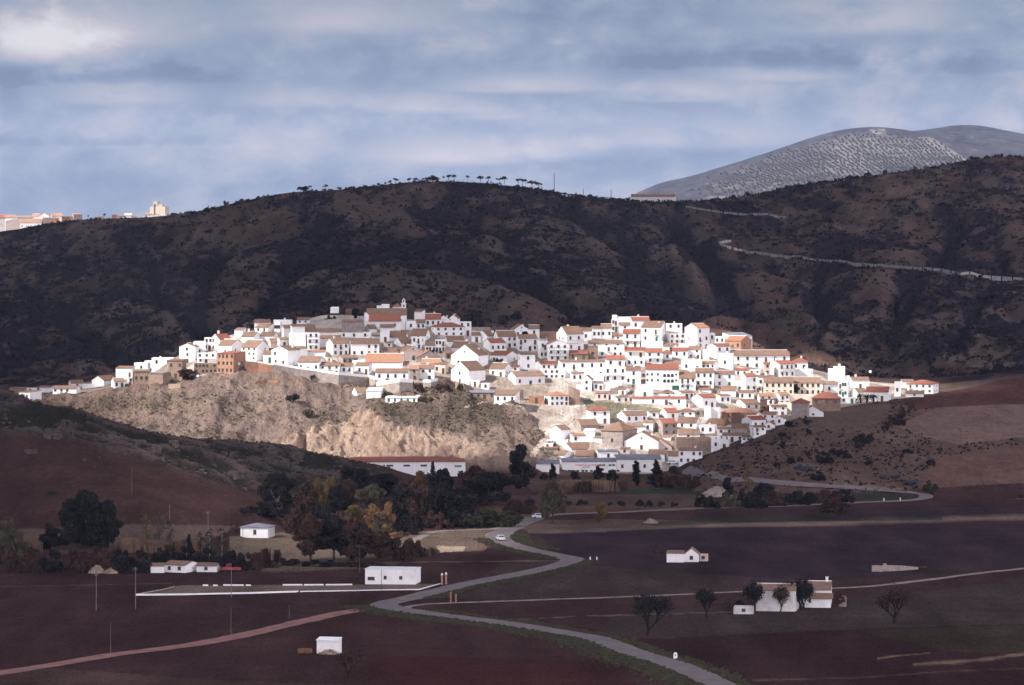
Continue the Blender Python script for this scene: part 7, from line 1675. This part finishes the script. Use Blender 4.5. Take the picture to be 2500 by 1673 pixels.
# skyline oaks of the big hill
for i, (x, yb, yt, w, lb) in enumerate(((300,225,170,90,'broad clump first at left'), (355,205,183,30,'tiny, touching the broad first clump'), (488,207,175,46,'lone umbrella-shaped'), (595,218,196,34,'small after the umbrella-shaped'), (650,230,208,40,'low round'), (698,230,188,50,'dense round'),
    (770,232,190,50,'double-headed'), (808,212,178,36,'neat little one mid-left'), (880,200,175,22,'slim'), (915,192,162,28,'small pointed'), (940,200,172,26,'squat'), (975,182,155,24,'slim second'), (1010,172,140,30,'upright'), (1058,160,122,42,'round high'), (1165,152,122,38,'flat-topped'),
    (1225,152,120,42,'wide-headed'), (1300,148,118,60,'left shoulder of the summit clump'), (1360,140,92,90,'largest, at the summit'), (1447,132,106,20,'tiny after the summit one'), (1490,130,95,50,'left of the summit pair'), (1535,132,94,40,'right of the summit pair'), (1645,128,102,34,'lone flat-topped past the summit'),
    (1750,152,104,50,'dense bushy past the summit'), (1815,142,108,44,'umbrella past the bushy one'), (1905,152,118,50,'left of the right pair'), (1945,152,108,52,'right of the right pair'), (2060,165,125,40,'left half of the leaning pair'), (2095,170,128,46,'right half of the leaning pair'), (2170,190,143,70,'heavy clump at right'), (2225,198,155,60,'heavy clump last at right'), (2120,60+100,130,30,'little between the right pairs'))):
    o = tree(650 + x * .29876, 400 + yb * .29876 + 1.5, 400 + yt * .29876 - 2.2, w * .29876 / 2 * 1.35, 'oak' if w < 80 else 'bush', 'lf_scrub', f'skyline oak on the big hill, {lb}', D=2640 + (i * 7) % 25, group='oaks along the skyline of the big hill')
for i, (px, yb, yt, w, lb) in enumerate(((506,520,500,14,'dense clump low on the left shoulder'), (533,512,502,22,'wide clump above the first'), (552,500,484,14,'round one higher on the shoulder'), (580,498,486,14,'next up the shoulder'), (605,492,481,12,'small on the left slope'), (630,489,478,6,'thin twiggy'), (645,488,476,7,'thin twiggy second'), (590,492,480,10,'in the shoulder gap'), (215,532,525,6,'small at the far ridge, left of tower'), (255,530,521,6,'small at the far ridge, nearer the tower'), (445,532,524,12,'low clumps right of the tower'),
    (1405,475,466,10,'bush on the right slope'), (1440,480,470,12,'bush lower on the right slope'), (1515,492,482,12,'bush before the saddle farmstead'), (1552,503,491,10,'tree at the saddle farmstead left'), (1593,505,490,10,'tree before the saddle farmstead middle'), (1632,505,489,12,'tree at the saddle farmstead right end'), (1655,506,487,14,'dark tree just right of the saddle farmstead'), (1672,506,493,8,'last tree right of the saddle farmstead'), (1740,498,477,14,'bush on the right hill start'), (1825,470,459,16,'tree on the right hill brow'), (1790,487,472,16,'dark clump on the right hill start'), (2000,450,436,10,'spike on the right ridge'),
    (2015,447,434,9,'second spike on the right ridge'), (2075,436,424,14,'clump along the right ridge'), (2160,424,412,16,'clump before the far mountain'), (2235,412,402,14,'clump near the tiny white hut'), (2285,410,402,14,'clump right of the tiny white hut'), (2372,390,376,14,'clump at the high right step'), (2442,383,370,14,'top tree of the high right hill'), (2410,388,377,16,'scrub left of the top tree'), (2490,388,376,12,'scrub at the right edge skyline'), (2120,430,416,14,'scrub along the right ridge middle'), (1900,466,456,18,'low scrub on the right ridge start'), (1950,456,445,16,'low scrub mid right ridge'))):
    tree(px, yb + 2, yt, w / 2 * 1.2, 'oak' if w < 9 else 'bush', 'lf_scrub', f'hill tree, {lb}', y0=2250, group='trees along the other skylines', D=2640 if px < 1400 else None)
# shrubs of the dark hillsides: the larger ones are trees of their own
R = np.random.RandomState(11); cnt = 0; regs = {}
for px, py, w in ((620,650,22),(230,815,45),(150,740,30),(270,860,40),(470,800,50),(440,775,30),(1355,560,22),(1370,605,22),(1565,615,16),(1260,770,30),(870,735,18),(1160,760,22),(700,690,16),(560,800,24),(90,830,30),(60,700,26),(140,690,20),(1560,740,24),(2070,850,26),(2150,880,28),(2340,690,16),(2330,640,18),(2290,900,36),(2440,900,34),(2480,910,26),(2400,920,26),(2110,870,20),(1940,650,10),(2010,640,12),(1980,690,12),(2240,520,20),(1810,560,14),(1740,560,16),(1830,545,14),(2350,550,14),(1500,560,14),(1250,580,14)):
    rg_ = 'left of the village' if px < 520 else 'behind the village' if px < 1500 else 'on the right'
    tree(px, py + w * .45, py - w * .4, w * .62, 'bush', 'lf_scrub', f'large dark shrub on the shaded hillside {rg_}', y0=1650, small=True, group=f'large dark shrubs on the hillside {rg_}')
tries = 0
while cnt < 150 and tries < 6000:
    tries += 1; u = R.uniform(-.136, .136); Y = 1680 * (2650 / 1680) ** R.rand(); px = CX + u / K
    iu = np.searchsorted(us, u); iy = np.searchsorted(Ys, Y)
    if R.rand() > VEG[iy, iu] ** 1.2: continue
    z = float(gz(u, Y)); py = HR + (H - z) / (K * Y)
    if hit(px, py - 1.5, 1560, 2900).y < Y - 60 or py > 930: continue
    w = R.uniform(5, 13) * (2000 / Y) ** .5; rg_ = 'left of the village' if px < 520 else 'behind the village' if px < 1500 else 'on the right'
    tree(px, py, py - w * .9, w * .6, 'bush', 'lf_scrub', f'small dark shrub dotting the shaded hillside {rg_}', small=True, group=f'small dark shrubs on the hillside {rg_}', p=Vector((u * Y, Y, z)), var=cnt); cnt += 1
for i in range(95):      # the low fringe along the crest
    px = R.uniform(430, 1530); ln = float(line([(300, 531), (500, 515), (640, 483), (760, 465), (900, 457), (1030, 441), (1170, 447), (1300, 461), (1450, 483), (1530, 498)], px)); w = R.uniform(5, 13)
    tree(px, ln + 3, ln - R.uniform(1.5, 5.5), w * .6, 'bush', 'lf_scrub', 'low bush in the uneven fringe along the crest of the big hill', small=True, group='crest fringe bushes', D=2660 + R.uniform(-15, 15), var=i)
# low scrub, rocks and dry tufts nobody could count
def scatter(name, n, yr, prange, dens, size, mat, label, cat, flat_=.6, nf=5, seed=1, pxr=(-60, 2560)):
    R = np.random.RandomState(seed); V = []; got = 0
    while got < n:
        m = 20000; u = (R.uniform(pxr[0], pxr[1], m) - CX) * K; Y = yr[0] * (yr[1] / yr[0]) ** R.rand(m)
        iu = np.clip(np.searchsorted(us, u), 0, NU - 1); iy = np.clip(np.searchsorted(Ys, Y), 0, NY - 1)
        k = R.rand(m) < dens(iy, iu); u, Y = u[k], Y[k]
        if len(u) == 0: continue
        u, Y = u[:n - got], Y[:n - got]; z = gz(u, Y); got += len(u); k_ = len(u)
        s = R.uniform(size[0], size[1], k_)
        for j in range(nf):
            c = np.stack([u * Y, Y, z + s * .3], -1) + R.normal(size=(k_, 3)) * s[:, None] * np.array([.45, .45, .22])
            a = R.normal(size=(k_, 3)); a[:, 2] *= flat_; a /= np.linalg.norm(a, axis=1)[:, None]; b = np.cross(a, R.normal(size=(k_, 3))); b /= np.linalg.norm(b, axis=1)[:, None]
            q = (s * R.uniform(.35, .7, k_))[:, None]; V.append(np.stack([c - a * q - b * q * .3, c + a * q * .2 - b * q * .7, c + a * q + b * q * .3, c - a * q * .2 + b * q * .7], 1).reshape(-1, 3))
    V = np.concatenate(V); me = fastmesh(name, V, np.arange(len(V)).reshape(-1, 4), [M[mat]]); tag(link(name, me), label, cat, kind='stuff')
scatter('undergrowth', 24000, (1640, 2690), 0, lambda a, b: VEG[a, b] ** 1.3 * (cls[a, b] == 3), (.6, 2.1), 'lf_scrub', 'low dark scrub covering the shaded hills', 'scrub', seed=2)
scatter('dry_scrub', 3600, (1330, 1450), 0, lambda a, b: (VEG[a, b] * (cliffm[a, b] > .3)) ** 1.5, (.25, .8), 'lf_dry', 'low olive-grey scrub tufts on the sunlit slope under the village', 'scrub', seed=3, pxr=(60, 1420))
scatter('hill_scrub', 1200, (1180, 1480), 0, lambda a, b: (VEG[a, b] * rm[a, b]) ** 1.3, (.3, .9), 'lf_scrub', 'low scrub on the right foreground hill', 'scrub', seed=4, pxr=(1690, 2560))
scatter('ridge_grass', 2600, (1080, 1250), 0, lambda a, b: ridge_l[a, b], (.25, .8), 'lf_green', 'dark grass and low weeds on the rocky left ridge', 'weeds', seed=5, pxr=(-60, 1000))
def rocks(name, n, yr, dens, size, mat, label, seed, pxr):
    R = np.random.RandomState(seed); mb = MB(); got = 0
    while got < n:
        u = (R.uniform(*pxr) - CX) * K; Y = R.uniform(*yr); iu = np.searchsorted(us, u); iy = np.searchsorted(Ys, Y)
        if R.rand() > dens(iy, iu): continue
        got += 1; s = R.uniform(*size); z = float(gz(u, Y)); c = Vector((u * Y, Y, z))
        v = []
        for sx in (-1, 1):
            for sy in (-1, 1):
                for sz in (-1, 1): v.append(c + Vector((sx * R.uniform(.5, 1.1), sy * R.uniform(.5, 1.1), sz * R.uniform(.4, .8))) * s)
        mb.mesh(v, [(0, 1, 3, 2), (4, 6, 7, 5), (0, 4, 5, 1), (2, 3, 7, 6), (0, 2, 6, 4), (1, 5, 7, 3)])
    tag(mb.build(name, M[mat]), label, 'rocks', kind='stuff')
rocks('ridge_rubble', 420, (1080, 1250), lambda a, b: float(ridge_l[a, b] * max(0, mid[a, b] + .25)), (.2, .75), 'rock', 'scattered broken stones along the rocky left ridge', 6, (-60, 950))
rocks('slope_stones', 420, (1335, 1440), lambda a, b: float(cliffm[a, b]), (.15, .42), 'rub', 'loose pale stones littering the slope under the village', 7, (100, 1400))
# larger outcrops of the left ridge
for i, (px, py, w, h, lb) in enumerate(((75,1108,30,12,'lowest left, above the brown field'),(345,1092,34,20,'left half of the twin outcrop'),(380,1105,26,22,'right half of the twin outcrop'),(425,1092,26,20,'reddish, right of the twins'),(130,1070,40,14,'flat, high on the left'),(560,1115,40,16,'pale, by the ridge middle'),(660,1112,40,22,'jagged, near the ridge right end'),(725,1125,40,28,'large, above the pale-trunked tree'),(575,1170,34,22,'mid-slope, left of the grove'),(520,1135,14,7,'small white one'),(575,1212,14,8,'pale one at the ploughed corner'),(240,1120,12,7,'small, on the field edge'),(205,1128,14,8,'pointed, on the field edge'),(305,1108,14,8,'little, under the twins'),(230,1145,16,7,'flat pale, on the field edge'))):
    p = hit(px, py, 980, 1260); m = K * p.y; R = np.random.RandomState(i + 40); mb = MB()
    for j in range(5 if w > 20 else 2):
        c = Vector((R.uniform(-.35, .35) * w * m, R.uniform(-1, 1), h * m * .3)); v = []
        for sx in (-1, 1):
            for sy in (-1, 1):
                for sz in (-1, 1): v.append(c + Vector((sx * R.uniform(.5, 1.1) * w * m * .24, sy * R.uniform(.5, 1.1) * w * m * .2, sz * R.uniform(.5, 1.0) * h * m * .55)))
        mb.mesh(v, [(0, 1, 3, 2), (4, 6, 7, 5), (0, 4, 5, 1), (2, 3, 7, 6), (0, 2, 6, 4), (1, 5, 7, 3)])
    o = mb.build('boulder', M['rock']); o.location = p; tag(o, f'rock outcrop on the left ridge, {lb}', 'rock', 'rock outcrops of the left ridge')
# ruined wall in the right field
ribbon_wall('ruined_wall', [(2129, 1396.5, 1381.5), (2155, 1396.5, 1382), (2157, 1396, 1377), (2164, 1396, 1377), (2166, 1396, 1381), (2200, 1394, 1382), (2242, 1391, 1386)], 0, M['n'], .8, 'pale crumbling wall alone in the ploughed right field')
# olive grove on the far mountain
ol = []; 
for i in range(72):
    for j in range(29):
        px = 1560 + i * 11.5 + j * 6.5 + R.uniform(-2.6, 2.6); Y = 5500 + j * 34 + R.uniform(-13, 13); u = (px - CX) * K
        iu = min(NU - 1, np.searchsorted(us, u)); iy = np.searchsorted(Ys, Y)
        if u > .15 or R.rand() > grove[iy, iu]: continue
        z = float(gz(u, Y)); ol.append((Y, Vector((u * Y, Y, z))))
ol.sort(key=lambda t: t[0])
om, _, _ = proto('bush', 0)
_R = np.random.RandomState(5); V0, F0 = leafcloud(_R, [(0, 0, 1.6, 1.5, 1.5, 1.2)], 60, .8); olm = fastmesh('crown', V0, F0, [M['lf_blue2'] if 'lf_blue2' in M else M['lf_dark']])
for Y, p in ol[:280]:
    o = link('olive_tree', olm, None, p, _R.rand() * 6, (1.25, 1.25, 1.1)); tag(o, 'small round olive tree in the planted rows of the far pale mountain', 'olive tree', 'olive trees planted in rows on the far mountain')
if len(ol) > 280:
    VV = np.concatenate([V0 * 1.15 + np.array(p) for _, p in ol[280:]]); tag(link('olive_grove', fastmesh('olive_grove', VV, np.arange(len(VV)).reshape(-1, 4), [M['lf_blue2']])), 'upper rows of the olive grove on the far pale mountain', 'olive grove', kind='stuff')

# ------------------------------------------------------------------ air
hz = MB(); hz.box(-4200, 4200, -60, 9600, -60, 330); 
hm = bpy.data.materials.new('air'); hm.use_nodes = True; t = hm.node_tree; t.nodes.clear()
o_ = N(t, 'ShaderNodeOutputMaterial'); pv = N(t, 'ShaderNodeVolumePrincipled'); pv.inputs['Color'].default_value = (0.62, 0.74, 1.0, 1); pv.inputs['Density'].default_value = HAZE; pv.inputs['Anisotropy'].default_value = 0.1
t.links.new(pv.outputs[0], o_.inputs['Volume'])
if HAZE > 0: tag(hz.build('haze', hm), 'thin bluish haze between the camera and the far hills', 'haze', kind='stuff')
import collections
_d = [k for k, v_ in collections.Counter(LABELS).items() if v_ > 1]
print('HOUSES', NHOUSE, 'OBJECTS', len(bpy.data.objects), 'DUP LABELS', _d[:10], 'long', [l for l in LABELS if len(l.split()) > 16][:20])
